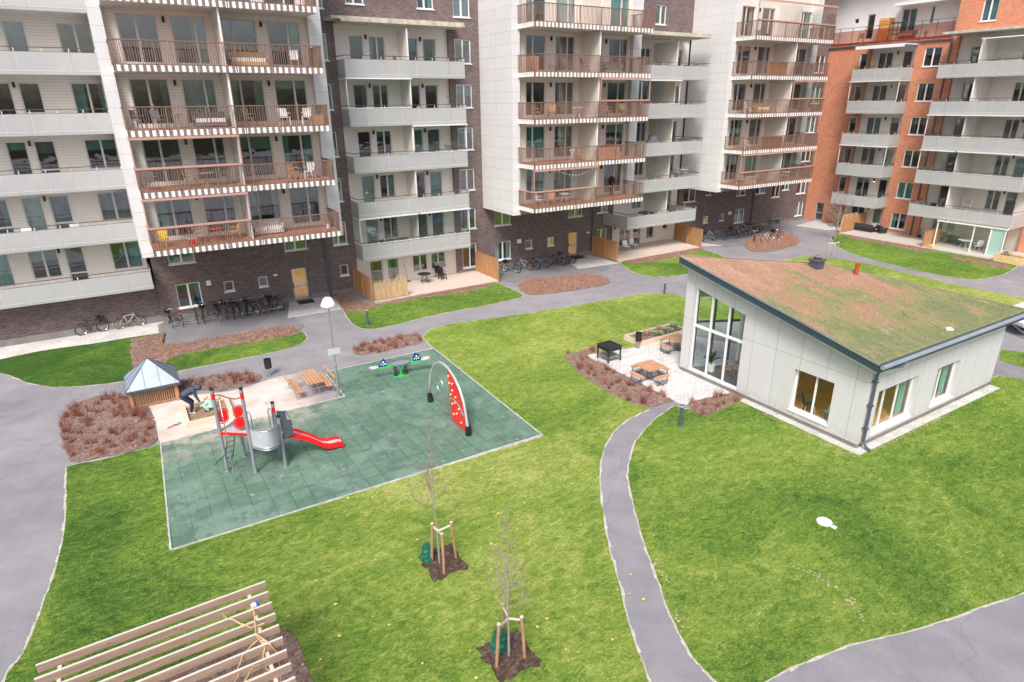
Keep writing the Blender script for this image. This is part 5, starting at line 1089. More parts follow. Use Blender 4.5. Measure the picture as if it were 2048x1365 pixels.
# sandbox
SB = thing('sandbox', 'rectangular timber framed sandbox full of damp brown sand', 'sandbox', (1.6, 28.7, .03))
for q_ in ((.6, 2.56, 27.66, 27.84), (.6, 2.56, 29.56, 29.74), (.6, .78, 27.84, 29.56), (2.38, 2.56, 27.84, 29.56)): m = MB(); m.box(q_[0], q_[1], q_[2], q_[3], .03, .3); m.build('frame_board', wood_pale, SB)
m = MB(); n_ = 16; rr_ = random.Random(8); vs = [(.78+1.6*i/n_, 27.84+1.72*j/n_, .17+rr_.uniform(-.03, .03)) for j in range(n_+1) for i in range(n_+1)]; m.add(vs, [(j*(n_+1)+i, j*(n_+1)+i+1, (j+1)*(n_+1)+i+1, (j+1)*(n_+1)+i) for j in range(n_) for i in range(n_)]); m.build('sand', sand_m, SB, smooth=True)
for (nm, lb, p, mt, sz) in (('toy', 'green sand toy left on the gravel by the sandbox', G(359, 849), green_m, .09), ('toy', 'red toy spade lying on the gravel left of the sandbox', G(345, 855), simple('dark_pink', (.4, .06, .08)), .1)):
    t = thing(nm, lb, 'toy', (*p, .03)); m = MB(); m.lathe(0, 0, [(0, .01), (sz, .01), (sz*.8, .06), (0, .06)], 10) if mt is green_m else m.bar((-.2, -.1, .02), (.1, .05, .02), .03); m.box(.05, .25, .0, .12, .01, .03) if mt is not green_m else None; m.build('toy_body', mt, t, False)
    m = MB(); m.tube([(-.05, 0, .03), (-.12, -.06, .03)], .012, 5); m.build('toy_handle', mt, t, False)

# ================================================================ PEOPLE
def body(name, label, loc, rz, limbs, parts, vox=.008):
    t = thing(name, label, 'person', loc, rz)
    def grow(nm, L, mt, v):
        m = MB()
        for (pts, rs) in L:
            for i in range(len(pts)-1):
                a, b_ = Vector(pts[i]), Vector(pts[i+1]); ra, rb = rs[i], rs[i+1]; m.tube([a, b_], [ra, rb], 12); m.ball(a, ra, 12); m.ball(b_, rb, 12)
        o = m.build(nm, mt, t, False); md = o.modifiers.new('r', 'REMESH'); md.mode = 'VOXEL'; md.voxel_size = v; md.use_smooth_shade = True; sm = o.modifiers.new('s', 'SMOOTH'); sm.iterations = 3; return o
    grow('body', limbs, skin_m, vox)
    for nm, L, mt, v in parts: grow(nm, L, mt, v)
    return t
def hand(w_, d, s_=1, n_=Vector((0, 0, 1))):
    w_ = Vector(w_); d = Vector(d).normalized(); sd_ = d.cross(n_).normalized(); L = [([w_, w_+d*.08*s_], [.026*s_, .034*s_])]
    for i, l in enumerate((.065, .078, .072, .055)):
        b0 = w_+d*.085*s_+sd_*(i-1.5)*.02*s_; L.append(([b0, b0+d*l*.5*s_, b0+(d*l*.85-n_*l*.35)*s_], [.0095*s_, .009*s_, .0075*s_]))
    t0 = w_+d*.03*s_-sd_*.028*s_; L.append(([t0, t0+(d*.03-sd_*.03)*s_, t0+(d*.06-sd_*.035)*s_], [.012*s_, .010*s_, .0085*s_])); return L
def head(c, fwd, s_=1, up=Vector((0, 0, 1))):
    c = Vector(c); f = Vector(fwd).normalized(); r2 = f.cross(up).normalized()
    return [([c+up*.02*s_, c-up*.03*s_+f*.015*s_], [.092*s_, .078*s_]), ([c-up*.08*s_+f*.04*s_, c-up*.1*s_+f*.05*s_], [.045*s_, .035*s_]), ([c+f*.088*s_-up*.0*s_, c+f*.108*s_-up*.03*s_], [.012*s_, .016*s_]), ([c+r2*.088*s_, c+r2*.09*s_-up*.03*s_], [.018*s_, .014*s_]), ([c-r2*.088*s_, c-r2*.09*s_-up*.03*s_], [.018*s_, .014*s_])]
# adult bending over, facing +X (local), feet at origin
hip = Vector((-.22, 0, .88)); ch = Vector((.22, 0, 1.10)); nk = Vector((.36, 0, 1.12)); hd = Vector((.50, 0, 1.12))
wl, wr_ = Vector((.33, .17, .50)), Vector((.40, -.15, .52))
limbs = head(hd, (.75, 0, -.65), 1, Vector((.65, 0, .75)).normalized())+[([nk, hd], [.055, .06])]+hand(wl, (.25, 0, -1), 1, Vector((1, 0, .2)))+hand(wr_, (.3, 0, -1), 1, Vector((1, 0, .2)))
adult = body('person', 'adult in a dark hooded jacket bending down in the sandbox', (.97, 28.95, .17), -.1, limbs, [
    ('jacket', [([hip+Vector((.03, 0, .03)), Vector((.02, 0, 1.04)), ch], [.155, .165, .16]), ([ch+Vector((0, .15, 0)), ch-Vector((0, .15, 0))], [.09, .09]),
        ([ch+Vector((.02, .17, -.02)), Vector((.27, .22, .78)), wl+Vector((-.01, 0, .03))], [.075, .058, .042]), ([ch+Vector((.02, -.17, -.02)), Vector((.31, -.2, .78)), wr_+Vector((-.01, 0, .03))], [.075, .058, .042]),
        ([nk+Vector((-.03, 0, .03)), hd+Vector((-.02, 0, .035))], [.10, .13])], navy, .012),
    ('trousers', [([hip, hip+Vector((.02, 0, .03))], [.15, .15]), ([hip+Vector((0, .09, -.03)), Vector((.1, .13, .50)), Vector((.02, .12, .12))], [.115, .078, .06]), ([hip+Vector((0, -.09, -.03)), Vector((.07, -.12, .50)), Vector((.0, -.12, .12))], [.115, .078, .06])], navy2, .012),
    ('shoes', [([Vector((-.03, .12, .05)), Vector((.16, .14, .035))], [.05, .042]), ([Vector((-.05, -.12, .05)), Vector((.14, -.14, .035))], [.05, .042])], simple('grey_shoe', (.42, .43, .42), .7), .01)])
# child crouching
cl = head((.08, 0, .62), (.9, 0, -.35), .8)+[([Vector((.03, 0, .5)), Vector((.06, 0, .58))], [.04, .045])]+hand((.3, .1, .3), (.6, 0, -.6), .65)+hand((.32, -.1, .28), (.6, 0, -.6), .65)
body('person', 'small child in a mint snowsuit and pink hat crouching in the sandbox', (1.68, 28.8, .17), 2.9, cl, [
    ('snowsuit', [([Vector((-.12, 0, .22)), Vector((-.05, 0, .38)), Vector((.02, 0, .46))], [.14, .14, .11]), ([Vector((.02, .11, .44)), Vector((.14, .15, .34)), Vector((.27, .1, .31))], [.06, .052, .042]), ([Vector((.02, -.11, .44)), Vector((.14, -.15, .34)), Vector((.29, -.1, .29))], [.06, .052, .042]),
        ([Vector((-.1, .08, .2)), Vector((.14, .13, .26)), Vector((.04, .12, .07))], [.085, .07, .06]), ([Vector((-.1, -.08, .2)), Vector((.14, -.13, .26)), Vector((.04, -.12, .07))], [.085, .07, .06])], mint, .01),
    ('hat', [([Vector((.06, 0, .67)), Vector((.05, 0, .70))], [.088, .07])], hat_m, .01), ('boots', [([Vector((.0, .12, .04)), Vector((.14, .13, .035))], [.045, .04]), ([Vector((.0, -.12, .04)), Vector((.14, -.13, .035))], [.045, .04])], black_m, .01)])
t = thing('toy_spade', 'purple toy spade in the adult hand over the sand', 'toy', (1.4, 28.8, .2)); m = MB(); m.bar((1.35, 28.8, .52), (1.55, 28.7, .28), .025); m.build('shaft', simple('purple', (.18, .12, .42), .4), t); m = MB(); m.obox((1.6, 28.67, .23), (.65, -.3, -.7), (.4, .9, 0), (.7, 0, .7), .08, .06, .01); m.build('blade', simple('purple', (.18, .12, .42), .4), t)
# person in the balcony doorway
f1 = 5.52+.335
st = head((0, -.02, 1.64), (0, -1, -.15))+[([Vector((0, 0, 1.45)), Vector((0, -.01, 1.56))], [.05, .055])]+hand((.24, -.1, .84), (0, -.2, -1), 1, Vector((0, 1, 0)))+hand((-.24, -.1, .84), (0, -.2, -1), 1, Vector((0, 1, 0)))
body('person', 'person in a dark maroon sweater standing on the lowest balcony of the middle tower', (33.95, 39.75, f1), 0, st, [
    ('sweater', [([Vector((0, 0, 1.0)), Vector((0, 0, 1.38))], [.15, .165]), ([Vector((.14, 0, 1.38)), Vector((-.14, 0, 1.38))], [.09, .09]), ([Vector((.2, 0, 1.38)), Vector((.27, .02, 1.12)), Vector((.24, -.08, .88))], [.07, .055, .042]), ([Vector((-.2, 0, 1.38)), Vector((-.27, .02, 1.12)), Vector((-.24, -.08, .88))], [.07, .055, .042])], maroon, .012),
    ('trousers', [([Vector((0, 0, .95)), Vector((0, 0, .9))], [.145, .145]), ([Vector((.09, 0, .88)), Vector((.1, 0, .48)), Vector((.1, 0, .08))], [.1, .07, .055]), ([Vector((-.09, 0, .88)), Vector((-.1, 0, .48)), Vector((-.1, 0, .08))], [.1, .07, .055])], black_m, .012),
    ('shoes', [([Vector((.1, .02, .04)), Vector((.11, -.14, .035))], [.045, .04]), ([Vector((-.1, .02, .04)), Vector((-.11, -.14, .035))], [.045, .04])], black_m, .01), ('hair', [([Vector((0, .02, 1.69)), Vector((0, .05, 1.66))], [.09, .08])], simple('grey_hair', (.25, .22, .2), .8), .01)])

# ================================================================ COURTYARD FURNITURE
t = thing('street_lamp', 'slim galvanised lamp post with a white dome head by the green mat', 'street lamp', (7.11, 27.3, .03)); x, y = 7.11, 27.3
m = MB(); m.tube([(x, y, .03), (x, y, 1.7), (x, y, 1.75), (x, y, 4.5)], [.065, .06, .036, .028], 12); m.build('pole', steel, t)
m = MB(); m.lathe(x, y, [(.0, 4.93), (.12, 4.92), (.2, 4.86), (.3, 4.66), (.335, 4.56), (.32, 4.53), (.1, 4.5), (.04, 4.4)], 24); m.build('lamp_head', simple('lamp_white', (.86, .86, .85), .25, 0, .04), t, smooth=True)
m = MB(); m.cyl(x, y, .031, .05, .15); m.build('base_plate', steel, t)
m = MB(); m.box(x-.28, x+.28, y-.05, y-.035, 2.2, 2.5); m.build('sign_plate', simple('pale_sign', (.60, .66, .68), .3, .2), t)
def bollard(x, y, label, h=1.12, group='bollard lights'):
    t = thing('bollard_light', label, 'bollard light', (x, y, .03), 0, group)
    m = MB(); m.cyl(x, y, .05, h-.12, .072, n=18); m.build('post', zinc_d, t); m = MB(); m.cyl(x, y, h-.118, h-.05, .062, n=18); m.build('light_ring', simple('opal', (.75, .76, .75), .4), t)
    m = MB(); m.lathe(x, y, [(.075, h-.05), (.09, h-.045), (.09, h-.01), (0, h)], 18); m.build('cap', chrome, t); m = MB(); m.cyl(x, y, .03, .08, .1, n=18); m.build('base', steel, t)
bollard(11.8, 36.4, 'bollard light on the strip of lawn below the bamboo screen'); bollard(18.4, 16.4, 'bollard light beside the short shrub bed by the patio'); bollard(31.92, 31.09, 'bollard light at the lawn edge left of the pavilion roof', 1.0)
def bin_(x, y, z, label):
    t = thing('litter_bin', label, 'litter bin', (x, y, z), 0, 'black litter bins'); m = MB(); m.lathe(x, y, [(0, z+.42), (.17, z+.42), (.18, z+.86), (.19, z+.9), (.15, z+.91), (.14, z+.5), (0, z+.5)], 18); m.build('bucket', black_m, t)
    m = MB(); m.cyl(x, y, z, z+.42, .025); m.cyl(x, y, z, z+.012, .13); m.build('post', steel, t)
bin_(4.87, 31.7, .03, 'round black litter bin at the path above the sandbox'); bin_(23.23, 24.3, .035, 'round black litter bin between grill and raised planter')
# picnic table with backrests
def bench_table():
    t = thing('picnic_table', 'long orange slatted picnic table with two backed benches beside the lamp post', 'picnic table', (6.2, 28.72, .03))
    m = MB(); 
    for i in range(5): xx = 5.85+.155*i; m.box(xx, xx+.12, 27.8, 29.65, .72, .755)
    m.build('table_top', wood_orange_y, t)
    for x0 in (5.36, 6.74):
        m = MB(); 
        for i in range(2): m.box(x0+.15*i, x0+.15*i+.125, 27.8, 29.65, .43, .46)
        m.build('seat', wood_orange_y, t)
    for x0, s_ in ((5.14, -1), (7.14, 1)): m = MB(); m.obox((x0, 28.72, .82), (0, 1, 0), (.15*s_, 0, 1), (1, 0, 0), .95, .06, .016); m.build('backrest', wood_orange_y, t)
    for y in (28.0, 29.45):
        m = MB(); m.tube([(5.1, y, .9), (5.3, y, .4), (5.34, y, .08), (5.44, y, .05), (6.96, y, .05), (7.06, y, .08), (7.1, y, .4), (7.2, y, .9)], .02, 6); m.tube([(5.3, y, .41), (7.1, y, .41)], .018, 6); m.tube([(5.95, y, .05), (6.1, y, .72)], .018, 6); m.tube([(6.45, y, .05), (6.3, y, .72)], .018, 6); m.build('frame', steel, t)
bench_table()
def square_table(x, y, rz, label):
    t = thing('picnic_table', label, 'picnic table', (x, y, .035), rz, 'square patio picnic tables')
    m = MB()
    for i in range(7): yy = -.56+.162*i; m.box(-.56, .56, yy, yy+.138, .71, .745)
    m.build('table_top', wood_orange, t, False)
    for a in range(4):
        c_, s_ = math.cos(a*math.pi/2), math.sin(a*math.pi/2); R = lambda p: (p[0]*c_-p[1]*s_, p[0]*s_+p[1]*c_, p[2])
        m = MB()
        for d in (.72, .87): m.add([R(p) for p in [(-.42, -d-.135, .43), (.42, -d-.135, .43), (.42, -d, .43), (-.42, -d, .43), (-.42, -d-.135, .46), (.42, -d-.135, .46), (.42, -d, .46), (-.42, -d, .46)]], [(0,3,2,1),(4,5,6,7),(0,1,5,4),(1,2,6,5),(2,3,7,6),(3,0,4,7)])
        m.build('seat', wood_orange if a % 2 == 0 else wood_orange_y, t, False)
        m = MB(); m.bar(R((0, -.05, .05)), R((0, -1.0, .05)), .05); m.bar(R((-.32, -.88, .05)), R((.32, -.88, .05)), .04)
        for q_ in (-.32, .32): m.bar(R((q_, -.88, .05)), R((q_, -.88, .43)), .04)
        m.bar(R((.07, -.07, .02)), R((.07, -.07, .71)), .05); m.build('frame', simple('frame_grey', (.18, .20, .23), .4, .4), t, False)
square_table(20.78, 20.8, 0, 'square orange picnic table with four benches in the middle of the patio'); square_table(24.75, 22.85, 0, 'square orange picnic table half hidden behind the pavilion corner')
t = thing('grill', 'black square charcoal grill table on four legs at the patio edge', 'grill', (20.75, 23.9, .035)); x0, x1, y0, y1 = 20.3, 21.2, 23.4, 24.35
m = MB(); m.box(x0, x1, y0, y1, .68, .86); m.box(x0-.03, x1+.03, y0-.03, y0+.05, .861, .88); m.box(x0-.03, x1+.03, y1-.05, y1+.03, .861, .88); m.box(x0-.03, x0+.05, y0+.05, y1-.05, .861, .88); m.box(x1-.05, x1+.03, y0+.05, y1-.05, .861, .88); m.build('fire_box', dark_metal, t)
for x in (x0+.04, x1-.04):
    for y in (y0+.04, y1-.04): m = MB(); m.bar((x, y, .035), (x, y, .68), .06); m.build('leg', dark_metal, t)
m = MB(); m.box(x0+.05, x1-.05, y0+.05, y1-.05, .3, .33); m.build('shelf', steel, t)
t = thing('raised_planter', 'low timber planter box of leafy plants at the top of the patio', 'planter', (25.2, 24.9, 0))
for q_ in ((23.4, 27.2, 24.3, 24.4), (23.4, 27.2, 25.6, 25.7), (23.4, 23.5, 24.4, 25.6), (27.1, 27.2, 24.4, 25.6)): m = MB(); m.box(q_[0], q_[1], q_[2], q_[3], 0, .34); m.build('frame_board', wood_pale, t)
m = MB(); m.box(23.5, 27.1, 24.4, 25.6, .03, .28); m.build('soil', mulch_m, t)
def leafclump(x, y, z, R, H, n, mt, label, cat='plant', seed=1, name='plant', grass=False):
    r = random.Random(seed); m = MB()
    for i in range(n):
        a = r.uniform(0, 6.28); b_ = r.uniform(.1, 1); rad = R*r.uniform(.1, 1); c_ = Vector((x+rad*math.cos(a), y+rad*math.sin(a), z+H*r.uniform(.2, 1)*(1-.5*rad/R)))
        if grass: u = Vector((math.cos(a)*.4, math.sin(a)*.4, 1)).normalized()*H*r.uniform(.5, 1); s_ = Vector((-math.sin(a), math.cos(a), 0))*.008; p0 = Vector((x+rad*.3*math.cos(a), y+rad*.3*math.sin(a), z)); m.add([p0-s_, p0+s_, p0+u], [(0, 1, 2)]); continue
        u = Vector((math.cos(a), math.sin(a), r.uniform(-.2, .8))).normalized()*r.uniform(.06, .14); s_ = Vector((-math.sin(a), math.cos(a), r.uniform(-.3, .3)))*r.uniform(.03, .06); m.add([c_-u*.3, c_-s_+u*.3, c_+u, c_+s_+u*.3], [(0, 1, 2, 3)])
    t = thing(name, label, cat, (x, y, z)); m.build('leaves', mt, t); m = MB()
    for i in range(4): a = r.uniform(0, 6.28); m.tube([(x, y, z), (x+R*.3*math.cos(a), y+R*.3*math.sin(a), z+H*.6)], .008, 4)
    m.build('stem', twig_tan, t); return t
leafclump(26.6, 25.0, .28, .45, .55, 130, leaf_l, 'large pale green plant at the pavilion end of the planter', seed=1)
leafclump(25.9, 24.8, .28, .4, .35, 110, leaf_l, 'pale green leafy plant second from the pavilion in the planter', seed=2)
leafclump(25.1, 24.8, .28, .38, .25, 100, leaf_l, 'low pale green plant in the middle of the planter', seed=3)
leafclump(24.4, 24.9, .28, .3, .7, 140, twig_tan, 'dry tan ornamental grass by the bin end of the planter', seed=4, grass=True)
leafclump(25.6, 25.2, .28, .3, .6, 120, twig_tan, 'dry reddish grass behind the leafy planter plants', seed=5, grass=True)
t = thing('manhole_cover', 'round white manhole cover with a small square lid on the right lawn', 'manhole cover', (17.63, 9.27, .03)); m = MB(); m.lathe(17.63, 9.27, [(0, .075), (.22, .075), (.24, .06), (.24, .03)], 24); m.build('cover', white_m, t); m = MB(); m.box(17.56, 17.7, 8.86, 9.0, .03, .06); m.build('square_lid', white_m, t)
# pergola
Pg = thing('pergola', 'pale timber pergola seen from above with many thin parallel slats', 'pergola', (-1, 11, 0))
for i in range(12): yy = 13.2-.385*i; m = MB(); m.box(-3.23, 1.2-.008*i, yy-.02, yy+.02, 2.30, 2.485); o = m.build('slat', wood_perg, Pg); m = MB(); m.box(-3.232, 1.202-.008*i, yy-.023, yy+.023, 2.486, 2.5); m.build('slat_edge', wood_perg_top, o)
for x in (-2.87, .81): m = MB(); m.box(x-.035, x+.035, 8.6, 13.45, 2.12, 2.299); m.build('beam', wood_perg_top, Pg)
m = MB(); m.box(-2.8, .74, 12.98, 13.04, 2.18, 2.32); m.build('cross_beam', wood_perg_top, Pg)
for x in (-2.87, .81):
    for y in (9.0, 10.9, 12.75): m = MB(); m.box(x-.05, x+.05, y-.05, y+.05, .03, 2.119); m.build('post', wood_post, Pg)
t = thing('timber_trellis', 'low timber rail with brown posts in the mulch under the pergola', 'trellis', (-1, 10.2, .05))
for x in (-1.9, -1.2, -.5, .2): m = MB(); m.box(x-.04, x+.04, 10.16, 10.24, .05, 1.0); m.build('post', simple('dark_wood', (.16, .09, .05), .8, 0, .3), t)
m = MB(); m.box(-2.6, .5, 10.1, 10.3, 1.001, 1.04); m.build('rail', wood_perg_top, t)
m = MB(); vr = random.Random(12)
for s0 in range(5):
    p = Vector((vr.uniform(.3, 1.2), vr.uniform(10.2, 12.6), 2.5)); d = Vector((vr.uniform(-1, 1), vr.uniform(-1, .5), .1)).normalized(); pts = [p]
    for j in range(9): d = (d+Vector((vr.uniform(-.7, .7), vr.uniform(-.7, .5), vr.uniform(-.35, .25)))).normalized(); p = p+d*.14; p.z = max(2.1, min(2.62, p.z)); pts.append(p)
    m.tube(pts, [.013]*7+[.009, .006, .004], 5)
m.tube([(1.0, 11.2, .05), (.95, 11.3, 1.0), (1.02, 11.25, 2.1), (.9, 11.2, 2.5), (.7, 11.6, 2.55), (.8, 12.4, 2.52)], .016, 6)
o = m.build('stem', simple('vine_tan', (.62, .42, .22), .8, 0, .2), thing('climbing_vine', 'bare tan climbing vine curling over the pergola slat ends', 'vine', (1, 11.2, .05)))
t = thing('bottle', 'small white and blue can lying on the pergola beam', 'can', (.84, 12.62, 2.42)); m = MB(); m.tube([(.78, 12.62, 2.42), (.93, 12.66, 2.42)], .06, 10); m.build('can', white_m, t); m = MB(); m.tube([(.87, 12.645, 2.42), (.94, 12.662, 2.42)], .062, 10); m.build('can_band', simple('can_blue', (.05, .13, .5), .4), t)

# ================================================================ TREES
def bare_tree(x, y, z, H, label, seed, lean=(0, 0), spread=.35, start=.33, r0=.035, dens=26, kind='sapling', white=False):
    r = random.Random(seed); t = thing('young_tree' if kind == 'sapling' else 'bare_tree', label, 'tree', (x, y, z))
    tr = MB(); n = 8; P = [Vector((x+lean[0]*(i/n)+r.uniform(-.015, .015), y+lean[1]*(i/n)+r.uniform(-.015, .015), z+H*i/n)) for i in range(n+1)]
    tr.tube(P, [r0*(1-.85*i/n) for i in range(n+1)], 8); tr.build('trunk', trunk_m, t)
    cr = MB()
    def branch(p, d, L, rad, lv):
        pts = [p]; q = p
        for j in range(4): d = (d+Vector((r.uniform(-.25, .25), r.uniform(-.25, .25), r.uniform(-.05, .28)))).normalized(); q = q+d*L/4; pts.append(q)
        cr.tube(pts, [rad, rad*.8, rad*.6, rad*.45, rad*.25], 4, False)
        if lv > 0:
            for j in range(1, 5):
                for k in range(2): branch(pts[j], (d+Vector((r.uniform(-1, 1), r.uniform(-1, 1), r.uniform(-.4, .7)))).normalized(), L*r.uniform(.3, .5), rad*.5, lv-1)
    for i in range(dens):
        f = start+(1-start)*i/dens; p = P[0]+(P[-1]-P[0])*f; a = r.uniform(0, 6.28); L = H*spread*(1-.75*(f-start)/(1-start))*r.uniform(.6, 1.1)
        branch(p, Vector((math.cos(a), math.sin(a), r.uniform(.3, .9))).normalized(), L, r0*.45*(1.2-f), 2 if L > .3 else 1)
    cr.build('crown', twig_m, t); return t
bare_tree(6.12, 14.25, .05, 4.8, 'young bare tree on the mulch square nearer the green mat', 3, (-.1, .05), .2, .40, .036, 20)
bare_tree(6.1, 10.24, .05, 4.45, 'young bare tree on the mulch square nearest the camera', 5, (0, 0), .17, .32, .036, 24)
def stakes(spots, tops, tc, labels):
    for (a, b_, lb) in zip(spots, tops, labels):
        t = thing('tree_stake', lb, 'tree stake', (a[0], a[1], .05), 0, 'wooden stakes round the young trees'); m = MB(); m.tube([(a[0], a[1], .05), (b_[0], b_[1], 1.48)], .043, 10); m.build('stake', wood_post, t)
        m = MB(); m.tube([(b_[0], b_[1], 1.481), (b_[0], b_[1], 1.5)], .044, 10); m.build('stake_top', wood_pale, t)
        m = MB(); m.bar((b_[0], b_[1], 1.40), (tc[0], tc[1], 1.25), .014, .06); m.build('strap', simple('strap', (.62, .58, .54), .8), t)
stakes([(6.03, 13.77), (5.95, 14.45), (6.64, 14.21)], [(6.02, 13.74), (5.98, 14.32), (6.48, 14.07)], (6.11, 14.2), ['front stake of the upper young tree', 'back stake of the upper young tree beside the green bag', 'right stake of the upper young tree'])
stakes([(5.68, 10.13), (6.41, 9.99), (6.33, 10.86)], [(5.69, 10.0), (6.27, 9.9), (6.1, 10.5)], (6.1, 10.24), ['left stake of the tree nearest the camera', 'right stake of the tree nearest the camera', 'rear stake of the tree nearest the camera'])
def bag(x, y, label, seed, h=.55):
    r = random.Random(seed); t = thing('watering_bag', label, 'watering bag', (x, y, .05)); m = MB(); vs = []; fs = []
    for i in range(9):
        f = i/8; R = .23*(1-.55*f**1.5)*(1 if i % 2 else .86)*(1.25 if i == 8 else 1)
        for k in range(16): a = 6.283*k/16; q_ = R*(1+r.uniform(-.24, .2)); vs.append((x+q_*math.cos(a), y+q_*math.sin(a), .05+h*f))
        if i:
            for k in range(16): fs.append(((i-1)*16+k, (i-1)*16+(k+1) % 16, i*16+(k+1) % 16, i*16+k))
    fs.append(tuple(128+k for k in range(16))); m.add(vs, fs); m.build('bag', green_bag, t); m = MB(); m.ring((x, y, .05+h*.8), (0, 0, 1), .15, .015, 12, 5); m.build('tie', green_bag, t)
bag(5.88, 14.6, 'crumpled green watering bag beside the upper young tree', 1); bag(6.0, 10.55, 'green watering bag against the tree nearest the camera', 2, .6)
bare_tree(59.3, 35.6, .03, 4.4, 'bare spreading tree in front of the orange building', 9, (.3, .1), .5, .22, .07, 22, 'tree')
bare_tree(50.9, 30.6, .03, 3.6, 'thin staked sapling on the lawn strip beyond the pavilion roof', 11, (.1, 0), .1, .6, .03, 8)
for dx, dy, lb in ((-.5, .2, 'left stake of the sapling beyond the pavilion roof'), (.5, -.2, 'right stake of the sapling beyond the pavilion roof')):
    t = thing('tree_stake', lb, 'tree stake', (50.9+dx, 30.6+dy, .03), 0, 'wooden stakes round the young trees'); m = MB(); m.cyl(50.9+dx, 30.6+dy, .03, 1.7, .04); m.build('stake', wood_post, t); m = MB(); m.bar((50.9+dx, 30.6+dy, 1.6), (50.92, 30.6, 1.5), .012, .05); m.build('strap', white_m, t)

# ================================================================ TERRACES AND FENCES
def fence(p0, p1, h, label, mt=None, name='timber_fence', h0=.12):
    t = thing(name, label, 'fence', (p0[0], p0[1], 0)); m = MB(); a = Vector((*p0, 0)); b_ = Vector((*p1, 0)); L = (b_-a).length; d = (b_-a)/L; n = int(L/.125)
    for i in range(n): c_ = a+d*(.06+.125*i); m.obox((c_.x, c_.y, h0+h/2-.05), d, Vector((-d.y, d.x, 0)), (0, 0, 1), .055, .012, h/2-.06)
    m.build('boards', mt or wood_fence, t); m = MB(); m.obox(((a+b_)/2).to_tuple()[:2]+(h0+h-.095,), d, Vector((-d.y, d.x, 0)), (0, 0, 1), L/2, .045, .014); m.build('cap_rail', wood_fence, t)
    for q_ in (a, a+(b_-a)/2, b_): m = MB(); s_ = Vector((-d.y, d.x, 0))*.06; m.box(q_.x+s_.x-.045, q_.x+s_.x+.045, q_.y+s_.y-.045, q_.y+s_.y+.045, 0, h0+h-.14); m.build('post', wood_fence, t)
fence((13.7, 40.6), (13.7, 44.3), 1.75, 'orange board fence at the left end of the middle terrace'); fence((23.8, 40.6), (23.8, 44.1), 1.75, 'orange board fence between the middle terrace and the bicycles')
fence((35.5, 40.4), (35.5, 43.7), 1.75, 'orange board fence right of the lit middle entrance'); fence((45.5, 40.1), (46.2, 44.2), 1.75, 'orange board fence at the right end of the second terrace')
fence((62.9, 37.1), (66.9, 37.1), 1.75, 'orange board fence beside the black garden sofa'); fence((62.4, 28.9), (65.2, 28.9), 1.5, 'orange board fence beside the glazed ground floor room')
for (nm, lb, q_, z, mt) in (('wooden_terrace', 'wide pale wooden terrace deck below the middle white balconies', (13.75, 23.78, 40.5, 44.58), .14, wood_deck), ('wooden_terrace', 'pale wooden terrace deck below the right white balconies', (35.6, 45.6, 40.2, 44.58), .14, wood_deck), ('wooden_terrace', 'long pale terrace deck along the orange building', (62.1, 66.98, 20.8, 37.0), .13, wood_deck_y)):
    t = thing(nm, lb, 'terrace', (q_[0], q_[2], 0)); m = MB(); m.box(q_[0], q_[1], q_[2], q_[3], z-.04, z); m.build('deck_boards', mt, t); m = MB(); m.box(q_[0]+.04, q_[1]-.04, q_[2]+.04, q_[3]-.02, 0, z-.041); m.build('deck_frame', wood_pale, t)
t = thing('bamboo_screen', 'weathered bamboo screen standing along the front of the middle terrace', 'screen', (13.9, 40.7, .14)); br_ = random.Random(4)
for sct in range(6):
    m = MB()
    for i in range(16): x = 13.85+sct*.42+i*.026; m.tube([(x, 40.72+br_.uniform(-.012, .012), .2), (x+br_.uniform(-.02, .02), 40.72+br_.uniform(-.02, .02), 1.5+br_.uniform(-.1, .12)+(.15 if sct in (4,) else 0))], .013, 5)
    o = m.build('bamboo_panel', bamboo, t)
    m = MB(); m.cyl(13.84+sct*.42, 40.68, .14, 1.6, .02, n=6); m.build('pole', bamboo, o)
t = thing('reed_screen', 'tall bundle of pale reeds leaning against the fence by the orange building', 'screen', (63.2, 37.4, 0)); m = MB()
for i in range(120): x = 62.6+i*.018; m.tube([(x, 37.25+br_.uniform(-.04, .04), .05), (x+br_.uniform(-.02, .1), 37.2, 1.3+br_.uniform(-.2, .2)), (x+br_.uniform(.1, .5), 37.2+br_.uniform(-.2, .1), 1.75+br_.uniform(-.2, .25))], .01, 4, False)
m.build('reeds', bamboo, t)

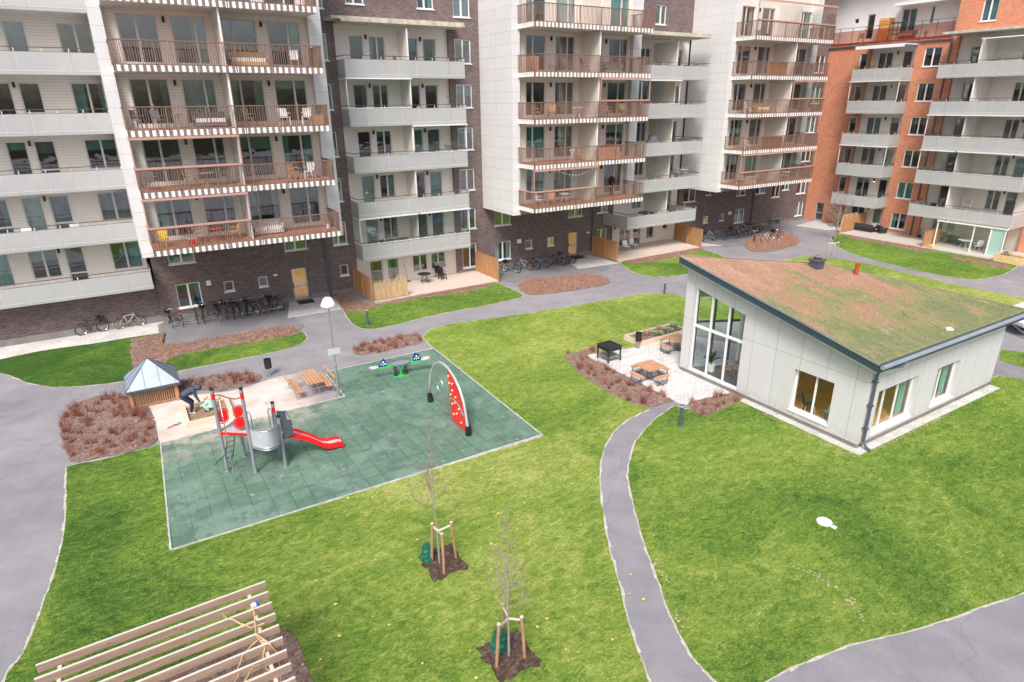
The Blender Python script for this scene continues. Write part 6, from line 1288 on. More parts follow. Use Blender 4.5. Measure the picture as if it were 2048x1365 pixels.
# ================================================================ BICYCLES
def make_bike(label, loc, rz, mframe, basket=True, guard=None):
    t = thing('bicycle', label, 'bicycle', loc, rz, 'bicycles parked in the yards')
    for nm, x in (('wheel', .55), ('wheel', -.55)):
        m = MB(); m.ring((x, 0, .34), (0, 1, 0), .315, .021, 22, 5); wb = m.build(nm, black_m, t, False)
        m = MB(); m.ring((x, 0, .34), (0, 1, 0), .294, .008, 22, 4)
        for k in range(9): a = 6.283*k/9; m.tube([(x, 0, .34), (x+.29*math.cos(a), 0, .34+.29*math.sin(a))], .0025, 3, False)
        m.cyl(x, 0, .325, .355, .02, n=6); m.build('rim', chrome, wb, False)
        if guard is not None: m = MB(); m.ring((x, 0, .34), (0, 1, 0), .345, .012, 14, 4, 1.2 if x < 0 else .9, 3.6 if x < 0 else 2.9); m.build('mudguard', guard, wb, False)
    m = MB(); P = dict(r=(-.55, 0, .34), b=(-.1, 0, .29), s=(-.22, 0, .8), h=(.33, 0, .82), f=(.55, 0, .34), h2=(.3, 0, .93))
    for a, b_, r_ in (('r', 'b', .012), ('r', 's', .01), ('b', 's', .017), ('b', 'h', .02), ('s', 'h', .017), ('h', 'f', .014), ('h', 'h2', .014)): m.tube([P[a], P[b_]], r_, 6)
    m.build('frame', mframe, t, False)
    m = MB(); m.tube([(.18, -.29, .99), (.28, -.2, 1.02), (.3, 0, .98), (.28, .2, 1.02), (.18, .29, .99)], .012, 6); m.tube([(.3, 0, .93), (.3, 0, .98)], .012, 6); m.build('handlebar', chrome, t, False)
    m = MB(); m.ball((-.24, 0, .9), .1, 8, 1.25, .75, .4); m.tube([(-.22, 0, .8), (-.235, 0, .88)], .013, 5); m.build('saddle', black_m, t, False)
    m = MB(); m.ring((-.1, .05, .29), (0, 1, 0), .09, .006, 14, 4); m.tube([(-.1, -.07, .29), (-.1, .07, .29)], .012, 5); m.box(-.13, -.05, .08, .16, .19, .21); m.box(-.15, -.07, -.16, -.08, .37, .39); m.bar((-.1, .06, .38), (-.55, .06, .38), .012, .01); m.build('crank', dark_metal, t, False)
    m = MB(); m.box(-.68, -.32, -.06, .06, .72, .735); m.tube([(-.6, .05, .72), (-.55, .03, .36)], .007, 4); m.tube([(-.6, -.05, .72), (-.55, -.03, .36)], .007, 4); m.build('rear_rack', dark_metal, t, False)
    if basket:
        m = MB(); m.add([(.42, -.15, .74), (.66, -.15, .74), (.66, .15, .74), (.42, .15, .74), (.38, -.19, .98), (.72, -.19, .98), (.72, .19, .98), (.38, .19, .98)], [(0, 3, 2, 1), (0, 1, 5, 4), (1, 2, 6, 5), (2, 3, 7, 6), (3, 0, 4, 7)]); m.build('basket', black_m, t, False)
    return t
mb_black = simple('bike_black', (.02, .02, .024), .35, .2); mb_white = simple('bike_white', (.62, .60, .55), .35); mb_red = simple('bike_red', (.30, .02, .03), .35); mb_blue = simple('bike_blue', (.03, .14, .42), .35); mb_silver = simple('bike_silver', (.42, .44, .48), .3, .5); mb_pink = simple('bike_pink', (.48, .12, .16), .4); mb_green = simple('bike_green', (.04, .16, .10), .4)
a_ = G(165, 672); b_ = G(205, 664)
bk0 = make_bike('black bicycle with a front basket leaning on the brown brick wall', ((a_[0]+b_[0])/2+.05, (a_[1]+b_[1])/2, .02), math.atan2(b_[1]-a_[1], b_[0]-a_[0]), mb_black, True, black_m)
a_ = G(240, 660); b_ = G(283, 652)
bk1 = make_bike('cream bicycle without basket leaning on the wall left of the racks', ((a_[0]+b_[0])/2, (a_[1]+b_[1])/2, .02), math.atan2(b_[1]-a_[1], b_[0]-a_[0]), mb_white, False, mb_white)
Z1 = lambda x, y: (280+x/4.876, 400+y/4.876); Z2 = lambda x, y: (930+x/5.69, 380+y/5.69); Z3 = lambda x, y: (1350+x/5.054, 250+y/5.054)
ords = ['leftmost', 'second', 'third', 'fourth', 'fifth', 'sixth', 'seventh', 'eighth', 'ninth', 'tenth', 'eleventh', 'twelfth', 'thirteenth', 'fourteenth', 'fifteenth']
cn = {id(mb_black): 'black', id(mb_red): 'dark red', id(mb_blue): 'blue', id(mb_silver): 'silver', id(mb_white): 'white', id(mb_pink): 'pink', id(mb_green): 'dark green'}
def park(lst, Zf, yard, ang0):
    r = random.Random(len(lst))
    for i, (x, y, mt, a, bsk) in enumerate(lst):
        p = G(*Zf(x, y)); an = math.radians(a); src = bk0 if bsk else bk1
        dup(src, (p[0]+.55*math.cos(an), p[1]+.55*math.sin(an), .02), an, '%s %s bicycle from the left in the %s' % (ords[i], cn[id(mt)], yard), mats={'frame': mt, 'mudguard': black_m if mt is not mb_white else mb_white})
park([(320, 1255, mb_black, 95, 1), (420, 1240, mb_pink, 92, 0), (568, 1215, mb_red, 88, 0), (630, 1205, mb_black, 85, 1), (790, 1185, mb_black, 93, 1), (850, 1170, mb_pink, 88, 1), (925, 1165, mb_black, 84, 1), (1003, 1155, mb_black, 95, 0), (1050, 1140, mb_black, 80, 1), (1150, 1130, mb_black, 104, 0), (1213, 1118, mb_red, 92, 0), (1280, 1100, mb_black, 86, 1), (1380, 1080, mb_black, 118, 1)], Z1, 'left bicycle yard', 90)
park([(415, 975, mb_silver, 85, 0), (595, 950, mb_black, 120, 1), (745, 920, mb_silver, 130, 0), (815, 910, mb_red, 110, 0), (915, 895, mb_blue, 125, 0), (1105, 865, mb_black, 120, 0), (1150, 850, mb_pink, 128, 0), (1215, 845, mb_black, 135, 1)], Z2, 'middle bicycle yard', 90)
park([(320, 1155, mb_green, 150, 0), (400, 1175, mb_silver, 160, 1), (500, 1168, mb_blue, 150, 0), (610, 1150, mb_black, 120, 0), (665, 1140, mb_black, 120, 1), (705, 1132, mb_silver, 118, 0), (745, 1120, mb_black, 110, 0), (780, 1105, mb_silver, 105, 0), (820, 1095, mb_black, 110, 1), (850, 1085, mb_red, 100, 0)], Z3, 'right bicycle yard', 90)
park([(800, 1195, mb_silver, 40, 0), (960, 1185, mb_white, 178, 0), (1065, 1152, mb_black, 170, 1)], Z3, 'group of three beyond the right yard', 90)
dup(bk1, (65.9, 29.1, .13), 1.2, 'small dark bicycle by the fence on the orange building terrace', mats={'frame': mb_black, 'mudguard': black_m})
dup(bk0, (65.6, 38.6, .02), 1.9, 'dark red bicycle leaning behind the bare spreading tree', mats={'frame': mb_red, 'mudguard': mb_red})
dup(bk0, (65.6, 39.4, .02), 2.1, 'black bicycle leaning behind the bare spreading tree', mats={'frame': mb_black})
def rack(x0, x1, y, n, label):
    t = thing('bicycle_rack', label, 'bicycle rack', (x0, y, .02)); m = MB(); m.tube([(x0, y, .1), (x1, y, .1)], .025, 6); m.tube([(x0, y+.45, .1), (x1, y+.45, .1)], .025, 6); m.build('ground_rail', steel, t)
    for i in range(n): x = x0+.15+(x1-x0-.3)*i/(n-1); m = MB(); m.tube([(x, y, .1), (x, y+.05, .5), (x, y+.12, .55), (x+.0, y+.42, .5), (x, y+.45, .1)], .014, 5); m.build('wheel_loop', steel, t)
rack(1.4, 4.6, 43.0, 9, 'galvanised rack holding the left half of the left bicycles'); rack(4.7, 8.2, 43.0, 9, 'galvanised rack holding the right half of the left bicycles')
rack(24.4, 28.3, 43.0, 9, 'galvanised rack next to the orange fence in the middle yard'); rack(28.5, 32.0, 43.0, 8, 'galvanised rack near the lit middle entrance'); rack(48.0, 56.5, 43.1, 16, 'galvanised rack below the right tower')
for (x0, x1, y0, y1, lb) in ((9.3, 10.4, 43.2, 44.2, 'dark door mat at the left entrance'), (33.2, 34.4, 43.2, 44.2, 'dark door mat at the middle entrance')):
    t = thing('door_mat', lb, 'door mat', (x0, y0, .02)); m = MB(); m.box(x0, x1, y0, y1, .021, .04); m.build('mat', simple('mat_dark', (.04, .04, .04), .9), t); m = MB(); m.box(x0-.02, x1+.02, y0-.02, y1+.02, .0201, .03); m.build('mat_frame', steel, t)

# ================================================================ TERRACE AND BALCONY FURNITURE
tmpl = {}
def chair(label, loc, rz, mt, ml=None, arms=True, group='balcony and terrace chairs'):
    k = arms
    if k not in tmpl: tmpl[k] = shell_chair('chair', label, 'chair', loc, rz, mt, ml or mt, .43, .48, .45, arms, group); return tmpl[k]
    return dup(tmpl[k], loc, rz, label, group, mats={'seat': mt, 'backrest': mt, 'leg': ml or mt})
def sofa(label, loc, rz, mt, L=1.6, mc=None):
    t = thing('sofa', label, 'sofa', loc, rz); m = MB(); m.box(-L/2, L/2, -.35, .35, .08, .26); m.build('base', mt, t, False); m = MB(); m.box(-L/2, L/2, .25, .38, .361, .78); m.build('backrest', mt, t, False)
    for sx in (-1, 1): m = MB(); m.box(sx*L/2-.06, sx*L/2+.06, -.34, .249, .361, .6); m.build('armrest', mt, t, False)
    for i in range(2): m = MB(); w_ = (L-.2)/2; m.box(-L/2+.08+i*(w_+.03), -L/2+.08+i*(w_+.03)+w_, -.36, .22, .262, .46); m.build('cushion', mc or cushion, t, False)
def pot(label, x, y, z, h, mt=leaf_d, mp=black_m, seed=1, R=.22, grass=False):
    t = leafclump(x, y, z+.22, R, h, 60, mt, label, 'potted plant', seed, 'potted_plant', grass); m = MB(); m.lathe(x, y, [(0, z), (.11, z), (.14, z+.24), (.11, z+.23), (0, z+.2)], 12); m.build('pot', mp, t)
TW = ['', 5.52+.335, 5.52+.335+S, 5.52+.335+2*S, 5.52+.335+3*S, 5.52+.335+4*S]
wk = lambda k: WK(k)+.245
peach = simple('peach_chair', (.66, .36, .24), .5); yel = simple('yellow_chair', (.75, .50, .04), .5); wch = simple('wood_chair', (.52, .31, .16), .5); met = simple('metal_chair', (.30, .28, .27), .4, .4); wpl = simple('white_plastic', (.80, .80, .80), .4)
lt, md_, rt_ = 'left tower', 'middle tower', 'right tower'
fl = {1: 'lowest', 2: 'second', 3: 'third', 4: 'fourth', 5: 'top'}
def bl(k, t): return '%s slatted balcony of the %s' % (fl[k], t)
chair('yellow chair at the left end of the '+bl(1, lt), (1.65, 38.7, TW[1]), -.4, yel); chair('peach chair left of the red table, '+bl(1, lt), (3.5, 38.8, TW[1]), 1.5, peach); chair('peach chair right of the red table, '+bl(1, lt), (5.3, 38.8, TW[1]), -1.4, peach)
round_table((4.4, 38.8, TW[1]), .4, .7, simple('red_table', (.5, .06, .06), .4), 'small round red table, '+bl(1, lt), 4); sofa('pale sofa behind the divider, '+bl(1, lt), (7.2, 39.2, TW[1]), 0, simple('pale_sofa', (.52, .5, .47), .8), 1.7)
pot('tall green plant at the right end of the '+bl(1, lt), 10.7, 39.0, TW[1], 1.0, leaf_l, white_m, 4); t = thing('crate', 'small red crate on the '+bl(1, lt), 'crate', (3.0, 38.2, TW[1])); m = MB(); m.box(-.18, .18, -.12, .12, .003, .34); m.build('crate_body', red_m, t, False); m = MB(); m.box(-.2, .2, -.14, .14, .341, .37); m.build('crate_lid', white_m, t, False)
chair('wooden chair left of the round table, '+bl(2, lt), (3.55, 38.9, TW[2]), 1.2, wch); round_table((4.4, 38.9, TW[2]), .42, .7, wch, 'round wooden table, '+bl(2, lt), 1); chair('brown chair right of the round table, '+bl(2, lt), (5.3, 38.9, TW[2]), -1.3, met); chair('dark chair at the left end of the '+bl(2, lt), (1.7, 38.8, TW[2]), .3, met)
chair('white chair at the right end of the '+bl(2, lt), (10.0, 39.0, TW[2]), -.6, wpl); chair('brown chair beside the white one, '+bl(2, lt), (9.1, 38.9, TW[2]), .6, wch)
chair('grey lounge chair at the left end of the '+bl(3, lt), (1.7, 38.8, TW[3]), 1.0, grey_weave); chair('steel garden chair beside the divided window, '+bl(3, lt), (2.6, 38.6, TW[3]), .5, met); round_table((3.5, 38.9, TW[3]), .28, .7, met, 'small round cafe table, '+bl(3, lt), 3); sofa('grey corner sofa left of the divider, '+bl(3, lt), (5.1, 39.3, TW[3]), 0, grey_weave, 1.6)
chair('steel lounger right of the divider, '+bl(3, lt), (7.1, 38.8, TW[3]), .9, met); chair('white basket chair with a grey seat, '+bl(3, lt), (8.9, 38.7, TW[3]), .1, wpl); chair('white garden chair near the right end, '+bl(3, lt), (10.2, 39.0, TW[3]), -.4, wpl); t = thing('box', 'brown wooden box at the right end of the '+bl(3, lt), 'box', (10.75, 38.6, TW[3])); m = MB(); m.box(-.25, .25, -.2, .2, .003, .5); m.build('box_body', wch, t, False); m = MB(); m.box(-.27, .27, -.22, .22, .501, .54); m.build('box_lid', wch, t, False)
sofa('white sofa with cushions right of the divider, '+bl(4, lt), (7.5, 39.3, TW[4]), 0, wch, 1.9); chair('round white armchair at the right, '+bl(4, lt), (9.9, 39.0, TW[4]), -.3, wpl, wch)
# middle tower
t = thing('cabinet', 'orange wooden cabinet at the left end of the '+bl(4, md_), 'cabinet', (25.75, 38.9, TW[4])); m = MB(); m.box(-.35, .35, -.25, .25, .003, .95); m.build('cabinet_body', wch, t, False)
for sx in (-1, 1): m = MB(); m.box(min(sx*.02, sx*.33), max(sx*.02, sx*.33), -.27, -.251, .05, .9); m.build('cabinet_door', wood_fence, t, False)
chair('brown armchair leftmost of two, '+bl(4, md_), (27.5, 38.9, TW[4]), -.3, met); chair('brown armchair second of two, '+bl(4, md_), (28.7, 38.9, TW[4]), .2, met); chair('dark high armchair beside the divider, '+bl(4, md_), (30.1, 38.7, TW[4]), 1.2, grey_weave); sofa('brown sofa right of the divider, '+bl(4, md_), (33.0, 39.2, TW[4]), 0, met, 1.5, grey_weave)
chair('wooden chair at the left end, '+bl(3, md_), (26.0, 38.8, TW[3]), 1.0, wch); chair('wooden chair behind a small table, '+bl(3, md_), (27.4, 38.9, TW[3]), -.8, wch); round_table((26.8, 38.6, TW[3]), .3, .65, wch, 'small wooden table between two chairs, '+bl(3, md_), 3); round_table((29.6, 38.8, TW[3]), .4, .7, wpl, 'pale round table left of the divider, '+bl(3, md_), 3); chair('low brown chair right of the divider, '+bl(3, md_), (32.5, 38.8, TW[3]), .2, wch); chair('low brown chair near the right end, '+bl(3, md_), (34.0, 38.8, TW[3]), -.2, wch)
chair('brown wooden chair left of the divider, '+bl(2, md_), (30.0, 38.8, TW[2]), .4, wch); t = thing('white_trestle', 'white trestle standing on the '+bl(2, md_), 'trestle', (28.9, 38.4, TW[2])); m = MB(); m.bar((-.2, 0, 0), (.15, 0, .8), .04); m.bar((.2, 0, 0), (-.15, 0, .8), .04); m.build('legs', wpl, t, False); m = MB(); m.bar((-.25, 0, .82), (.25, 0, .82), .05); m.build('top_bar', wpl, t, False)
t = thing('privacy_cloth', 'terracotta cloth with a bicycle drawing on a middle tower balcony', 'privacy screen', (32.1, 37.87, TW[2]))
m = MB(); m.box(31.0, 33.0, 37.84, 37.855, TW[2]+.02, TW[2]+1.08); m.build('cloth', simple('terracotta_cloth', (.50, .24, .14), .8), t); m = MB()
for x in (31.72, 32.35): m.ring((x, 37.835, TW[2]+.5), (0, 1, 0), .22, .009, 20, 4)
m.tube([(31.72, 37.835, TW[2]+.5), (31.9, 37.835, TW[2]+.72), (32.22, 37.835, TW[2]+.74), (32.35, 37.835, TW[2]+.5)], .008, 4); m.tube([(31.9, 37.835, TW[2]+.72), (32.0, 37.835, TW[2]+.5), (32.22, 37.835, TW[2]+.72)], .008, 4); m.build('bicycle_drawing', dark_metal, t)
chair('white chair near the left end, '+bl(1, md_), (26.3, 38.8, TW[1]), .6, wpl, wch); chair('terracotta chair beside a table, '+bl(1, md_), (27.3, 38.7, TW[1]), -.7, peach); round_table((28.6, 38.8, TW[1]), .42, .7, wpl, 'white table left of the divider, '+bl(1, md_), 3)
t = thing('string_lights', 'string of white globe lights hanging inside the lowest glazed balcony', 'string lights', (28, 38.1, TW[1]+2)); m = MB(); m.tube([(27.6+.3*i, 38.1, TW[1]+2.45-.35*math.sin(math.pi*i/10)) for i in range(11)], .006, 4); m.build('cable', black_m, t)
for i in range(11): m = MB(); m.ball((27.6+.3*i, 38.1, TW[1]+2.41-.35*math.sin(math.pi*i/10)), .03, 6); m.build('bulb', bulb_m, t)
# right tower
t = thing('reed_screen', 'orange reed mat behind the railing, '+bl(4, rt_), 'screen', (50.5, 37.9, TW[4])); m = MB()
for i in range(80): x = 49.2+i*.03; m.cyl(x, 37.9+.004*(i % 3), TW[4]+.02, TW[4]+1.0, .013, n=5)
m.build('reeds', simple('orange_reed', (.48, .20, .07), .8, 0, .3, 9), t)
t = thing('reed_screen', 'brown reed mat behind the railing, '+bl(2, rt_), 'screen', (50.5, 37.9, TW[2])); m = MB()
for i in range(95): x = 49.4+i*.03; m.cyl(x, 37.9+.004*(i % 3), TW[2]+.02, TW[2]+.98, .013, n=5)
m.build('reeds', simple('brown_reed', (.30, .14, .09), .8, 0, .3, 9), t)
sofa('white sofa in the left half, '+bl(3, rt_), (50.4, 39.2, TW[3]), 0, wch, 1.6); chair('white chair near the left end, '+bl(3, rt_), (48.2, 38.8, TW[3]), .5, wpl); chair('brown chair right of the divider, '+bl(3, rt_), (54.2, 38.8, TW[3]), .5, met); pot('red leaved plant at the right end, '+bl(3, rt_), 56.6, 38.7, TW[3], .9, twig_red, peach, 6)
chair('black chair in the right half, '+bl(4, rt_), (54.4, 38.7, TW[4]), .5, black_m); pot('round white plant cover at the left end, '+bl(4, rt_), 47.8, 38.6, TW[4], .9, cushion, white_m, 8, .35)
chair('pale reclining chair near the left end, '+bl(2, rt_), (48.5, 38.8, TW[2]), 1.2, wpl); chair('white chair near the left end, '+bl(1, rt_), (48.3, 38.8, TW[1]), 1.2, wpl); round_table((54.6, 38.8, TW[1]), .45, .7, wpl, 'white oval table right of the divider, '+bl(1, rt_), 3); t = thing('crate', 'pale slatted crate near the left end, '+bl(1, rt_), 'crate', (49.3, 38.5, TW[1])); m = MB(); m.box(-.4, .4, -.25, .25, .003, .55); m.build('crate_body', wood_pale, t, False); m = MB(); m.box(-.42, .42, -.27, .27, .551, .6); m.build('crate_lid', wood_pale, t, False)
pot('green leafy plant in the left half, '+bl(5, rt_), 49.3, 38.6, TW[5], 1.5, leaf_d, black_m, 5, .5); pot('palm like green plant at the right end, '+bl(5, rt_), 55.9, 38.4, TW[5], 1.5, leaf_l, white_m, 7, .5); t = thing('bucket', 'blue bucket at the left end, '+bl(5, rt_), 'bucket', (47.6, 38.2, TW[5])); m = MB(); m.lathe(0, 0, [(0, .01), (.14, .01), (.18, .38), (.15, .38), (0, .05)], 14); m.build('bucket_body', simple('sky_blue', (.18, .4, .7), .4), t, False); m = MB(); m.ring((0, 0, .4), (0, 1, 0), .17, .008, 10, 4, 1.57, 4.71); m.build('bucket_handle', white_m, t, False)
# left white balconies
chair('white slatted chair on the third balcony from below, far left', (-5.3, 44.2, wk(2)), .5, wpl); chair('white plastic armchair on the second balcony from below, far left', (-4.7, 44.2, wk(1)), 0, wpl); chair('white plastic armchair on the second balcony from below, near the tower', (-2.3, 44.2, wk(1)), .5, wpl)
# middle white balconies
pot('spiky plant on the topmost middle white balcony', 17.6, 43.3, wk(4)+.6, .5, leaf_d, white_m, 3, .3, True)
t = thing('star_ornament', 'wire star on the fourth middle white balcony', 'star ornament', (21.9, 43.6, wk(3))); P = [(.42*(1 if i % 2 == 0 else .42)*math.sin(6.283*i/10), 0, 1.45+.42*(1 if i % 2 == 0 else .42)*math.cos(6.283*i/10)) for i in range(10)]; m = MB(); m.tube(P+[P[0]], .016, 5); m.build('star', dark_metal, t, False); m = MB(); m.cyl(0, 0, 0, 1.02, .015, n=6); m.build('stand', dark_metal, t, False)
chair('orange chair on the fourth middle white balcony', (19.6, 43.8, wk(3)), .4, yel); sofa('grey sofa inside the lowest glazed middle balcony', (17.2, 44.0, wk(0)), 0, grey_weave, 1.7, grey_weave); chair('black chair inside the lowest glazed middle balcony', (15.9, 43.6, wk(0)), .3, black_m)
t = thing('drying_rack', 'folded drying rack on the third middle white balcony', 'drying rack', (21.6, 43.5, wk(2))); m = MB(); 
for i in range(6): m.tube([(-.5, -.1+.05*i, 1.1+.04*i), (.5, -.1+.05*i, 1.0+.04*i)], .01, 4)
m.build('rails', dark_metal, t, False); m = MB(); m.bar((-.4, 0, 0), (.3, 0, 1.1), .02); m.bar((.4, 0, 0), (-.3, 0, 1.1), .02); m.build('legs', dark_metal, t, False)
round_table((18.75, 43.2, .14), .5, .72, black_m, 'round black table on the middle wooden terrace', 4, cat='table'); chair('high black armchair on the middle wooden terrace', (20.3, 43.3, .14), .15, black_m); chair('black armchair tucked behind the high one', (20.35, 43.95, .14), .15, black_m)
t = thing('broom', 'red broom leaning on the wall of the middle terrace', 'broom', (17.7, 44.4, .14)); m = MB(); m.tube([(.1, -.25, .06), (0, .12, 1.4)], .014, 6); m.build('handle', simple('broom_red', (.45, .12, .08), .6), t, False); m = MB(); m.box(-.08, .28, -.3, -.2, 0, .08); m.build('brush', dark_metal, t, False)
# right white balconies and terrace
chair('white high backed chair left of two on the right wooden terrace', (38.7, 42.9, .14), -.2, wpl, met); chair('white high backed chair right of two on the right wooden terrace', (39.8, 43.1, .14), .1, wpl, met)
round_table((40.6, 42.6, wk(0)), .7, .72, black_m, 'black table on the lowest right white balcony', 4); pot('leafy plant on the second right white balcony rail', 42.4, 41.5, wk(1)+.75, .45, leaf_l, peach, 9, .35); pot('small shrub left of the divider on the second right white balcony', 41.1, 41.5, wk(1)+.75, .4, leaf_l, peach, 10, .3)
t = thing('grill_cover', 'grey covered grill on the third right white balcony', 'covered grill', (40.6, 42.4, wk(2))); m = MB(); m.add([(-.5, -.3, 0), (.5, -.3, 0), (.5, .3, 0), (-.5, .3, 0), (-.32, -.2, 1.3), (.3, -.2, 1.45), (.3, .2, 1.45), (-.32, .2, 1.3)], [(4, 5, 6, 7), (0, 1, 5, 4), (1, 2, 6, 5), (2, 3, 7, 6), (3, 0, 4, 7)]); m.build('cover', simple('cover_grey', (.22, .22, .27), .7, 0, .2), t, False); m = MB(); m.box(-.45, .45, -.28, .28, 0, .05); m.build('base', black_m, t, False)
m = MB(); gr_ = random.Random(2); 
for i in range(260): x = 42.6+gr_.uniform(0, 2.8); z = WK(2)+1.22+.06*math.sin(x*4)+gr_.uniform(-.07, .07); m.tube([(x, 41.08+gr_.uniform(-.06, .06), z), (x+gr_.uniform(-.1, .1), 41.08+gr_.uniform(-.1, .1), z+gr_.uniform(-.06, .08))], .009, 3, False)
t = thing('garland', 'green garland along the rail of the third right white balcony', 'garland', (44, 41.08, WK(2)+1.2)); m.build('greenery', leaf_d, t)
# drying rack, orange building pieces
t = thing('drying_rack', 'white drying rack on the second right white balcony', 'drying rack', (44.6, 42.4, wk(1))); m = MB()
for i in range(7): m.tube([(-.4, -.3+.1*i, 1.25), (.4, -.3+.1*i, 1.25)], .01, 4)
m.build('rails', wpl, t, False); m = MB()
for sx in (-.4, .4): m.bar((sx, -.3, 0), (sx, .25, 1.5), .025); m.bar((sx, .3, 0), (sx, -.25, 1.5), .025)
m.build('legs', wpl, t, False)
sofa('black garden sofa on the orange building terrace beside the fence', (65.2, 36.1, .13), 1.57, grey_weave if False else simple('black_weave', (.035, .037, .042), .7, 0, .3, 25), 1.9, simple('dark_cushion', (.05, .05, .055), .9)); sofa('black garden armchair right of the black sofa', (65.6, 34.6, .13), 1.0, simple('black_weave', (.035, .037, .042)), .9, simple('dark_cushion', (.05, .05, .055)))
pot('tall pot with bare branches beside the ground floor door', 66.5, 31.3, .13, .9, twig_m, dark_metal, 21, .3); leafclump(62.6, 28.4, .13, .25, .35, 70, simple('yellow_flower', (.7, .7, .08), .7), 'yellow flowering pot plant at the glazed room corner', seed=22, name='potted_plant')
round_table((65.0, 26.6, .13), .6, .72, simple('white_cloth', (.72, .76, .74), .8), 'table under a white cloth inside the glazed ground floor room', 4); chair('white and black patterned chair inside the glazed ground floor room', (64.6, 25.4, .13), -1.8, wpl, black_m); sofa('grey bench with blue cushions inside the glazed ground floor room', (66.2, 27.9, .13), 1.2, grey_weave, 1.2, simple('blue_cushion', (.30, .50, .56), .8))
t = thing('raised_planter', 'pale timber planter box at the corner of the orange building terrace', 'planter', (62.6, 22.0, 0)); m = MB(); m.box(61.95, 62.05, 20.9, 23.0, .002, .62); m.box(62.05, 63.2, 20.9, 21.0, .002, .62); m.box(62.05, 63.2, 22.9, 23.0, .002, .62); m.box(63.1, 63.2, 21.0, 22.9, .002, .62); m.build('frame_board', simple('new_pine', (.68, .50, .26), .7, 0, .12), t); m = MB(); m.box(62.05, 63.1, 21.0, 22.9, .3, .52); m.build('soil', mulch_m, t)
leafclump(62.6, 22.4, .52, .4, .35, 60, leaf_d, 'dark green plant in the corner timber planter', seed=30)
for k, y, lb, mt in ((3, 29.5, 'third', black_m), (2, 25.4, 'red', red_m), (2, 24.0, 'right red', red_m), (0, 30.3, 'black', black_m)):
    chair('%s coloured chair on the large orange building balcony, level %s' % ('red' if mt is red_m else 'black', {3: 'four, left', 2: 'three, at the hanging plant' if y > 25 else 'three, near end', 0: 'one, left end'}[k]), (65.4, y, wk(k)), -1.57, mt)
t = thing('white_shelf', 'white ladder shelf on the lowest large balcony of the orange building', 'shelf', (66.6, 27.9, wk(0))); m = MB(); m.bar((0, -.35, 0), (0, -.35, 1.7), .05); m.bar((0, .35, 0), (0, .35, 1.7), .05); m.build('uprights', wpl, t, False)
for z in (.4, .9, 1.4): m = MB(); m.box(-.12, .12, -.324, .324, z, z+.03); m.build('shelf_board', wpl, t, False)
pot('green plants along the rail of the second small orange building balcony', 65.6, 37.6, wk(1)+.6, .5, leaf_l, wpl, 31, .5); t = thing('bird_cage', 'tall white lantern cage on the second small orange building balcony', 'bird cage', (66.0, 36.4, wk(1)+.4)); m = MB()
for a in range(4): c_, s_ = math.cos(a*1.57+.78), math.sin(a*1.57+.78); m.tube([(.2*c_, .2*s_, .4), (.3*c_, .3*s_, 1.3), (.03*c_, .03*s_, 1.7)], .015, 4)
m.build('cage_frame', wpl, t, False); m = MB(); m.cyl(0, 0, 0, .4, .18, n=10); m.build('cage_base', wpl, t, False)
pot('conifer in a pot at the left of the topmost small orange building balcony', 65.8, 39.7, wk(4), 1.2, twig_red, wpl, 33, .3); pot('pale shrub in a pot on the topmost small orange building balcony', 65.5, 39.2, wk(4), .9, leaf_l, wpl, 34, .3)
# roof terrace
chair('dark wire lounge chair on the roof terrace near the brown tower', (67.7, 41.6, 18.31), -1.2, met); sofa('brown lounge sofa in the middle of the roof terrace', (67.8, 37.0, 18.31), -1.57, met, 1.5, peach); pot('large terracotta planter on the roof terrace', 67.6, 35.2, 18.31, .4, leaf_d, peach, 40, .3)
t = thing('wooden_cabinet', 'slatted orange wooden cabinet on the roof terrace', 'cabinet', (68.6, 39.6, 18.31)); m = MB(); m.box(68.2, 69.1, 39.2, 40.2, 18.31, 20.4); m.build('cabinet_body', simple('new_orange_wood', (.62, .33, .1), .6), t); m = MB()
for i in range(9): m.box(68.14, 68.199, 39.22, 40.18, 18.4+.22*i, 18.55+.22*i)
m.build('louvre_front', simple('new_orange_wood2', (.66, .38, .14), .6), t)
t = thing('metal_shelf', 'black open metal stand on the roof terrace', 'stand', (68.0, 38.3, 18.31)); m = MB()
for x in (67.7, 68.3):
    for y in (38.0, 38.8): m.bar((x, y, 18.31), (x, y, 19.9), .04)
for a, b_ in (((67.7, 38.0), (67.7, 38.8)), ((68.3, 38.0), (68.3, 38.8)), ((67.7, 38.0), (68.3, 38.0)), ((67.7, 38.8), (68.3, 38.8))): m.bar((*a, 19.88), (*b_, 19.88), .04); m.bar((*a, 19.2), (*b_, 19.2), .03)
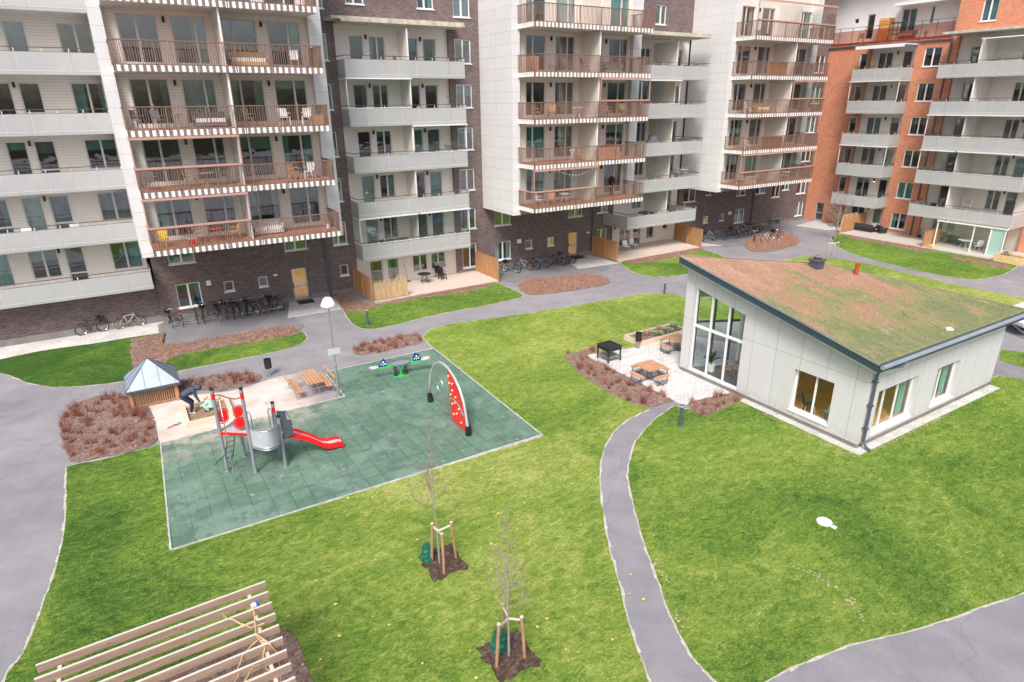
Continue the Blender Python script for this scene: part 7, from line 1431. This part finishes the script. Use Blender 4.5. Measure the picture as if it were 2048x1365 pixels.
m.build('stand_frame', black_m, t); m = MB(); m.box(67.73, 68.27, 38.03, 38.77, 18.8, 18.83); m.build('shelf_board', black_m, t)
# trailer
t = thing('trailer', 'flat white topped trailer with a steel V drawbar parked on the asphalt', 'trailer', (45, 13, 0)); u0 = Vector((42.2, 13.75, 0))
m = MB(); m.prism([(43.0, 14.4), (42.6, 13.5), (43.4, 12.6), (47.5, 12.6), (47.5, 15.4), (43.6, 15.4)], .72, .86); m.build('bed', simple('trailer_top', (.62, .60, .60), .5), t)
m = MB(); m.prism([(42.98, 14.42), (42.56, 13.5), (43.38, 12.56), (47.52, 12.56), (47.52, 15.42), (43.58, 15.42)], .64, .72); m.build('bed_frame', steel, t)
m = MB(); m.bar((43.3, 14.4, .6), (42.55, 13.2, .28), .07); m.bar((43.5, 12.9, .6), (42.55, 13.2, .28), .07); m.bar((42.55, 13.2, .25), (46, 12.7, .25), .06); m.build('drawbar', steel, t)
for y in (12.8, 15.2): m = MB(); m.ring((45.4, y, .33), (0, 1, 0), .24, .09, 20, 8); w_ = m.build('wheel', black_m, t); m = MB(); m.tube([(45.4, y-.05, .33), (45.4, y+.05, .33)], .16, 14); m.build('rim', steel, w_)
# fallen leaves and litter on beds
m = MB(); lr = random.Random(77)
for p, nn in (([(-3.6, 27.0), (-.8, 27.2), (-.8, 30.6), (-3.2, 30.8)], 60), ([(-.7, 19.2), (11, 18.8), (11, 9), (-1, 9)], 24), ([(9, 31), (12.5, 31), (12.5, 33.5), (9, 33)], 40), ([(14, 40), (24, 40), (24, 38), (14, 36)], 40)):
    for q_ in scatter(p, nn/50, lr.randint(0, 99), .07):
        a = lr.uniform(0, 6.28); s_ = lr.uniform(.03, .07); m.add([(q_[0]+s_*math.cos(a+k*1.571), q_[1]+s_*.7*math.sin(a+k*1.571), .07+lr.uniform(0, .03)) for k in range(4)], [(0, 1, 2, 3)])
o = m.build('fallen_leaves', yellow_leaf); tag(o, 'yellow fallen leaves', 'leaves', kind='stuff')
